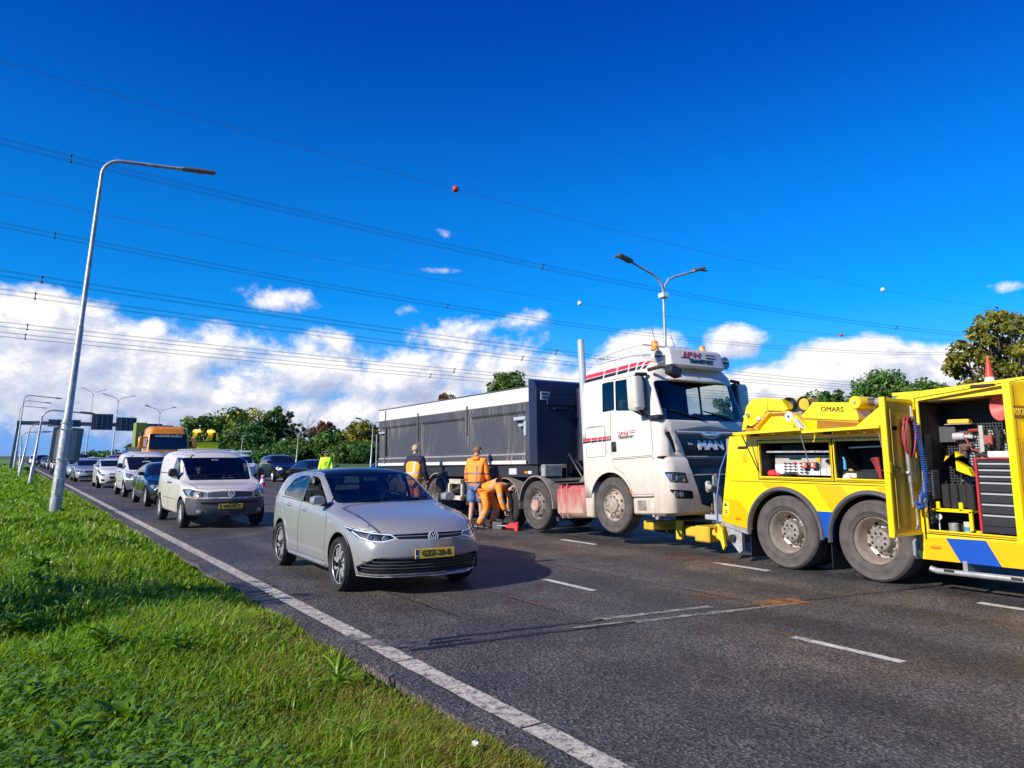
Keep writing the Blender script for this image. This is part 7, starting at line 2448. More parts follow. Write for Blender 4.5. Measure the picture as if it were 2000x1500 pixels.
for yy in (6.36, 6.45):
 wx(MB().tube([(X0 + 0.27, yy, 1.56), (X0 + 0.22, yy, 1.55)], 0.026, 10), 'knob', black, bd)
wx(MB().box(X0 + 0.12, X0 + 0.30, 6.26, 7.40, 1.675, 1.70).box(X0 + 0.3, X0 + 0.6, 6.26, 7.40, 1.70, 1.71), 'locker_shelf', galv)
for i in range(8):
 yy = 7.12 - i * 0.045
 wx(MB().box(X0 + 0.15, X0 + 0.24, yy - 0.012, yy + 0.012, 1.705, 1.79, 0.006), 'valve_lever', plastic)


def item(b, name, label, cat, m, loc, smooth=35, rz=0.0, group=None, rot=None):
 o = b.build(name, m, None, smooth, loc, rot or (0, 0, rz))
 return tag(o, label, cat, group)


item(MB().ball((0, 0, 0), 0.06, 12, (0.8, 1.3, 0.9)).ball((0.0, -0.10, -0.012), 0.035, 10, (0.7, 1.8, 0.8)).ball((0, -0.03, 0.035), 0.028, 8, (0.8, 1.9, 0.8)), 'work_glove', 'red work glove lying on the sill of the locker with the control levers', 'glove', mat('glove_red', (0.62, 0.03, 0.04), 0.7), (X0 + 0.10, 7.30, 1.365))
item(MB().tube([(0, 0.1, 0), (0, 0, 0.01), (0, -0.12, 0.03), (0, -0.20, 0.0)], [0.02, 0.03, 0.025, 0.012], 8), 'hand_torch', 'dark hand torch beside the red glove in the control lever locker', 'torch', plastic, (X0 + 0.10, 7.02, 1.345))
ct = item(MB().box(-0.14, 0.14, -0.28, 0.28, 0, 0.11, 0.01), 'plastic_crate', 'low black plastic crate on the floor of the second small locker', 'crate', plastic, (X0 + 0.30, 5.95, 1.312))
MB().box(-0.15, -0.142, 0.02, 0.18, 0.02, 0.08).build('label_card', mat('label_cream', (0.75, 0.62, 0.45), 0.5), ct)
wd = item(MB().prism([(-0.06, 0), (0.06, 0), (0.035, 0.06), (-0.035, 0.06)], -0.02, 0.02, 'x'), 'wheel_wedge', 'white wedge marker at the left end of the second small locker', 'wedge', white, (X0 + 0.10, 6.08, 1.312))
item(MB().tube([(0, 0, 0), (0, 0.02, 0.10)], 0.03, 8).box(-0.02, 0.02, 0.0, 0.06, 0.09, 0.12, 0.01), 'wooden_brush', 'small wooden brush standing behind the white wedge in the second small locker', 'brush', mat('wood_tan', (0.45, 0.27, 0.10), 0.6), (X0 + 0.2, 6.05, 1.33))
item(MB().tube([(0, 0, 0.0), (0, 0.0, 0.12)], 0.02, 8).tube([(0, 0, 0.12), (0, 0.02, 0.17)], 0.012, 8), 'spray_bottle', 'light blue bottle hanging at the left of the second small locker', 'bottle', mat('bottle_blue', (0.08, 0.35, 0.70), 0.3), (X0 + 0.18, 6.15, 1.44))
for i in range(3):
 item(MB().tube([(0, 0, 0), (0, 0.02, 0.16), (0, 0.05, 0.27)], [0.012, 0.02, 0.045], 10), 'marker_cone', ('front', 'middle', 'rear')[i] + ' one of the dark red folded markers in the second small locker', 'marker', mat('dark_red', (0.30, 0.035, 0.03), 0.5), (X0 + 0.12 + 0.05 * i, 5.60 + 0.05 * i, 1.33), group='folded red markers in the locker')
wx(MB().tube([(X0 + 0.2, 6.08, 1.74), (X0 + 0.2, 5.5, 1.76)], 0.012, 8), 'locker_lamp', white)
# big locker: mesh wall, fittings
XB = X0 + 0.55
grid_m = mat('mesh_grey', (0.34, 0.34, 0.35), 0.5, 0.4)
g = MB()
for i in range(46):
 yy = 3.38 + i * 0.034
 g.box(XB, XB + 0.004, yy, yy + 0.009, 1.0, 2.38)
for i in range(42):
 zz = 1.0 + i * 0.034
 g.box(XB - 0.001, XB + 0.003, 3.36, 4.94, zz, zz + 0.009)
go = wx(g, 'mesh_wall', mat('mesh_dark', (0.06, 0.06, 0.065), 0.5, 0.3))
go['kind'] = 'stuff'
wx(MB().box(XB + 0.02, XB + 0.03, 3.36, 4.80, 1.3, 1.95), 'back_sheet', mat('sheet_pale', (0.62, 0.63, 0.64), 0.6))
wx(MB().box(XB - 0.12, XB - 0.08, 4.44, 4.49, 0.74, 2.0, 0.004), 'upright', galv)
wx(MB().tube([(X0 + 0.12, 4.9, 2.31), (X0 + 0.12, 4.25, 2.335)], 0.012, 8), 'strip_lamp', mat('strip_light', (0.9, 0.9, 0.85), 0.4))
wx(MB().box(X0 + 0.10, X0 + 0.14, 4.50, 5.0, 0.965, 0.99, 0.004).box(X0 + 0.10, X0 + 0.14, 4.50, 4.54, 0.74, 0.97, 0.004).box(X0 + 0.1, X0 + 0.5, 4.50, 4.98, 0.95, 0.97).box(X0 + 0.10, X0 + 0.13, 4.60, 4.645, 0.97, 1.07, 0.003).box(X0 + 0.10, X0 + 0.13, 4.87, 4.915, 0.97, 1.07, 0.003), 'locker_rack', yel)
wx(MB().box(X0 + 0.06, X0 + 0.2, 4.96, 4.985, 0.8, 1.9).box(X0 + 0.05, X0 + 0.22, 4.90, 4.97, 1.1, 1.45, 0.01), 'side_lining', grey_plastic)
# tool chest with drawers
chest = tag(MB().box(0, 0.5, -0.46, 0.0, 0, 0.86, 0.008).build('tool_chest', mat('chest_black', (0.020, 0.020, 0.022), 0.4), None, 30, (X0 + 0.14, 4.43, 0.73)), 'black tool chest with seven silver handled drawers and red edge in the big locker', 'tool chest')
MB().box(-0.012, 0.0, -0.02, 0.006, 0.0, 0.86).box(-0.012, 0.3, -0.46, 0.006, 0.862, 0.875).build('chest_trim', mat('chest_red', (0.50, 0.02, 0.03), 0.4), chest)
zz = 0.82
for h_ in (0.075, 0.075, 0.075, 0.125, 0.125, 0.125, 0.14):
 d_ = MB().box(-0.014, 0.0, -0.44, -0.03, zz - h_ + 0.008, zz, 0.004).build('drawer', plastic, chest)
 MB().box(-0.028, -0.014, -0.43, -0.04, zz - 0.026, zz - 0.006, 0.004).build('handle', alloy, d_)
 zz -= h_
cs = item(MB().box(-0.1, 0.1, -0.14, 0.14, 0, 0.075, 0.01), 'first_aid_case', 'white flat case lying on top of the black tool chest', 'case', mat('case_white', (0.75, 0.73, 0.68), 0.4), (X0 + 0.27, 4.16, 1.607))
item(MB().tube([(0, 0.08, 0.02), (0, 0.03, 0.035), (0, -0.04, 0.025), (0, -0.09, 0.03)], 0.024, 8).box(-0.02, 0.02, -0.02, 0.02, 0.0, 0.07, 0.008), 'hand_tool', 'dark hand tool lying beside the white case on the tool chest', 'tool', plastic, (X0 + 0.25, 4.37, 1.607))
item(MB().box(-0.06, 0.06, -0.13, 0.13, 0, 0.055, 0.01), 'yellow_box', 'yellow and white box on the upper hooks of the mesh wall', 'box', mat('box_yellow', (0.80, 0.50, 0.04), 0.5), (XB - 0.07, 4.72, 2.03))
wx(MB().box(XB - 0.14, XB, 4.56, 4.88, 2.02, 2.028), 'hook_shelf', galv)
vb = item(MB().prism([(0.16, 0.06), (0.13, 0.13), (-0.12, -0.02), (-0.16, -0.12), (0.02, -0.05), (0.10, 0.10), (0.02, 0.18), (-0.04, 0.13)], -0.05, 0.05, 'x'), 'lashing_bracket', 'yellow folded bracket hanging in the middle of the big locker', 'bracket', yel, (X0 + 0.33, 4.70, 1.50))
item(MB().box(-0.03, 0.03, -0.025, 0.03, -0.12, 0.02, 0.012).tube([(0, 0, 0.03), (0, 0.0, -0.02)], 0.05, 10).tube([(0.0, 0.05, 0.03), (0, -0.10, 0.035)], 0.03, 10), 'cordless_drill', 'dark cordless drill hanging on the mesh wall below the pale grinder', 'drill', mat('tool_brown', (0.12, 0.07, 0.05), 0.5), (XB - 0.06, 4.70, 1.72))
item(MB().tube([(0, 0.07, 0), (0, -0.06, 0)], [0.055, 0.045], 12).tube([(0, -0.06, 0), (0, -0.16, -0.01)], 0.025, 8), 'angle_grinder', 'pale grey grinder with dark hub hanging on the mesh wall', 'grinder', mat('tool_grey', (0.45, 0.46, 0.48), 0.4), (XB - 0.06, 4.74, 1.87))
item(MB().tube([(0, 0.10, 0.10), (0, 0.12, 0.0), (0, 0.06, -0.12), (0, -0.06, -0.16)], 0.014, 6).tube([(0, 0.08, 0.11), (0, -0.08, 0.12)], 0.02, 8), 'clamp', 'red clamp hanging left of the upright post in the big locker', 'clamp', mat('dark_red', (0.30, 0.035, 0.03), 0.5), (XB - 0.06, 4.55, 1.83))
item(MB().tube([(0, 0.02, 0.12), (0, 0, -0.06)], [0.05, 0.03], 8).box(-0.03, 0.03, -0.05, 0.05, -0.02, 0.10, 0.02).tube([(0, -0.01, -0.05), (0, 0.03, -0.20)], 0.024, 8), 'impact_wrench', 'dark impact wrench hanging right of the upright post on the mesh wall', 'wrench', plastic, (XB - 0.07, 4.29, 1.85))
item(MB().tube([(0, 0.06, 0.12), (0, -0.08, -0.10)], 0.028, 10).ball((0, 0.07, 0.13), 0.045, 10), 'lamp_torch', 'silver headed torch hanging below the red funnel in the big locker', 'torch', steel, (XB - 0.08, 4.10, 1.98))
item(MB().lathe([(0.0, 0.0), (0.04, 0.0), (0.16, 0.14), (0.165, 0.15), (0.15, 0.14), (0.03, 0.01)], 22, Matrix.Rotation(R(150), 4, 'Z')), 'funnel', 'pale red ribbed funnel at the top right of the big locker', 'funnel', mat('funnel_red', (0.55, 0.10, 0.09), 0.5), (X0 + 0.25, 4.02, 2.20))
item(MB().box(-0.03, 0.03, -0.03, 0.03, -0.04, 0.04, 0.01).tube([(0, 0.0, 0.05), (0, -0.03, 0.05)], 0.05, 12), 'tape_roll', 'dark roll hanging beside the upright post above the tool chest', 'roll', plastic, (XB - 0.09, 4.40, 1.69))
item(MB().box(-0.03, 0.03, -0.05, 0.05, -0.06, 0.06, 0.01), 'spare_battery', 'red and white battery block right of the upright post', 'battery', mat('battery_red', (0.35, 0.08, 0.06), 0.5), (XB - 0.08, 4.40, 1.82))
item(MB().box(-0.03, 0.03, -0.10, 0.10, -0.10, 0.10, 0.004), 'steel_plate', 'dark grey steel plate hung at the left of the mesh wall', 'plate', mat('plate_grey', (0.10, 0.10, 0.11), 0.5, 0.5), (XB - 0.06, 4.88, 1.90))
for i, c in enumerate((4.86, 4.76, 4.66, 4.58)):
 item(MB().box(-0.06, 0.06, -0.045, 0.045, 0, 0.30, 0.012).tube([(-0.03, 0, 0.30), (0, 0, 0.33), (0.03, 0, 0.30)], 0.008, 6), 'tool_bag', ('leftmost', 'second from left', 'third from left', 'rightmost')[i] + ' of the black upright bags standing on the yellow rack', 'bag', mat('bag_black', (0.014, 0.014, 0.015), 0.8), (X0 + 0.30, c, 0.98), rz=0.05 * i, group='black bags on the yellow rack')
tn = item(MB().lathe([(0.0, 0), (0.048, 0), (0.05, 0.01), (0.05, 0.115), (0.046, 0.12), (0.0, 0.12)], 20, Matrix.Rotation(R(-90), 4, 'Y')), 'paint_tin', 'cream and blue tin standing under the yellow rack', 'tin', mat('tin_cream', (0.60, 0.55, 0.42), 0.4), (X0 + 0.24, 4.62, 0.716))
MB().lathe([(0.0512, 0.015), (0.0512, 0.06)], 20, Matrix.Rotation(R(-90), 4, 'Y')).build('label_band', mat('tin_blue', (0.05, 0.30, 0.42), 0.4), tn)
item(MB().lathe([(0.0, 0), (0.055, 0), (0.06, 0.09), (0.056, 0.09), (0.05, 0.01), (0, 0.01)], 20, Matrix.Rotation(R(-90), 4, 'Y')), 'steel_pot', 'steel pot beside the cream tin under the yellow rack', 'pot', steel, (X0 + 0.26, 4.80, 0.716))
item(MB().lathe([(0.0, 0), (0.05, 0), (0.055, 0.08), (0.0, 0.08)], 20, Matrix.Rotation(R(-90), 4, 'Y')), 'dark_pot', 'dark pot behind the steel pot under the yellow rack', 'pot', plastic, (X0 + 0.36, 4.72, 0.716))
item(MB().lathe([(0.035, -0.006), (0.04, 0.0), (0.035, 0.006), (0.0, 0.006)], 18).tube([(0, 0, -0.03), (0, 0, -0.16)], 0.008, 6), 'pressure_gauge', 'round pale gauge on a stem at the left under the yellow rack', 'gauge', mat('gauge_pale', (0.6, 0.6, 0.57), 0.4), (X0 + 0.16, 4.92, 0.88))
item(MB().ball((0, 0, 0), 0.03, 10, (1, 1.3, 0.6)), 'yellow_tag', 'small round yellow tag lying on the sill below the tool chest', 'tag', yel, (X0 + 0.06, 4.42, 0.738))
# hoses hung on the opened locker door
pts = []
for i in range(150):
 a = 2 * PI * i / 24
 w_ = 1 + 0.10 * math.sin(i * 0.7)
 pts.append(Vector((9.25 + 0.115 * w_ * math.cos(a) + 0.02 * math.sin(i * 0.21), Yd - 0.05 - 0.05 * (i / 150), 1.86 + 0.23 * w_ * math.sin(a))))
item(MB().tube(pts, 0.011, 6), 'air_hose', 'dark red hose coiled and hung on the open locker door', 'hose', mat('hose_red', (0.33, 0.045, 0.05), 0.45), (0, 0, 0), 60)
path = [Vector((9.36, Yd - 0.10, 2.05)), Vector((9.38, Yd - 0.10, 1.90)), Vector((9.43, Yd - 0.11, 1.70)), Vector((9.46, Yd - 0.12, 1.45)), Vector((9.42, Yd - 0.12, 1.25)), Vector((9.32, Yd - 0.12, 1.13)), Vector((9.25, Yd - 0.12, 1.04)), Vector((9.32, Yd - 0.13, 1.01)), Vector((9.40, Yd - 0.13, 1.12)), Vector((9.42, Yd - 0.13, 1.22))]


def along(P, n):
 L = [0]
 for a, b in zip(P[:-1], P[1:]):
  L.append(L[-1] + (b - a).length)
 out = []
 for t in np.linspace(0, L[-1], n):
  for i in range(len(P) - 1):
   if t <= L[i + 1] + 1e-9:
    out.append(P[i].lerp(P[i + 1], (t - L[i]) / max(1e-9, L[i + 1] - L[i])))
    break
 return out


cl = along(path, 620)
pts = []
for i, p in enumerate(cl):
 a = 2 * PI * i / 12
 d = (cl[min(i + 1, len(cl) - 1)] - cl[max(0, i - 1)]).normalized()
 s_ = d.cross(Vector((0, 1, 0))).normalized()
 pts.append(p + s_ * 0.034 * math.cos(a) + Vector((0, 1, 0)) * 0.034 * math.sin(a))
hs = item(MB().tube(pts, 0.0065, 5), 'coiled_air_line', 'bright blue coiled air line with its blow gun on the open locker door', 'hose', mat('hose_blue', (0.02, 0.10, 0.42), 0.35), (0, 0, 0), 60)
MB().tube([(9.30, Yd - 0.10, 2.10), (9.36, Yd - 0.10, 2.06), (9.37, Yd - 0.10, 1.92)], [0.02, 0.024, 0.015], 8).tube([(9.35, Yd - 0.10, 2.04), (9.41, Yd - 0.10, 1.98)], 0.014, 8).build('blow_gun', mat('gun_grey', (0.25, 0.30, 0.38), 0.3, 0.6), hs, 50)
tb = item(MB().tube([(9.22, Yd - 0.05, 1.75), (9.24, Yd - 0.05, 1.30)], 0.03, 10).tube([(9.24, Yd - 0.05, 1.30), (9.26, Yd - 0.05, 1.02)], 0.022, 10).box(9.18, 9.36, Yd - 0.07, Yd - 0.02, 1.40, 1.44, 0.005), 'jack_tube', 'pale steel tube clamped upright on the open locker door', 'tube', alloy_dull, (0, 0, 0), 50)
item(MB().tube([(9.30, Yd - 0.06, 1.0), (9.31, Yd - 0.06, 0.86), (9.30, Yd - 0.06, 0.78)], 0.012, 6).lathe([(0.03, Yd - 0.07), (0.045, Yd - 0.06), (0.03, Yd - 0.05), (0.03, Yd - 0.07)], 14, Matrix.Translation((9.30, 0, 0.76)) @ Matrix.Rotation(R(90), 4, 'Z')), 'shackle', 'steel hook ring hanging at the bottom of the open locker door', 'hook', steel, (0, 0, 0), 50)


# ------------------------------------------------------------------ traffic cones
cone_r = mat('cone_red', (0.62, 0.05, 0.02), 0.45)
cone_w = mat('cone_white', (0.75, 0.74, 0.72), 0.4)


def traffic_cone(loc, h, label):
 o = empty('traffic_cone', label, 'traffic cone', loc)
 k = h / 0.75
 Q = Matrix.Rotation(R(-90), 4, 'Y')
 rr = lambda z: (0.135 - 0.11 * z / 0.75) * k
 MB().box(-0.19 * k, 0.19 * k, -0.19 * k, 0.19 * k, 0, 0.03 * k, 0.01).build('base', cone_r if h > 0.6 else plastic, o, 30)
 zs = (0.02, 0.17, 0.33, 0.45, 0.60, 0.75)
 if h < 0.6:
  zs = (0.02, 0.30, 0.75)
 for i in range(len(zs) - 1):
  MB().lathe([(rr(zs[i]), zs[i] * k), (rr(zs[i + 1]), zs[i + 1] * k)] + ([(0, 0.75 * k)] if i == len(zs) - 2 else []), 20, Q).build('band', cone_r if (i + (h < 0.6)) % 2 == 0 else cone_w, o, 40)
 return o


traffic_cone((11.4, 41.2, 0), 0.92, 'red and white traffic cone on the road before the dark off-roader')
tc_ = traffic_cone((10.2, 4.42, 2.44), 0.42, 'red cone standing on the roof of the yellow recovery truck')


# ================================================================== PEOPLE
def skin(name, joints, bones, m, parent, root=0, levels=2):
 """one continuous surface grown round a skeleton: joints = [(x, y, z, radius[, radius2])], bones = [(i, j)]"""
 me = bpy.data.meshes.new(name)
 me.from_pydata([j[:3] for j in joints], bones, [])
 o = bpy.data.objects.new(name, me)
 COL.objects.link(o)
 o.modifiers.new('k', 'SKIN').use_smooth_shade = True
 for i, d in enumerate(me.skin_vertices[0].data):
  j = joints[i]
  d.radius = (j[3], j[4] if len(j) > 4 else j[3])
  d.use_root = i == root
 s = o.modifiers.new('s', 'SUBSURF')
 s.levels = s.render_levels = levels
 out = evaluated(o)
 bpy.data.objects.remove(o)
 out.materials.clear()
 for x in (m if isinstance(m, (list, tuple)) else [m]):
  out.materials.append(x)
 out.shade_smooth()
 return link(name, out, parent)


def limb(name, pts, m, parent, n=12, levels=1):
 """sleeve or trouser leg: pts = [(x, y, z, r)]"""
 b = MB().tube([p[:3] for p in pts], [p[3] for p in pts], n)
 return b


orange = mat('hivis_orange', (1.0, 0.30, 0.02), 0.7, vary=0.12, vscale=9, bump=0.9, bscale=13)
hi_yel = mat('hivis_yellow', (0.95, 0.55, 0.02), 0.7, vary=0.12, vscale=9, bump=0.9, bscale=13)
lime = mat('hivis_lime', (0.62, 0.95, 0.03), 0.7, vary=0.1, vscale=9)
reflect = mat('reflective_tape', (0.42, 0.40, 0.40), 0.4)
tape_dark = mat('reflective_tape_dark', (0.20, 0.13, 0.13), 0.5)
dkblue = mat('work_jacket_navy', (0.012, 0.016, 0.045), 0.8, vary=0.25, vscale=10, bump=0.9, bscale=13)
denim = mat('denim', (0.10, 0.17, 0.34), 0.85, vary=0.2, vscale=10, bump=0.3, bscale=20)
boot_m = mat('boot_leather', (0.05, 0.035, 0.028), 0.6, vary=0.3, vscale=12)
skin_leg = mat('skin_leg', (0.55, 0.31, 0.21), 0.6, vary=0.1, vscale=12)
eye_m = mat('eye_dark', (0.02, 0.015, 0.012), 0.3)


def head(parent, c, f, hair=None, r=0.105, bald=False, up=(0, 0, 1)):
 """head at c looking along f: skull, jaw, nose, ears, eyes, mouth; hair as a cap of its own"""
 f = Vector(f).normalized()
 u = (Vector(up) - f * f.dot(Vector(up))).normalized()
 s = f.cross(u)
 T = lambda a, b_, d: tuple(Vector(c) + s * a * r + f * b_ * r + u * d * r)
 js = [(*T(0, -0.15, 0.15), r * 0.74, r * 0.80), (*T(0, 0.05, 0.42), r * 0.66, r * 0.74), (*T(0, 0.15, -0.30), r * 0.62, r * 0.62), (*T(0, 0.38, -0.78), r * 0.34, r * 0.40), (*T(0, -0.25, -0.8), r * 0.50, r * 0.5), (*T(0, -0.32, -1.35), r * 0.52, r * 0.52)]
 h = skin('head', js, [(0, 1), (0, 2), (2, 3), (0, 4), (4, 5)], skin_m, parent)
 b = MB()
 b.tube([T(0, 0.78, 0.05), T(0, 1.02, -0.32), T(0, 0.80, -0.36)], [0.10 * r, 0.17 * r, 0.08 * r], 8)
 b.build('nose', skin_m, h, 60)
 for q in (-1, 1):
  MB().ball(T(q * 0.80, -0.12, -0.12), r * 0.24, 10, (0.45, 0.9, 1.2)).build('ear', skin_m, h, 60)
  MB().ball(T(q * 0.32, 0.76, 0.02), r * 0.09, 8).build('eye', eye_m, h, 60)
 MB().tube([T(-0.24, 0.80, -0.62), T(0, 0.88, -0.61), T(0.24, 0.80, -0.62)], r * 0.05, 6).build('mouth', mat('lips', (0.35, 0.13, 0.10), 0.5), h, 60)
 if hair:
  bm = bmesh.new()
  bmesh.ops.create_uvsphere(bm, u_segments=22, v_segments=14, radius=1)
  for v in bm.verts:
   p = v.co.copy()
   k = 1 + 0.05 * math.sin(p.x * 17 + p.y * 11) * math.sin(p.z * 13 + p.y * 7)
   v.co = Vector(c) + (s * p.x * 0.86 + f * (p.y * 0.98 - 0.06) + u * (p.z * 0.98 + 0.14)) * r * 1.03 * k
  cut = lambda v: ((v.co - Vector(c)).dot(f) / r > 0.42 and (v.co - Vector(c)).dot(u) / r < 0.62) or (v.co - Vector(c)).dot(u) / r < (-0.62 if (v.co - Vector(c)).dot(f) < 0.0 else 0.25)
  bmesh.ops.delete(bm, geom=[v for v in bm.verts if cut(v)], context='VERTS')
  rest(bm, 'hair', hair, h, 70)
 return h


def hand(parent, wrist, d, nrm, curl=0.5, L=0.18, m=None, sgn=1):
 """palm, four bent fingers of unequal length and a thumb"""
 d, nrm = Vector(d).normalized(), Vector(nrm)
 nrm = (nrm - d * nrm.dot(d)).normalized()
 s = d.cross(nrm) * sgn
 w = Vector(wrist)
 js = [(*w, 0.026, 0.020), (*(w + d * L * 0.28), 0.038, 0.018), (*(w + d * L * 0.48), 0.040, 0.016)]
 bn = [(0, 1), (1, 2)]
 for k, (off, ln) in enumerate(((-0.030, 0.40), (-0.010, 0.46), (0.010, 0.43), (0.029, 0.34))):
  base = w + d * L * 0.48 + s * off
  a = 0.0
  prev = 2
  p = base
  js.append((*p, 0.0095))
  bn.append((prev, len(js) - 1))
  prev = len(js) - 1
  for seg in range(2):
   a += curl * (0.9 if seg == 0 else 1.2)
   p = p + (d * math.cos(a) + nrm * math.sin(a)) * L * ln * 0.5
   js.append((*p, 0.0085 - 0.001 * seg))
   bn.append((prev, len(js) - 1))
   prev = len(js) - 1
 p0 = w + d * L * 0.18 - s * 0.030
 p1 = p0 + (d * 0.6 - s * 0.6 + nrm * 0.4).normalized() * L * 0.24
 p2 = p1 + (d * 0.9 - s * 0.1 + nrm * 0.5).normalized() * L * 0.18
 for p in (p0, p1, p2):
  js.append((*p, 0.011))
  bn.append((1 if p is p0 else len(js) - 2, len(js) - 1))
 return skin('hand', js, bn, m or skin_m, parent, 1, 1)


def bands(o, cuts, m, tilt=None):
 """turn slices of a garment into reflective tape: cuts = [(axis vector, lo, hi)] in object space"""
 bm = bmesh.new()
 bm.from_mesh(o.data)
 o.data.materials.append(m)
 idx = len(o.data.materials) - 1
 for ax, lo, hi, test in cuts:
  ax = Vector(ax)
  for t in (lo, hi):
   g = bm.verts[:] + bm.edges[:] + bm.faces[:]
   bmesh.ops.bisect_plane(bm, geom=g, plane_co=ax * t, plane_no=ax, dist=1e-5)
  for f in bm.faces:
   c = f.calc_center_median()
   if lo < c.dot(ax) < hi and (test is None or test(c)):
    f.material_index = idx
 bm.to_mesh(o.data)
 bm.free()


def shoes(parent, L, f):
 """pair of boots standing on the ground under the ankles in L, toes along f"""
 f = Vector(f).normalized()
 for a in L:
  a = Vector(a)
  g = Vector((a.x, a.y, 0))
  js = [(*(g - f * 0.05 + Vector((0, 0, 0.055))), 0.045, 0.05), (*(g + f * 0.07 + Vector((0, 0, 0.048))), 0.046, 0.046), (*(g + f * 0.17 + Vector((0, 0, 0.040))), 0.040, 0.036), (*(g - f * 0.04 + Vector((0, 0, 0.15))), 0.048, 0.05)]
  skin('boot', js, [(0, 1), (1, 2), (0, 3)], boot_m, parent, 0, 1)
  MB().tube([g - f * 0.09 + Vector((0, 0, 0.012)), g + f * 0.20 + Vector((0, 0, 0.012))], 0.011, 6).build('sole', seam, parent)


def body_frame(parent, J, m_skin):
 """the body itself: pelvis, spine, neck, arms to the wrists, legs to the ankles, as one skinned mesh"""
 names = list(J)
 idx = {n: i for i, n in enumerate(names)}
 bones = [('pelvis', 'waist'), ('waist', 'chest'), ('chest', 'neck'), ('chest', 'sh_l'), ('sh_l', 'el_l'), ('el_l', 'wr_l'), ('chest', 'sh_r'), ('sh_r', 'el_r'), ('el_r', 'wr_r'),
             ('pelvis', 'hip_l'), ('hip_l', 'kn_l'), ('kn_l', 'an_l'), ('pelvis', 'hip_r'), ('hip_r', 'kn_r'), ('kn_r', 'an_r')]
 return skin('body', [J[n] for n in names], [(idx[a], idx[b]) for a, b in bones if a in idx and b in idx], m_skin, parent, 0, 2)


def sub(J, keys, bones, grow):
 idx = {n: i for i, n in enumerate(keys)}
 js = []
 for n in keys:
  j = J[n]
  g = grow.get(n, 0.02)
  js.append((*j[:3], j[3] + g, (j[4] if len(j) > 4 else j[3]) + g))
 return js, [(idx[a], idx[b]) for a, b in bones]


def standing(x, y, h, face, lean=0.0, arms=((0.10, 0.08), (0.06, 0.02)), stance=0.11):
 """joints of a standing figure of height h facing along angle `face` (heading right of +y)"""
 f = Vector((math.sin(face), math.cos(face), 0))
 s = Vector((f.y, -f.x, 0))           # the figure's right
 k = h / 1.80
 P = lambda a, b, z: Vector((x, y, 0)) + (s * a + f * b) * k + Vector((0, 0, z * k))
 l = lean
 J = {'pelvis': (*P(0, 0.0, 0.98), 0.155 * k, 0.115 * k), 'waist': (*P(0, 0.02 + l * 0.4, 1.14), 0.15 * k, 0.11 * k), 'chest': (*P(0, 0.02 + l, 1.38), 0.165 * k, 0.115 * k), 'neck': (*P(0, 0.02 + l * 1.2, 1.53), 0.060 * k, 0.060 * k)}
 for sd, q, (ax, ay) in (('l', -1, arms[0]), ('r', 1, arms[1])):
  J['sh_' + sd] = (*P(q * 0.19, 0.0 + l, 1.45), 0.070 * k)
  J['el_' + sd] = (*P(q * (0.23 + ax * 0.5), -0.04 + ay * 0.3 + l, 1.17), 0.050 * k)
  J['wr_' + sd] = (*P(q * (0.22 + ax), 0.04 + ay + l, 0.93), 0.035 * k)
  J['hip_' + sd] = (*P(q * 0.095, 0, 0.90), 0.10 * k)
  J['kn_' + sd] = (*P(q * stance, 0.02 + 0.03 * q, 0.50), 0.062 * k)
  J['an_' + sd] = (*P(q * (stance + 0.01), -0.02 + 0.07 * q, 0.10), 0.042 * k)
 return J, f, s, k, P


def trousers(parent, J, m, name='trousers', end='an', grow=0.026):
 keys = ['pelvis', 'hip_l', 'kn_l', 'hip_r', 'kn_r'] + (['an_l', 'an_r'] if end == 'an' else [])
 b = [('pelvis', 'hip_l'), ('hip_l', 'kn_l'), ('pelvis', 'hip_r'), ('hip_r', 'kn_r')] + ([('kn_l', 'an_l'), ('kn_r', 'an_r')] if end == 'an' else [])
 js, bn = sub(J, keys, b, {'an_l': grow + 0.012, 'an_r': grow + 0.012, 'pelvis': 0.012, 'hip_l': 0.016, 'hip_r': 0.016, 'kn_l': grow + (0.03 if end != 'an' else 0.006), 'kn_r': grow + (0.03 if end != 'an' else 0.006)})
 if end != 'an':
  for n in ('kn_l', 'kn_r'):
   i = keys.index(n)
   js[i] = (js[i][0], js[i][1], js[i][2] + 0.02, js[i][3], js[i][4])
 return skin(name, js, bn, m, parent, 0, 2)


def jacket(parent, J, m, name='jacket', hem=0.10, grow=0.03):
 K = dict(J)
 p = J['pelvis']
 K['hem'] = (p[0], p[1], p[2] - hem, p[3] + 0.01, p[4] + 0.02)
 keys = ['waist', 'pelvis', 'hem', 'chest', 'sh_l', 'el_l', 'wr_l', 'sh_r', 'el_r', 'wr_r', 'neck']
 b = [('waist', 'pelvis'), ('pelvis', 'hem'), ('waist', 'chest'), ('chest', 'sh_l'), ('sh_l', 'el_l'), ('el_l', 'wr_l'), ('chest', 'sh_r'), ('sh_r', 'el_r'), ('el_r', 'wr_r'), ('chest', 'neck')]
 js, bn = sub(K, keys, b, {'neck': 0.022, 'wr_l': grow + 0.002, 'wr_r': grow + 0.002, 'hem': grow, 'waist': grow + 0.02, 'pelvis': grow + 0.01, 'sh_l': 0.022, 'sh_r': 0.022})
 return skin(name, js, bn, m, parent, 0, 2)


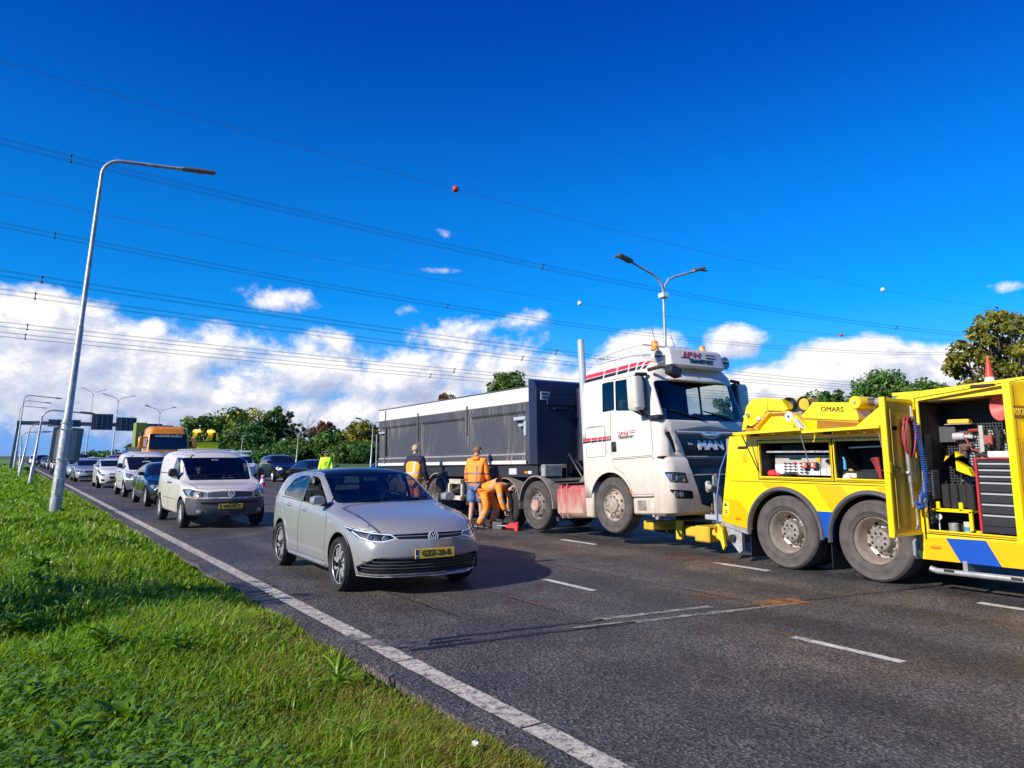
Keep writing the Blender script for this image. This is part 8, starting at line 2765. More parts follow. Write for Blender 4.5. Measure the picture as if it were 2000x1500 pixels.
# ---- the man in shorts, back to us
o = empty('person', 'person in orange hi-vis jacket and blue shorts standing beside the trailer', 'person', (0, 0, 0), group='road workers')
J, f, s, k, P = standing(9.02, 15.0, 1.86, R(58), 0.03, ((0.03, 0.05), (0.03, 0.12)), 0.10)
body_frame(o, J, skin_leg)
jk = jacket(o, J, orange, hem=0.16, grow=0.05)
z1, z2 = J['waist'][2] - 0.05, J['pelvis'][2] - 0.02
rs = lambda c: True
arm = lambda c: abs((c - Vector((9.02, 15.0, 0))).dot(s)) > 0.22
tor = lambda c: abs((c - Vector((9.02, 15.0, 0))).dot(s)) < 0.23
sv = Vector((s.x, s.y, 0))
c0 = Vector((9.02, 15.0, 0)).dot(sv)
bands(jk, [((0, 0, 1), 1.20, 1.245, tor), ((0, 0, 1), 1.00, 1.045, tor), ((0, 0, 1), 1.19, 1.235, arm), ((0, 0, 1), 1.05, 1.095, arm), (sv, c0 + 0.055, c0 + 0.095, lambda c: (c - Vector((9.02, 15, 0))).dot(f) < 0 and 1.02 < c.z < 1.45)], tape_dark)
hd = Vector(P(0, 0.03, 1.675)) + f * 0.03
head(o, hd, (f + Vector((0.35, 0, -0.55))), hair_brown, 0.108)
skin('hood', [(*P(0, -0.04, 1.545), 0.105, 0.085), (*P(-0.10, 0.0, 1.52), 0.07, 0.06), (*P(0.10, 0.0, 1.52), 0.07, 0.06), (*P(0, -0.11, 1.47), 0.09, 0.05)], [(0, 1), (0, 2), (0, 3)], orange, o, 0, 2)
trousers(o, J, denim, 'shorts', 'kn', 0.03)
for sd, q in (('l', -1), ('r', 1)):
 w = Vector(J['wr_' + sd][:3])
 hand(o, w + Vector((0, 0, -0.02)), (f.x * 0.2, f.y * 0.2, -1), f, 0.5, 0.18, None, q)
shoes(o, [J['an_l'], J['an_r']], f)

# ---- the fair haired man in a vest, near the trailer's wheels
o = empty('person', 'fair haired person in a navy jacket and orange hi-vis vest looking at the trailer wheels', 'person', (0, 0, 0), group='road workers')
J, f, s, k, P = standing(8.62, 17.4, 1.92, R(60), 0.04, ((0.12, 0.0), (0.05, 0.10)), 0.10)
body_frame(o, J, skin_m)
jacket(o, J, dkblue, 'jacket', 0.05, 0.03)
K = dict(J)
p = J['pelvis']
K['hem'] = (p[0], p[1], p[2] - 0.08, p[3], p[4])
js, bn = sub(K, ['waist', 'pelvis', 'hem', 'chest', 'sh_l', 'sh_r'], [('waist', 'pelvis'), ('pelvis', 'hem'), ('waist', 'chest'), ('chest', 'sh_l'), ('chest', 'sh_r')], {'waist': 0.062, 'pelvis': 0.052, 'hem': 0.05, 'chest': 0.070, 'sh_l': 0.045, 'sh_r': 0.045})
vest = skin('vest', js, bn, mat('vest_orange', (0.95, 0.38, 0.02), 0.7, vary=0.12, vscale=9, bump=0.9, bscale=13), o, 0, 2)
sv = Vector((s.x, s.y, 0))
c0 = Vector((8.55, 17.4, 0)).dot(sv)
bands(vest, [((0, 0, 1), 1.17, 1.22, None), ((0, 0, 1), 1.02, 1.07, None), (sv, c0 + 0.07, c0 + 0.12, lambda c: c.z > 1.2)], reflect)
trousers(o, J, orange)
head(o, P(0, 0.05, 1.685), f + Vector((0.25, 0, -0.1)), hair_fair, 0.106)
for sd, q in (('l', -1), ('r', 1)):
 w = Vector(J['wr_' + sd][:3])
 hand(o, w + Vector((0, 0, -0.02)), (f.x * 0.2, f.y * 0.2, -1), f, 0.5, 0.18, mat('glove_red', (0.62, 0.03, 0.04), 0.7) if sd == 'r' else None, q)
shoes(o, [J['an_l'], J['an_r']], f)

# ---- the man bending down to the wheel
o = empty('person', 'bald person in orange work clothes bending down to the lorry wheel with both hands', 'person', (0, 0, 0), group='road workers')
f = Vector((0.45, -0.89, 0)).normalized()
s = Vector((f.y, -f.x, 0))
B0 = Vector((9.12, 14.62, 0))
P = lambda a, b, z: B0 + s * a + f * b + Vector((0, 0, z))
J = {'pelvis': (*P(0, -0.08, 0.86), 0.145, 0.12), 'waist': (*P(0, 0.10, 0.99), 0.14, 0.115), 'chest': (*P(0, 0.34, 1.00), 0.155, 0.12), 'neck': (*P(0, 0.50, 0.96), 0.058),
     'sh_l': (*P(-0.18, 0.38, 0.95), 0.068), 'el_l': (*P(-0.17, 0.46, 0.68), 0.05), 'wr_l': (*P(-0.10, 0.52, 0.44), 0.035), 'sh_r': (*P(0.18, 0.38, 0.95), 0.068), 'el_r': (*P(0.20, 0.44, 0.67), 0.05), 'wr_r': (*P(0.12, 0.50, 0.42), 0.035),
     'hip_l': (*P(-0.10, -0.06, 0.80), 0.098), 'kn_l': (*P(-0.14, 0.14, 0.46), 0.062), 'an_l': (*P(-0.15, 0.02, 0.10), 0.042), 'hip_r': (*P(0.10, -0.06, 0.80), 0.098), 'kn_r': (*P(0.14, 0.05, 0.46), 0.062), 'an_r': (*P(0.16, -0.16, 0.10), 0.042)}
body_frame(o, J, skin_m)
jk = jacket(o, J, orange, hem=0.0, grow=0.03)
bands(jk, [((0, 0, 1), 0.60, 0.645, lambda c: (c - B0).dot(f) > 0.35), ((0, 0, 1), 0.74, 0.785, lambda c: (c - B0).dot(f) > 0.35), (Vector((f.x, f.y, 0)), B0.dot(f) + 0.18, B0.dot(f) + 0.23, lambda c: c.z > 0.8)], reflect)
tr = trousers(o, J, orange)
bands(tr, [((0, 0, 1), 0.24, 0.29, None), ((0, 0, 1), 0.36, 0.405, None)], reflect)
head(o, P(0, 0.66, 0.93), f * 0.75 + Vector((0, 0, -0.9)), None, 0.108, True, up=(f.x, f.y, 0.8))
skin('collar', [(*P(0, 0.49, 0.985), 0.075, 0.06), (*P(0, 0.55, 0.96), 0.06, 0.05)], [(0, 1)], dkblue, o, 0, 2)
for sd, q in (('l', -1), ('r', 1)):
 w = Vector(J['wr_' + sd][:3])
 hand(o, w, (f.x * 0.35, f.y * 0.35, -1), f, 0.7, 0.18, None, q)
shoes(o, [J['an_l'], J['an_r']], f)

# ---- the man in a lime vest behind the hatchback
o = empty('person', 'person in a lime yellow vest beyond the roof of the grey hatchback', 'person', (0, 0, 0), group='road workers')
J, f, s, k, P = standing(12.15, 33.7, 1.84, R(215), 0.0)
body_frame(o, J, skin_m)
jacket(o, J, lime, 'vest', 0.02, 0.035)
trousers(o, J, dkblue)
head(o, P(0, 0.03, 1.67), f + Vector((-0.3, 0.2, 0)), hair_brown, 0.112)
shoes(o, [J['an_l'], J['an_r']], f)


# ---- drivers, seen through the glass
def driver(x, y, zs, label, jac, hair):
 o = empty('person', label, 'person', (0, 0, 0))
 f = Vector((0, -1, 0))
 s = Vector((-1, 0, 0))
 P = lambda a, b, z: Vector((x, y, zs)) + s * a + f * b + Vector((0, 0, z))
 J = {'pelvis': (*P(0, 0, 0.12), 0.15, 0.12), 'waist': (*P(0, -0.03, 0.28), 0.14, 0.11), 'chest': (*P(0, -0.07, 0.50), 0.155, 0.11), 'neck': (*P(0, -0.06, 0.64), 0.058),
         'sh_l': (*P(-0.18, -0.04, 0.56), 0.066), 'el_l': (*P(-0.22, 0.20, 0.40), 0.05), 'wr_l': (*P(-0.10, 0.40, 0.50), 0.034), 'sh_r': (*P(0.18, -0.04, 0.56), 0.066), 'el_r': (*P(0.22, 0.20, 0.40), 0.05), 'wr_r': (*P(0.10, 0.40, 0.50), 0.034),
         'hip_l': (*P(-0.1, 0.08, 0.10), 0.095), 'kn_l': (*P(-0.12, 0.45, 0.14), 0.06), 'an_l': (*P(-0.12, 0.62, -0.08), 0.042), 'hip_r': (*P(0.1, 0.08, 0.10), 0.095), 'kn_r': (*P(0.12, 0.45, 0.14), 0.06), 'an_r': (*P(0.12, 0.62, -0.08), 0.042)}
 body_frame(o, J, skin_m)
 jacket(o, J, jac, 'jacket', 0.0, 0.025)
 trousers(o, J, dkblue)
 head(o, P(0, -0.01, 0.79), f + Vector((-0.25, 0, -0.05)), hair, 0.104)
 for sd, q in (('l', -1), ('r', 1)):
  w = Vector(J['wr_' + sd][:3])
  hand(o, w, (0, -0.8, 0.35), (0, -0.3, -1), 0.8, 0.17, None, q)
 return o


driver(4.335 + 0.37, 9.02 + 1.50, 0.36, 'driver in dark clothes at the wheel of the grey hatchback', mat('jumper_grey', (0.05, 0.05, 0.055), 0.9), hair_brown)
driver(4.32 + 0.40 - 0.78, 18.75 + 1.12, 0.52, 'person behind the windscreen of the cream white van', mat('jumper_dark', (0.02, 0.02, 0.022), 0.9), hair_brown)

# red floor jack and wrench by the wheel
jk = empty('floor_jack', 'red floor jack lying on the road in front of the lorry wheel being worked on', 'jack', (9.32, 14.05, 0), R(20))
jr = mat('jack_red', (0.60, 0.05, 0.06), 0.4)
MB().box(-0.05, 0.05, -0.25, 0.10, 0.04, 0.12, 0.02).prism([(-0.25, 0.06), (-0.16, 0.16), (-0.02, 0.17), (0.02, 0.06)], -0.04, 0.04, 'x').build('frame', jr, jk, 30)
MB().tube([(0, 0.02, 0.10), (0, 0.35, 0.08)], 0.016, 8).build('lever', steel, jk, 50)
MB().tube([(0, -0.20, 0.12), (0, -0.20, 0.19)], 0.045, 12).build('saddle', jr, jk, 40)
for x in (-0.06, 0.06):
 MB().lathe([(0.0, x - 0.015), (0.04, x - 0.015), (0.04, x + 0.015), (0, x + 0.015)], 14, Matrix.Translation((0, -0.22, 0.04))).build('wheel', jr, jk, 40)
item(MB().box(-0.06, 0.06, -0.14, 0.14, 0, 0.16, 0.01).tube([(0, -0.1, 0.16), (0, -0.1, 0.20), (0, 0.1, 0.20), (0, 0.1, 0.16)], 0.012, 6), 'tool_box', 'grey tool box on the road between the worker and the red jack', 'tool box', mat('box_grey', (0.10, 0.10, 0.10), 0.5), (9.26, 14.42, 0), rz=0.3)

# ================================================================== STREET FURNITURE
TILT = 0.035        # posts stand plumb; the carriageway leans towards the verge
lamp_head_m = mat('lamp_head', (0.16, 0.165, 0.175), 0.4, 0.4)


def lamp_column(x, y, H, label, arm=3.0, r=0.15, double=False, head_l=0.75, ang=0.0, drop=-0.12, tilt=TILT, group='lamp posts along the road'):
 o = empty('street_lamp', label, 'street lamp', (x, y, -0.02), group=group, rot=(0, tilt, ang))
 zs = [0, H * 0.24, H * 0.25, H * 0.50, H * 0.505, H * 0.90]
 MB().tube([(0, 0, z) for z in zs], [r, r * 0.93, r * 0.72, r * 0.60, r * 0.50, r * 0.40], 18).build('pole', galv, o, 40)
 MB().box(-r * 0.5, r * 0.5, -r - 0.004, -r + 0.02, 0.55, 1.0, 0.01).build('service_door', galv, o, 30)
 MB().lathe([(r * 1.06, 0.0), (r * 1.06, 0.04), (r * 0.9, 0.05)], 18, Matrix.Translation((0, 0, H * 0.235)) @ Matrix.Rotation(R(-90), 4, 'Y')).build('collar', galv, o, 40)
 for sg in ((1, -1) if double else (1,)):
  R_ = 0.55
  pts = [(0, 0, H * 0.89)] + [(sg * R_ * (1 - math.cos(a)), 0, H - R_ - 0.05 + R_ * math.sin(a)) for a in np.linspace(0, PI / 2, 8)]
  rise = 0.10 if double else drop
  pts += [(sg * arm, 0, H - 0.05 + rise * (1 if double else 1))]
  if double:
   pts = [(0, 0, H * 0.88), (sg * 0.05, 0, H * 0.915), (sg * 0.22, 0, H * 0.945), (sg * 0.5, 0, H * 0.962), (sg * arm, 0, H)]
  MB().tube(pts, r * 0.36, 10).build('arm', galv, o, 50)
  e = Vector(pts[-1])
  d = (e - Vector(pts[-2])).normalized()
  M = frame(e, (0, 1, 0), (-d.z * sg, 0, d.x * sg)) if False else Matrix.Translation(e)
  hd = loft([(-0.045, -0.06, head_l, -0.10, 0.10, 0.05, 0.05), (0.0, -0.12, head_l + 0.03, -0.13, 0.13, 0.08, 0.08), (0.05, -0.10, head_l - 0.05, -0.11, 0.11, 0.08, 0.08), (0.085, 0.0, head_l - 0.25, -0.06, 0.06, 0.04, 0.04)], 4)
  if sg < 0:
   hd.v = [Vector((-v.x, v.y, v.z)) for v in hd.v]
  hd.v = [M @ (Matrix.Rotation(-math.atan2(d.z, abs(d.x)) * sg, 4, 'Y') @ v) for v in hd.v]
  ho = hd.build('lamp_head', lamp_head_m, o, 40)
  MB().box(e.x + sg * 0.35 - 0.22, e.x + sg * 0.35 + 0.22, -0.085, 0.085, e.z - 0.056 + d.z * 0.35, e.z - 0.046 + d.z * 0.35).build('lens', mat('lamp_lens', (0.25, 0.26, 0.28), 0.2), ho)
 return o


big = lamp_column(1.20, 25.5, 10.95, 'tall galvanised lamp post close by on the verge with a sign back clamped to it', 2.35, 0.155, tilt=0.040, drop=0.22, head_l=0.95)
lamp_column(1.06, 50.7, 4.35, 'second lamp post on the verge, just left of the big near one', 1.9, 0.12, tilt=0.07, drop=0.0)
lamp_column(0.75, 74.0, 4.4, 'third lamp post on the verge, leaning right with its arm over the lane', 1.9, 0.12, tilt=0.11, drop=0.0)
lamp_column(0.85, 85.0, 3.9, 'fourth lamp post along the verge beside the gantry leg', 1.7, 0.11, tilt=-0.03, drop=0.0)
lamp_column(0.55, 122.0, 9.2, 'fifth lamp post along the verge behind the gantry leg', 2.6, 0.13)
lamp_column(0.5, 108.0, 9.0, 'tall lamp post behind the gantry with the highest arm', 3.2, 0.16)
lamp_column(0.4, 150.0, 10.0, 'farthest lamp post on the left verge', 3.0, 0.15)
lamp_column(17.0, 16.7, 7.7, 'twin armed lamp post rising behind the lorry cab', 1.35, 0.10, True, 0.45, R(-5), tilt=0.0, group='twin armed lamp posts')
for (px, ptop, X, hh, lab) in ((313, 795, 17.0, 8.6, 'twin armed lamp post behind the orange lorry'), (474, 848, 30.0, 9.0, 'twin armed lamp post in front of the big dark trees'), (583, 840, 34.0, 8.0, 'twin armed lamp post before the bare tree'),
                               (729, 820, 32.0, 8.0, 'lamp post at the back corner of the trailer'), (183, 760, 15.5, 15.0, 'twin armed lamp post under the left sign of the gantry'), (232, 772, 15.8, 13.0, 'twin armed lamp post under the right sign of the gantry')):
 p = at(px, ptop, X=X)
 lamp_column(p.x - p.z * 0.03, p.y, p.z, lab, 1.5 if hh < 10 else 2.2, 0.11 if hh < 10 else 0.16, True, 0.55, 0.0, tilt=0.035, group='twin armed lamp posts')
# box on the near twin lamp
o = bpy.data.objects
MB().box(-0.13, 0.13, -0.12, 0.12, 6.65, 6.80, 0.02).build('sensor_box', white, [q for q in o if q.name.startswith('street_lamp') and q.get('label', '').startswith('twin armed lamp post rising')][0], 30)

# sign seen from behind on the big post
sg = empty('road_sign', 'grey back of a road sign clamped to the big near lamp post', 'road sign', (1.32, 25.72, 1.47), rot=(0, 0.04, R(-4)))
sgm = mat('sign_back', (0.20, 0.205, 0.21), 0.5, 0.4, vary=0.15, vscale=4)
MB().prism(rounded([(-0.38, 0), (0.38, 0), (0.40, 0.98), (-0.36, 0.98)], 0.04), -0.0, 0.025, 'y').build('panel', sgm, sg, 30)
MB().tube([(-0.38, -0.01, 0.02), (-0.36, -0.01, 0.97), (0.40, -0.01, 0.97), (0.38, -0.01, 0.02), (-0.38, -0.01, 0.02)], 0.014, 6).build('edge', sgm, sg, 40)
for x in (-0.22, 0.19):
 MB().prism(rounded([(x - 0.06, 0.05), (x + 0.06, 0.04), (x + 0.07, 0.90), (x - 0.05, 0.93)], 0.05), -0.05, -0.005, 'y').build('stiffener', mat('sign_pale', (0.40, 0.39, 0.38), 0.5, 0.3), sg, 30)
for z in (0.06, 0.92):
 MB().tube([(-0.2, -0.03, z), (-0.16, -0.40, z), (0.12, -0.40, z), (0.16, -0.03, z)], 0.012, 6).build('clamp', galv, sg, 40)

# gantry
GY = 115.0
gl = at(15, 910, Y=GY)
gantry = empty('sign_gantry', 'grey sign gantry across all lanes with the backs of its signs towards us', 'gantry', (0.25, GY, 0))
gm = mat('gantry_grey', (0.16, 0.17, 0.19), 0.5, 0.5)
zt_ = at(27, 826, Y=GY).z
MB().prism([(-0.25, 0), (0.30, 0), (0.55, zt_ + 0.2), (0.15, zt_ + 0.2)], -0.25, 0.25, 'y').build('leg', gm, gantry, 20)
MB().prism([(16.6, 0), (17.1, 0), (17.2, zt_ + 0.2), (16.8, zt_ + 0.2)], -0.25, 0.25, 'y').build('leg', gm, gantry, 20)
MB().box(0.1, 17.2, -0.22, 0.22, zt_ - 0.22, zt_ + 0.28).build('beam', gm, gantry, 20)
for x0_, x1_, y0_, y1_ in ((95, 157, 819, 834), (180, 219, 808, 840), (228, 265, 815, 842), (273, 307, 829, 839)):
 a, b_ = at(x0_, y0_, Y=GY - 0.4), at(x1_, y1_, Y=GY - 0.4)
 sp_ = MB().box(a.x - 0.25, b_.x - 0.25, -0.55, -0.40, b_.z, a.z).build('sign_panel', mat('gantry_sign', (0.075, 0.085, 0.11), 0.6), gantry)
 w_ = b_.x - a.x
 for i in range(1, 4):
  x_ = a.x - 0.25 + w_ * i / 4
  MB().box(x_ - 0.05, x_ + 0.05, -0.62, -0.55, b_.z, a.z).build('sign_post', gm, sp_)

# guard rail beside the road in the distance
gr = empty('guard_rail', 'grey steel guard rail starting on the verge below the gantry', 'guard rail', (0.95, 84, 0))
MB().prism([(0, 0.45), (0, 0.78), (46, 0.78), (46, 0.45)], -0.04, 0.04, 'x').build('rail', galv, gr)
MB().prism([(-7, 0.0), (-6.5, 0.25), (0, 0.78), (0, 0.45)], -0.04, 0.04, 'x').build('ramp_end', galv, gr)
for i in range(16):
 p = MB().box(-0.05, 0.05, -0.06 + i * 3, 0.06 + i * 3, 0, 0.75).build('post', galv, gr)

# ================================================================== OTHER VEHICLES FAR BACK
daf_o = mat('daf_orange', (0.85, 0.27, 0.01), 0.35, 0, 0.7)
o = empty('orange_lorry', 'orange lorry with white lettering over its windscreen, standing in the second lane', 'truck', (7.85, 49.0, 0), 0, QUEUE)
cbm = to_bm(loft([(0.45, -1.2, 1.2, 0.0, 2.0, 0.2, 0.05), (1.5, -1.22, 1.22, -0.08, 2.1, 0.25, 0.05), (1.95, -1.2, 1.2, -0.05, 2.1, 0.25, 0.05), (2.85, -1.14, 1.14, 0.12, 2.1, 0.25, 0.05), (3.0, -1.10, 1.10, 0.16, 2.1, 0.28, 0.05), (3.25, -1.05, 1.05, 0.28, 2.1, 0.3, 0.08), (3.38, -0.92, 0.92, 0.5, 2.0, 0.3, 0.1)], 5))
F_ = lambda c, n: n.y < -0.3
lift(cbm, score(cbm, rounded([(-1.07, 1.98), (-1.02, 2.86), (1.02, 2.86), (1.07, 1.98)], 0.06), 'y', F_), 'windscreen', darkglass, o, 0.01, seam)
for t in (lambda c, n: n.x < -0.3, lambda c, n: n.x > 0.3):
 lift(cbm, score(cbm, rounded([(0.35, 1.95), (0.45, 2.75), (1.2, 2.75), (1.2, 1.95)], 0.05), 'x', t), 'window', darkglass, o, 0.01, seam)
lift(cbm, score(cbm, rounded([(-0.8, 1.0), (-0.8, 1.55), (0.8, 1.55), (0.8, 1.0)], 0.05), 'y', F_), 'grille', plastic, o, 0.02, seam)
rest(cbm, 'cab', daf_o, o, 30)
MB().box(-1.03, 1.03, 0.08, 0.12, 2.70, 2.92).build('visor', black, o)
text('vanderkolk-zwolle.nl', 0.20, white, o, frame((0.0, 0.072, 2.80), (1, 0, 0), (0, 0.0, 1)), width=1.5, bold=0.006)
MB().box(-0.35, 0.35, 0.7, 1.0, 3.36, 3.46, 0.03).build('roof_light', plastic, o)
for s_ in (-1, 1):
 MB().box(s_ * 1.48 - 0.14, s_ * 1.48 + 0.14, 0.1, 0.3, 2.05, 2.75, 0.06).build('wing_mirror', daf_o, o, 40)
 MB().tube([(s_ * 1.1, 0.2, 2.7), (s_ * 1.4, 0.2, 2.7)], 0.04, 6).tube([(s_ * 1.15, 0.2, 2.1), (s_ * 1.4, 0.2, 2.1)], 0.04, 6).build('mirror_arm', daf_o, o)
 for yy in (1.2, 5.5):
  wheel(o, (s_ * 1.05, yy, 0.5), 0.5, 0.3, 0.29, 'deep', s_, rubber, alloy_dull, 20)
for x_ in (-0.55, 0.05):
 MB().add([(x_, -0.10, 1.60), (x_ + 0.2, -0.10, 1.60), (x_ + 0.62, -0.10, 1.88), (x_ + 0.42, -0.10, 1.88)], [(0, 1, 2, 3)]).build('stripe', white, o)
MB().box(-1.2, 1.2, 2.3, 8.0, 0.8, 1.1).build('chassis', frame_m, o)
MB().box(-1.25, 1.25, 2.4, 2.7, 1.1, 3.1, 0.03).box(-1.25, -1.15, 2.7, 8.0, 1.1, 2.2).box(1.15, 1.25, 2.7, 8.0, 1.1, 2.2).build('body', mat('daf_body', (0.05, 0.05, 0.05), 0.6), o)
ca, cb_ = at(266, 825, Y=54.0), at(288, 825, Y=54.0)
ol = empty('green_container', 'olive green tall container standing left of the orange lorry cab', 'container', (cb_.x - 0.4, 54.0, 0))
MB().box(ca.x - cb_.x + 0.4, 0.4, 0, 1.2, 1.0, ca.z, 0.03).build('container_body', mat('olive', (0.24, 0.27, 0.03), 0.5, vary=0.1), ol, 30)
MB().box(-0.5, 0.5, 0, 1.4, 0.75, 1.0).build('deck', frame_m, ol)
for s_ in (-0.4, 0.3):
 for yy in (0.3, 1.1):
  wheel(ol, (s_, yy, 0.45), 0.45, 0.3, 0.26, 'deep', -1, rubber, alloy_dull, 18)
bt = empty('blue_trailer', 'small blue trailer frame showing over the roof of the second white van', 'trailer', (7.65, 62.0, 0), 0, None)
MB().box(-0.55, 0.55, 0, 2.4, 0.6, 2.05, 0.04).build('body', mat('trailer_blue', (0.01, 0.06, 0.25), 0.4), bt, 30)
MB().box(0.35, 0.5, -0.1, 0.1, 2.05, 2.5).build('mast', mat('trailer_blue', (0.01, 0.06, 0.25), 0.4), bt)
for s_ in (-1, 1):
 wheel(bt, (s_ * 0.6, 1.2, 0.32), 0.32, 0.2, 0.2, 'deep', s_, rubber, alloy_dull, 18)

# warning vehicle with beacons
yg = mat('warning_yellow', (0.62, 0.66, 0.01), 0.45)
o = empty('warning_vehicle', 'yellow green road safety truck with lit amber beacons, showing over the cream van', 'truck', (11.05, 53.0, 0), 0, QUEUE)
MB().box(-1.0, 1.0, 0, 4.5, 0.5, 1.9, 0.05).build('cab', yg, o, 30)
MB().box(-0.9, 0.9, -0.05, 0.0, 1.35, 1.85).build('windscreen', darkglass, o)
MB().box(-0.95, 0.75, 1.0, 1.1, 1.9, 2.55).build('board', yg, o)
MB().box(-1.1, 1.0, 0.95, 1.15, 2.55, 2.62).build('rail', plastic, o)
for x_ in (-0.85, 0.05):
 MB().prism([(x_ - 0.1, 2.62), (x_ + 0.30 if x_ > 0 else x_ + 0.12, 2.62), (x_ + 0.30 if x_ > 0 else x_ + 0.25, 3.2), (x_ + 0.05, 3.2)], 1.0, 1.1, 'y').build('beacon_post', yg, o)
 MB().lathe([(0.26, 3.2), (0.27, 3.26), (0.22, 3.36), (0.0, 3.38)], 16, Matrix.Translation((x_ + 0.2, 1.05, 0)) @ Matrix.Rotation(R(-90), 4, 'Y')).build('beacon', mat('beacon_lit', (0.9, 0.35, 0.02), 0.3, emit=((1, 0.42, 0.03), 1.6)), o, 40)
 MB().ball((x_ + 0.15, 0.82, 3.27), 0.09, 10).build('beacon_bulb', mat('bulb_glow', (1, 0.6, 0.1), 0.3, emit=((1, 0.55, 0.08), 4.0)), o, 60)
MB().prism([(0.62, 2.62), (0.80, 2.62), (0.72, 3.2), (0.60, 3.2)], 1.0, 1.1, 'y').build('beacon_post', yg, o)
for s_ in (-1, 1):
 for yy in (0.8, 3.6):
  wheel(o, (s_ * 0.88, yy, 0.34), 0.34, 0.22, 0.2, 'deep', s_, rubber, alloy_dull, 18)


def motorcycle(x, y, lab, col):
 o = empty('motorcycle', lab, 'motorcycle', (x, y, 0), group='police motorcycles in the queue')
 for yy in (0, 1.5):
  MB().lathe([(0.20, -0.05), (0.30, -0.06), (0.33, 0), (0.30, 0.06), (0.20, 0.05)], 20, Matrix.Translation((0, yy, 0.33))).lathe([(0.20, -0.02), (0.20, 0.02)], 20, Matrix.Translation((0, yy, 0.33))).build('wheel', rubber, o, 40)
 skin('fairing', [(0, 0.15, 0.95, 0.24, 0.16), (0, 0.5, 0.85, 0.22, 0.2), (0, 1.0, 0.78, 0.16, 0.16), (0, 1.7, 0.85, 0.22, 0.16), (0, 0.35, 0.5, 0.16, 0.16)], [(0, 1), (1, 2), (2, 3), (1, 4)], col, o, 0, 2)
 MB().prism([(-0.22, 1.05), (0.22, 1.05), (0.14, 1.42), (-0.14, 1.42)], 0.05, 0.08, 'y').build('screen', darkglass, o)
 MB().box(-0.42, -0.2, 1.35, 1.8, 0.6, 1.0, 0.05).box(0.2, 0.42, 1.35, 1.8, 0.6, 1.0, 0.05).build('pannier', white, o, 30)
 MB().ball((0, -0.02, 0.92), 0.10, 12, (1, 0.5, 0.9)).build('headlamp', lamp_chrome, o, 60)
 MB().tube([(-0.42, 0.35, 1.08), (0, 0.22, 1.02), (0.42, 0.35, 1.08)], 0.02, 6).build('handlebar', plastic, o, 50)
 r_ = empty('person', 'rider with white helmet on the ' + lab.split(' standing')[0], 'person', (x, y, 0))
 J = {'pelvis': (0, 1.05, 0.95, 0.16, 0.13), 'waist': (0, 1.02, 1.12, 0.15, 0.12), 'chest': (0, 0.92, 1.36, 0.17, 0.12), 'neck': (0, 0.88, 1.52, 0.06), 'sh_l': (-0.2, 0.88, 1.44, 0.07), 'el_l': (-0.32, 0.65, 1.24, 0.05), 'wr_l': (-0.38, 0.42, 1.12, 0.04),
         'sh_r': (0.2, 0.88, 1.44, 0.07), 'el_r': (0.32, 0.65, 1.24, 0.05), 'wr_r': (0.38, 0.42, 1.12, 0.04), 'hip_l': (-0.12, 1.0, 0.9, 0.1), 'kn_l': (-0.28, 0.62, 0.72, 0.065), 'an_l': (-0.30, 0.85, 0.28, 0.045), 'hip_r': (0.12, 1.0, 0.9, 0.1), 'kn_r': (0.28, 0.62, 0.72, 0.065), 'an_r': (0.30, 0.85, 0.28, 0.045)}
 body_frame(r_, J, skin_m)
 jacket(r_, J, mat('rider_lime', (0.55, 0.60, 0.10), 0.7), 'jacket', 0.0, 0.035)
 trousers(r_, J, dkblue)
 MB().ball((0, 0.82, 1.68), 0.145, 16, (0.95, 1.1, 1)).build('helmet', white, r_, 60)
 MB().ball((0, 0.755, 1.67), 0.105, 12, (0.95, 1, 0.6)).build('visor', darkglass, r_, 60)


motorcycle(3.35, 71.0, 'yellow and white motorcycle standing just left of the big lamp post', mat('moto_yellow', (0.70, 0.62, 0.08), 0.35, coat=0.6))
motorcycle(3.25, 80.0, 'blue and white motorcycle standing behind the yellow one', mat('moto_blue', (0.30, 0.34, 0.45), 0.35, coat=0.6))

# ================================================================== TREES
bark = mat('bark', (0.10, 0.085, 0.07), 0.9, vary=0.35, vscale=6, bump=0.5, bscale=14)
crown_ms = {
 'dark': leafy('leaves_dark', [(0.0, (0.026, 0.07, 0.012)), (0.5, (0.075, 0.17, 0.03)), (0.88, (0.17, 0.28, 0.045)), (1.0, (0.55, 0.42, 0.04))], 0.5, 0.25),
 'green': leafy('leaves_green', [(0.0, (0.035, 0.09, 0.012)), (0.5, (0.115, 0.22, 0.028)), (1.0, (0.22, 0.33, 0.05))], 0.5, 0.3),
 'gold': leafy('leaves_gold', [(0.0, (0.07, 0.085, 0.012)), (0.5, (0.24, 0.23, 0.03)), (1.0, (0.48, 0.38, 0.05))], 0.5, 0.3),
 'autumn': leafy('leaves_autumn', [(0.0, (0.06, 0.035, 0.015)), (0.5, (0.20, 0.09, 0.03)), (1.0, (0.32, 0.15, 0.05))], 0.6, 0.25)}


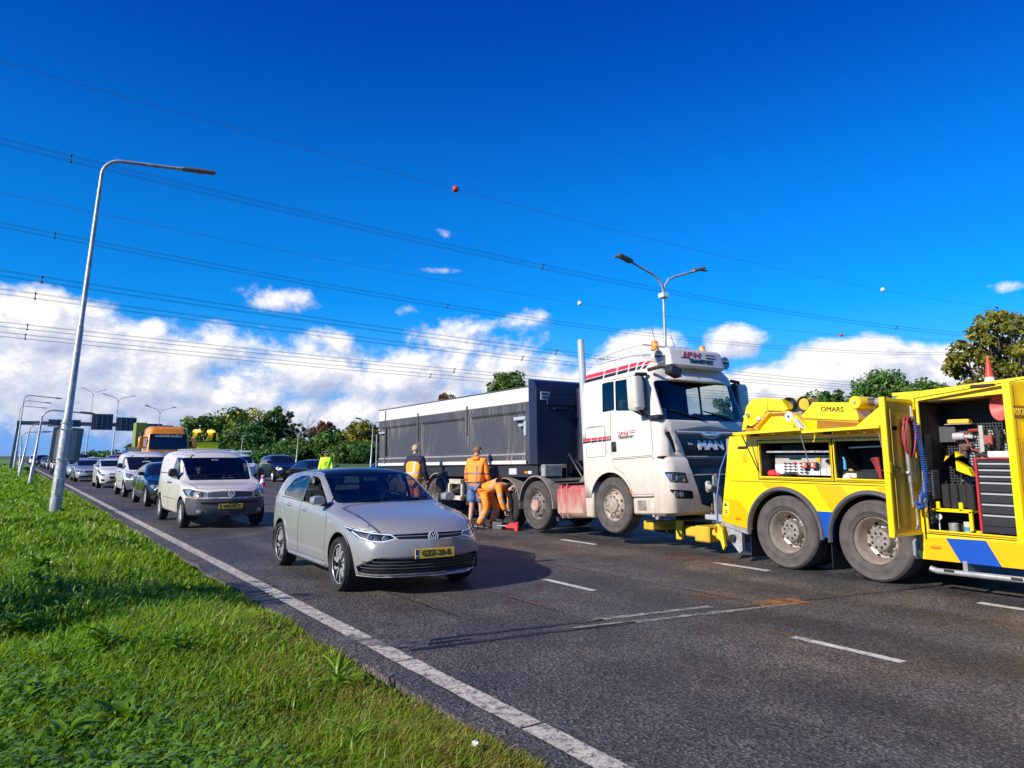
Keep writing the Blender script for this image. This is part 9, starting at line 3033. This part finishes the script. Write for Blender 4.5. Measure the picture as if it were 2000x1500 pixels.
def tree(x, y, h, w, kind, label, n=5000, leaf=0.3, trunk_h=0.25, shape=1.0, seed=1, gold=0.0, sparse=0.0, group='trees beside the road', name='tree', base=0.0, depth=None):
 r = np.random.default_rng(seed)
 o = empty(name, label, 'tree', (x, y, base), group=group)
 d_ = depth or w
 # clump centres fill an uneven crown
 nc = int(34 + n / 130)
 C = []
 while len(C) < nc:
  p = r.uniform(-1, 1, 3)
  q = np.linalg.norm(p)
  if 0.35 < q < 1.0:
   zc = p[2]
   wid = 1.0 if zc < 0.2 else 1 - (zc - 0.2) * 0.25
   C.append((p[0] * w / 2 * wid * r.uniform(0.8, 1.08), p[1] * d_ / 2 * wid, h * (trunk_h + (1 - trunk_h) * (0.5 + 0.47 * zc))))
 C = np.array(C)
 rad = r.uniform(0.06, 0.17, nc) * w * (1 - sparse * 0.45)
 k = r.integers(0, nc, n)
 g = r.normal(0, 1, (n, 3))
 g /= np.linalg.norm(g, axis=1)[:, None]
 rr = rad[k] * r.uniform(0.35, 1.0, n) ** 0.5
 Pn = C[k] + g * rr[:, None] * np.array([1, 1, 0.8])
 # each leaf spray: a bent quad pair
 a = r.normal(0, 1, (n, 3))
 a /= np.linalg.norm(a, axis=1)[:, None]
 nrm = g * 0.8 + r.normal(0, 0.6, (n, 3)) + np.array([0, 0, 0.3])
 nrm /= np.linalg.norm(nrm, axis=1)[:, None]
 u = np.cross(nrm, a)
 u /= np.linalg.norm(u, axis=1)[:, None] + 1e-9
 v = np.cross(nrm, u)
 L = leaf * r.uniform(0.55, 1.35, n)
 W = L * r.uniform(0.45, 0.9, n)
 V = np.zeros((n, 5, 3))
 V[:, 0] = Pn - u * L[:, None] * 0.5
 V[:, 1] = Pn - v * W[:, None] * 0.5 + nrm * L[:, None] * 0.08
 V[:, 2] = Pn + u * L[:, None] * 0.5
 V[:, 3] = Pn + v * W[:, None] * 0.5 + nrm * L[:, None] * 0.08
 V[:, 4] = Pn - nrm * L[:, None] * 0.05
 b = 5 * np.arange(n)
 F = np.concatenate([np.stack([b + i, b + (i + 1) % 4, b + 4], 1) for i in range(4)])
 ct = r.normal(0.45, 0.16, nc)
 if gold:
  ct[r.uniform(0, 1, nc) < gold] = 1.0
 t = np.clip(ct[k] + r.normal(0, 0.14, n), 0, 0.86 if not gold else 1)
 raw_mesh('crown', V.reshape(-1, 3), [F], crown_ms[kind], np.repeat(t, 5), None, o)
 b = MB()
 b.tube([(0, 0, -0.3), (0.02 * w, 0, h * trunk_h * 0.6), (0, 0.02 * w, h * (trunk_h + 0.25)), (0.03 * w, 0, h * 0.82)], [0.028 * h, 0.022 * h, 0.014 * h, 0.004 * h], 8)
 for i in range(0, nc, 2 if not sparse else 1):
  z0 = h * r.uniform(trunk_h * 0.7, 0.6)
  c = C[i]
  b.tube([(0, 0, min(z0, c[2] * 0.9)), (c[0] * 0.5, c[1] * 0.5, (z0 + c[2]) * 0.5), tuple(c)], [0.010 * h, 0.006 * h, 0.002 * h], 5)
 b.build('trunk', bark, o, 50)
 return o


def far_tree(pxl, pxr, ptop, dist, kind, label, n=4200, **kw):
 """tree whose crown spans the given pixels at a distance"""
 pc = (pxl + pxr) / 2
 d = FW + RT * ((pc - PPX) / F_PX)
 hd = Vector((d.x, d.y)).normalized()
 x, y = hd.x * dist, hd.y * dist
 top = at(pc, ptop, Y=y).z
 dep = Vector((x, y, 0)).dot(FW)
 w = (pxr - pxl) / F_PX * dep
 kw.setdefault('leaf', dep / F_PX * 5.8)
 n = int(n * 1.5)
 return tree(x, y, max(1.5, top), w, kind, label, n, **kw)


far_tree(352, 440, 812, 190, 'green', 'loose green tree at the left end of the row, right behind the orange lorry', 3600, trunk_h=0.12, seed=2)
far_tree(415, 540, 792, 195, 'dark', 'big dark tree with yellowing sprays in the middle of the row', 7000, trunk_h=0.06, seed=3, gold=0.2)
far_tree(440, 560, 830, 185, 'dark', 'dark low tree filling the foot of the big yellowing tree', 4200, trunk_h=0.03, seed=4)
far_tree(512, 585, 793, 200, 'green', 'tall thin crowned green tree with sky showing through, left of the bare tree', 3000, trunk_h=0.30, seed=5, sparse=0.5)
far_tree(560, 612, 822, 205, 'green', 'slender half bare tree leaning beside the bare one', 700, trunk_h=0.3, seed=6, sparse=0.9)
far_tree(610, 665, 818, 215, 'autumn', 'russet brown tree between the bare tree and the dark one', 1600, trunk_h=0.25, seed=7, sparse=0.3)
far_tree(540, 640, 858, 180, 'green', 'rounded green bush tree below the bare tree', 4200, trunk_h=0.03, seed=8)
far_tree(610, 700, 838, 175, 'dark', 'rounded dark green tree behind the person in the lime vest', 4800, trunk_h=0.04, seed=9)
far_tree(672, 752, 822, 170, 'gold', 'olive brown tree at the back corner of the trailer', 4800, trunk_h=0.05, seed=10)
far_tree(640, 770, 870, 160, 'dark', 'low dark bush under the olive brown tree', 4000, trunk_h=0.02, seed=11)
far_tree(470, 600, 880, 172, 'dark', 'low dark hedge bush behind the off-roader', 4000, trunk_h=0.02, seed=12)
far_tree(950, 1042, 722, 120, 'green', 'round green tree rising above the trailer top near the exhaust stack', 6500, trunk_h=0.3, seed=13, leaf=0.55)
far_tree(840, 905, 764, 150, 'autumn', 'brownish tree top showing over the middle of the trailer', 2400, trunk_h=0.3, seed=14)
far_tree(1540, 1700, 756, 75, 'dark', 'dark green tree behind the yellow crane boom', 6000, trunk_h=0.1, seed=15, leaf=0.34)
far_tree(1645, 1800, 722, 85, 'dark', 'tall dark green tree behind the raised locker door of the recovery truck', 7500, trunk_h=0.2, seed=16, leaf=0.36)
far_tree(1740, 1860, 736, 80, 'dark', 'dark tree crown just left of the cone on the recovery truck', 4000, trunk_h=0.2, seed=17, leaf=0.36)
far_tree(1845, 2070, 592, 34, 'gold', 'large olive gold tree at the right edge above the recovery truck', 9000, trunk_h=0.15, seed=18, leaf=0.17, sparse=0.6)
far_tree(2060, 2300, 600, 40, 'gold', 'olive gold tree outside the right edge of the picture', 5000, trunk_h=0.15, seed=19, leaf=0.2)
far_tree(1370, 1450, 770, 45, 'green', 'pale green shrub seen through the lorry cab windows', 5000, trunk_h=0.05, seed=20, leaf=0.2)
far_tree(1455, 1560, 800, 60, 'dark', 'dark shrub behind the boom head of the crane', 3000, trunk_h=0.05, seed=21, leaf=0.25)
far_tree(262, 300, 862, 230, 'dark', 'thin dark tree left of the olive green container', 900, trunk_h=0.2, seed=22, sparse=0.5)
far_tree(180, 262, 886, 330, 'dark', 'far tree line low over the second lane', 1500, trunk_h=0.02, seed=23)
far_tree(-40, 16, 878, 160, 'dark', 'dark bush at the far left edge of the picture', 2500, trunk_h=0.02, seed=24)
# bushes just outside the left edge, whose shadows cross the verge
tree(-3.5, 9.2, 3.9, 2.7, 'green', 'green shrub on the verge outside the left edge, casting the band of shade', 2600, 0.12, 0.15, seed=25, group='shrubs outside the picture')
tree(-9.5, 26.5, 5.0, 2.2, 'green', 'taller green shrub on the verge outside the left edge, farther off', 3000, 0.16, 0.15, seed=26, group='shrubs outside the picture')


# the bare tree
def bare(pc, pbase, ptop, dist, label, seed):
 r = random.Random(seed)
 d = FW + RT * ((pc - PPX) / F_PX)
 hd = Vector((d.x, d.y)).normalized()
 x, y = hd.x * dist, hd.y * dist
 h = at(pc, ptop, Y=y).z
 o = empty('bare_tree', label, 'tree', (x, y, 0), group='trees beside the road')
 b = MB()

 def grow(p, d, L, rad, lev):
  q = p + d * L
  mid = p.lerp(q, 0.5) + Vector((r.uniform(-1, 1), r.uniform(-1, 1), 0)) * L * 0.06
  b.tube([p, mid, q], [rad, rad * 0.85, rad * 0.65], 5)
  if lev:
   for _ in range(3 if lev > 1 else 4):
    nd = (d + Vector((r.uniform(-1, 1), r.uniform(-1, 1), r.uniform(-0.1, 0.7))) * 0.75).normalized()
    grow(p.lerp(q, r.uniform(0.55, 1.0)), nd, L * r.uniform(0.5, 0.75), rad * 0.55, lev - 1)
 grow(Vector((0, 0, -0.2)), Vector((0.03, 0, 1)), h * 0.50, h * 0.012, 4)
 b.build('trunk', mat('bark_pale', (0.22, 0.20, 0.18), 0.8), o, 60)


bare(592, 900, 800, 190, 'bare leafless tree standing between the green tree and the russet one', 5)
bare(625, 900, 826, 212, 'thin bare twiggy tree beside the russet brown tree', 8)

# ================================================================== OVERHEAD LINES
wire_m = mat('wire', (0.05, 0.055, 0.07), 0.5, 0.4)
wire_l = mat('wire_pale', (0.16, 0.17, 0.20), 0.4, 0.5)


def wire(name, label, Y, pix, sub=((0, 0),), r=0.02, m=wire_m, spacers=(), group='conductor bundles of the overhead line', balls=()):
 """one overhead conductor (or bundle): sagging curve in the vertical plane y = Y, carried on past the frame"""
 P = [at(x, y, Y=Y) for x, y in pix]
 xs, zs = np.array([p.x for p in P]), np.array([p.z for p in P])
 c = np.polyfit(xs, zs, 2)
 X = np.concatenate([np.linspace(-60, 60, 60), np.linspace(64, max(260, xs.max()), 60)])
 zz = np.polyval(c, X)
 xm = xs.max()
 zz = np.where(X > xm, np.polyval(c, xm) + (X - xm) * np.polyval(np.polyder(c), xm), zz)
 o = empty(name, label, 'cable', (0, Y, 0), group=group)
 for dy, dz in sub:
  MB().tube([(x, dy, z + dz) for x, z in zip(X, zz)], r, 5).build('conductor', m, o, 60)
 for px in spacers:
  p = at(px, 500, Y=Y)
  z = float(np.polyval(c, p.x))
  MB().tube([(p.x, a, z + b_) for a, b_ in list(sub) + [sub[0]]], 0.035, 6).ball((p.x, sub[0][0], z + sub[0][1]), 0.09, 8).ball((p.x, sub[-1][0], z + sub[-1][1]), 0.09, 8).build('spacer', wire_m, o, 50)
 for px, mm in balls:
  p = at(px, 500, Y=Y)
  z = float(np.polyval(c, p.x))
  MB().ball((p.x, 0, z), 0.32, 18).build('marker_ball', mm, o, 60)
 return o


red_b, white_b = mat('ball_red', (0.55, 0.03, 0.03), 0.4), mat('ball_white', (0.85, 0.85, 0.85), 0.4)
TRI = ((-0.2, 0.0), (0.2, 0.0), (0.0, -0.38))
QUAD = ((-0.2, 0.2), (0.2, 0.2), (-0.2, -0.2), (0.2, -0.2))
wire('earth_wire', 'highest single wire over the road, with a red ball and a white ball', 58, [(0, 118), (440, 245), (888, 373), (1350, 482), (1720, 567), (1880, 592)], r=0.018, m=wire_l, balls=((888, red_b), (1719, white_b)), group='single wires of the overhead line')
wire('power_line', 'upper thick wire bundle, passing behind the head of the big lamp post', 60, [(0, 272), (500, 400), (1000, 510), (1420, 588), (1850, 651)], QUAD, 0.013, spacers=(120, 1060, 1740))
wire('earth_wire', 'second single wire, with a white ball above the trailer and a red ball at right', 78, [(0, 375), (500, 480), (1000, 571), (1130, 594), (1632, 652), (1855, 665)], r=0.018, m=wire_l, balls=((1131, white_b), (1632, red_b)), group='single wires of the overhead line')
wire('power_line', 'second wire bundle from the top, crossing the middle of the big lamp post', 78, [(0, 440), (500, 532), (1000, 618), (1400, 668), (1850, 690)], QUAD, 0.013, spacers=(103, 875))
wire('power_line', 'third wire bundle from the top, just above the clouds at left', 66, [(0, 530), (500, 612), (1000, 677), (1300, 712), (1900, 765)], QUAD, 0.013, spacers=(87, 1085))
wire('power_line', 'fourth wire bundle, skimming the cloud tops at left', 70, [(0, 563), (500, 642), (1000, 700), (1400, 735), (1900, 770)], QUAD, 0.012, spacers=(77, 1020))
wire('power_line', 'fifth wire bundle, low over the clouds', 80, [(0, 630), (500, 688), (1000, 737), (1500, 770), (1900, 790)], QUAD, 0.012, spacers=(68, 890))
wire('power_line', 'lowest wire bundle, just under the fifth one', 84, [(0, 650), (500, 704), (1000, 750), (1500, 780), (1900, 797)], QUAD, 0.012, spacers=(66, 845))
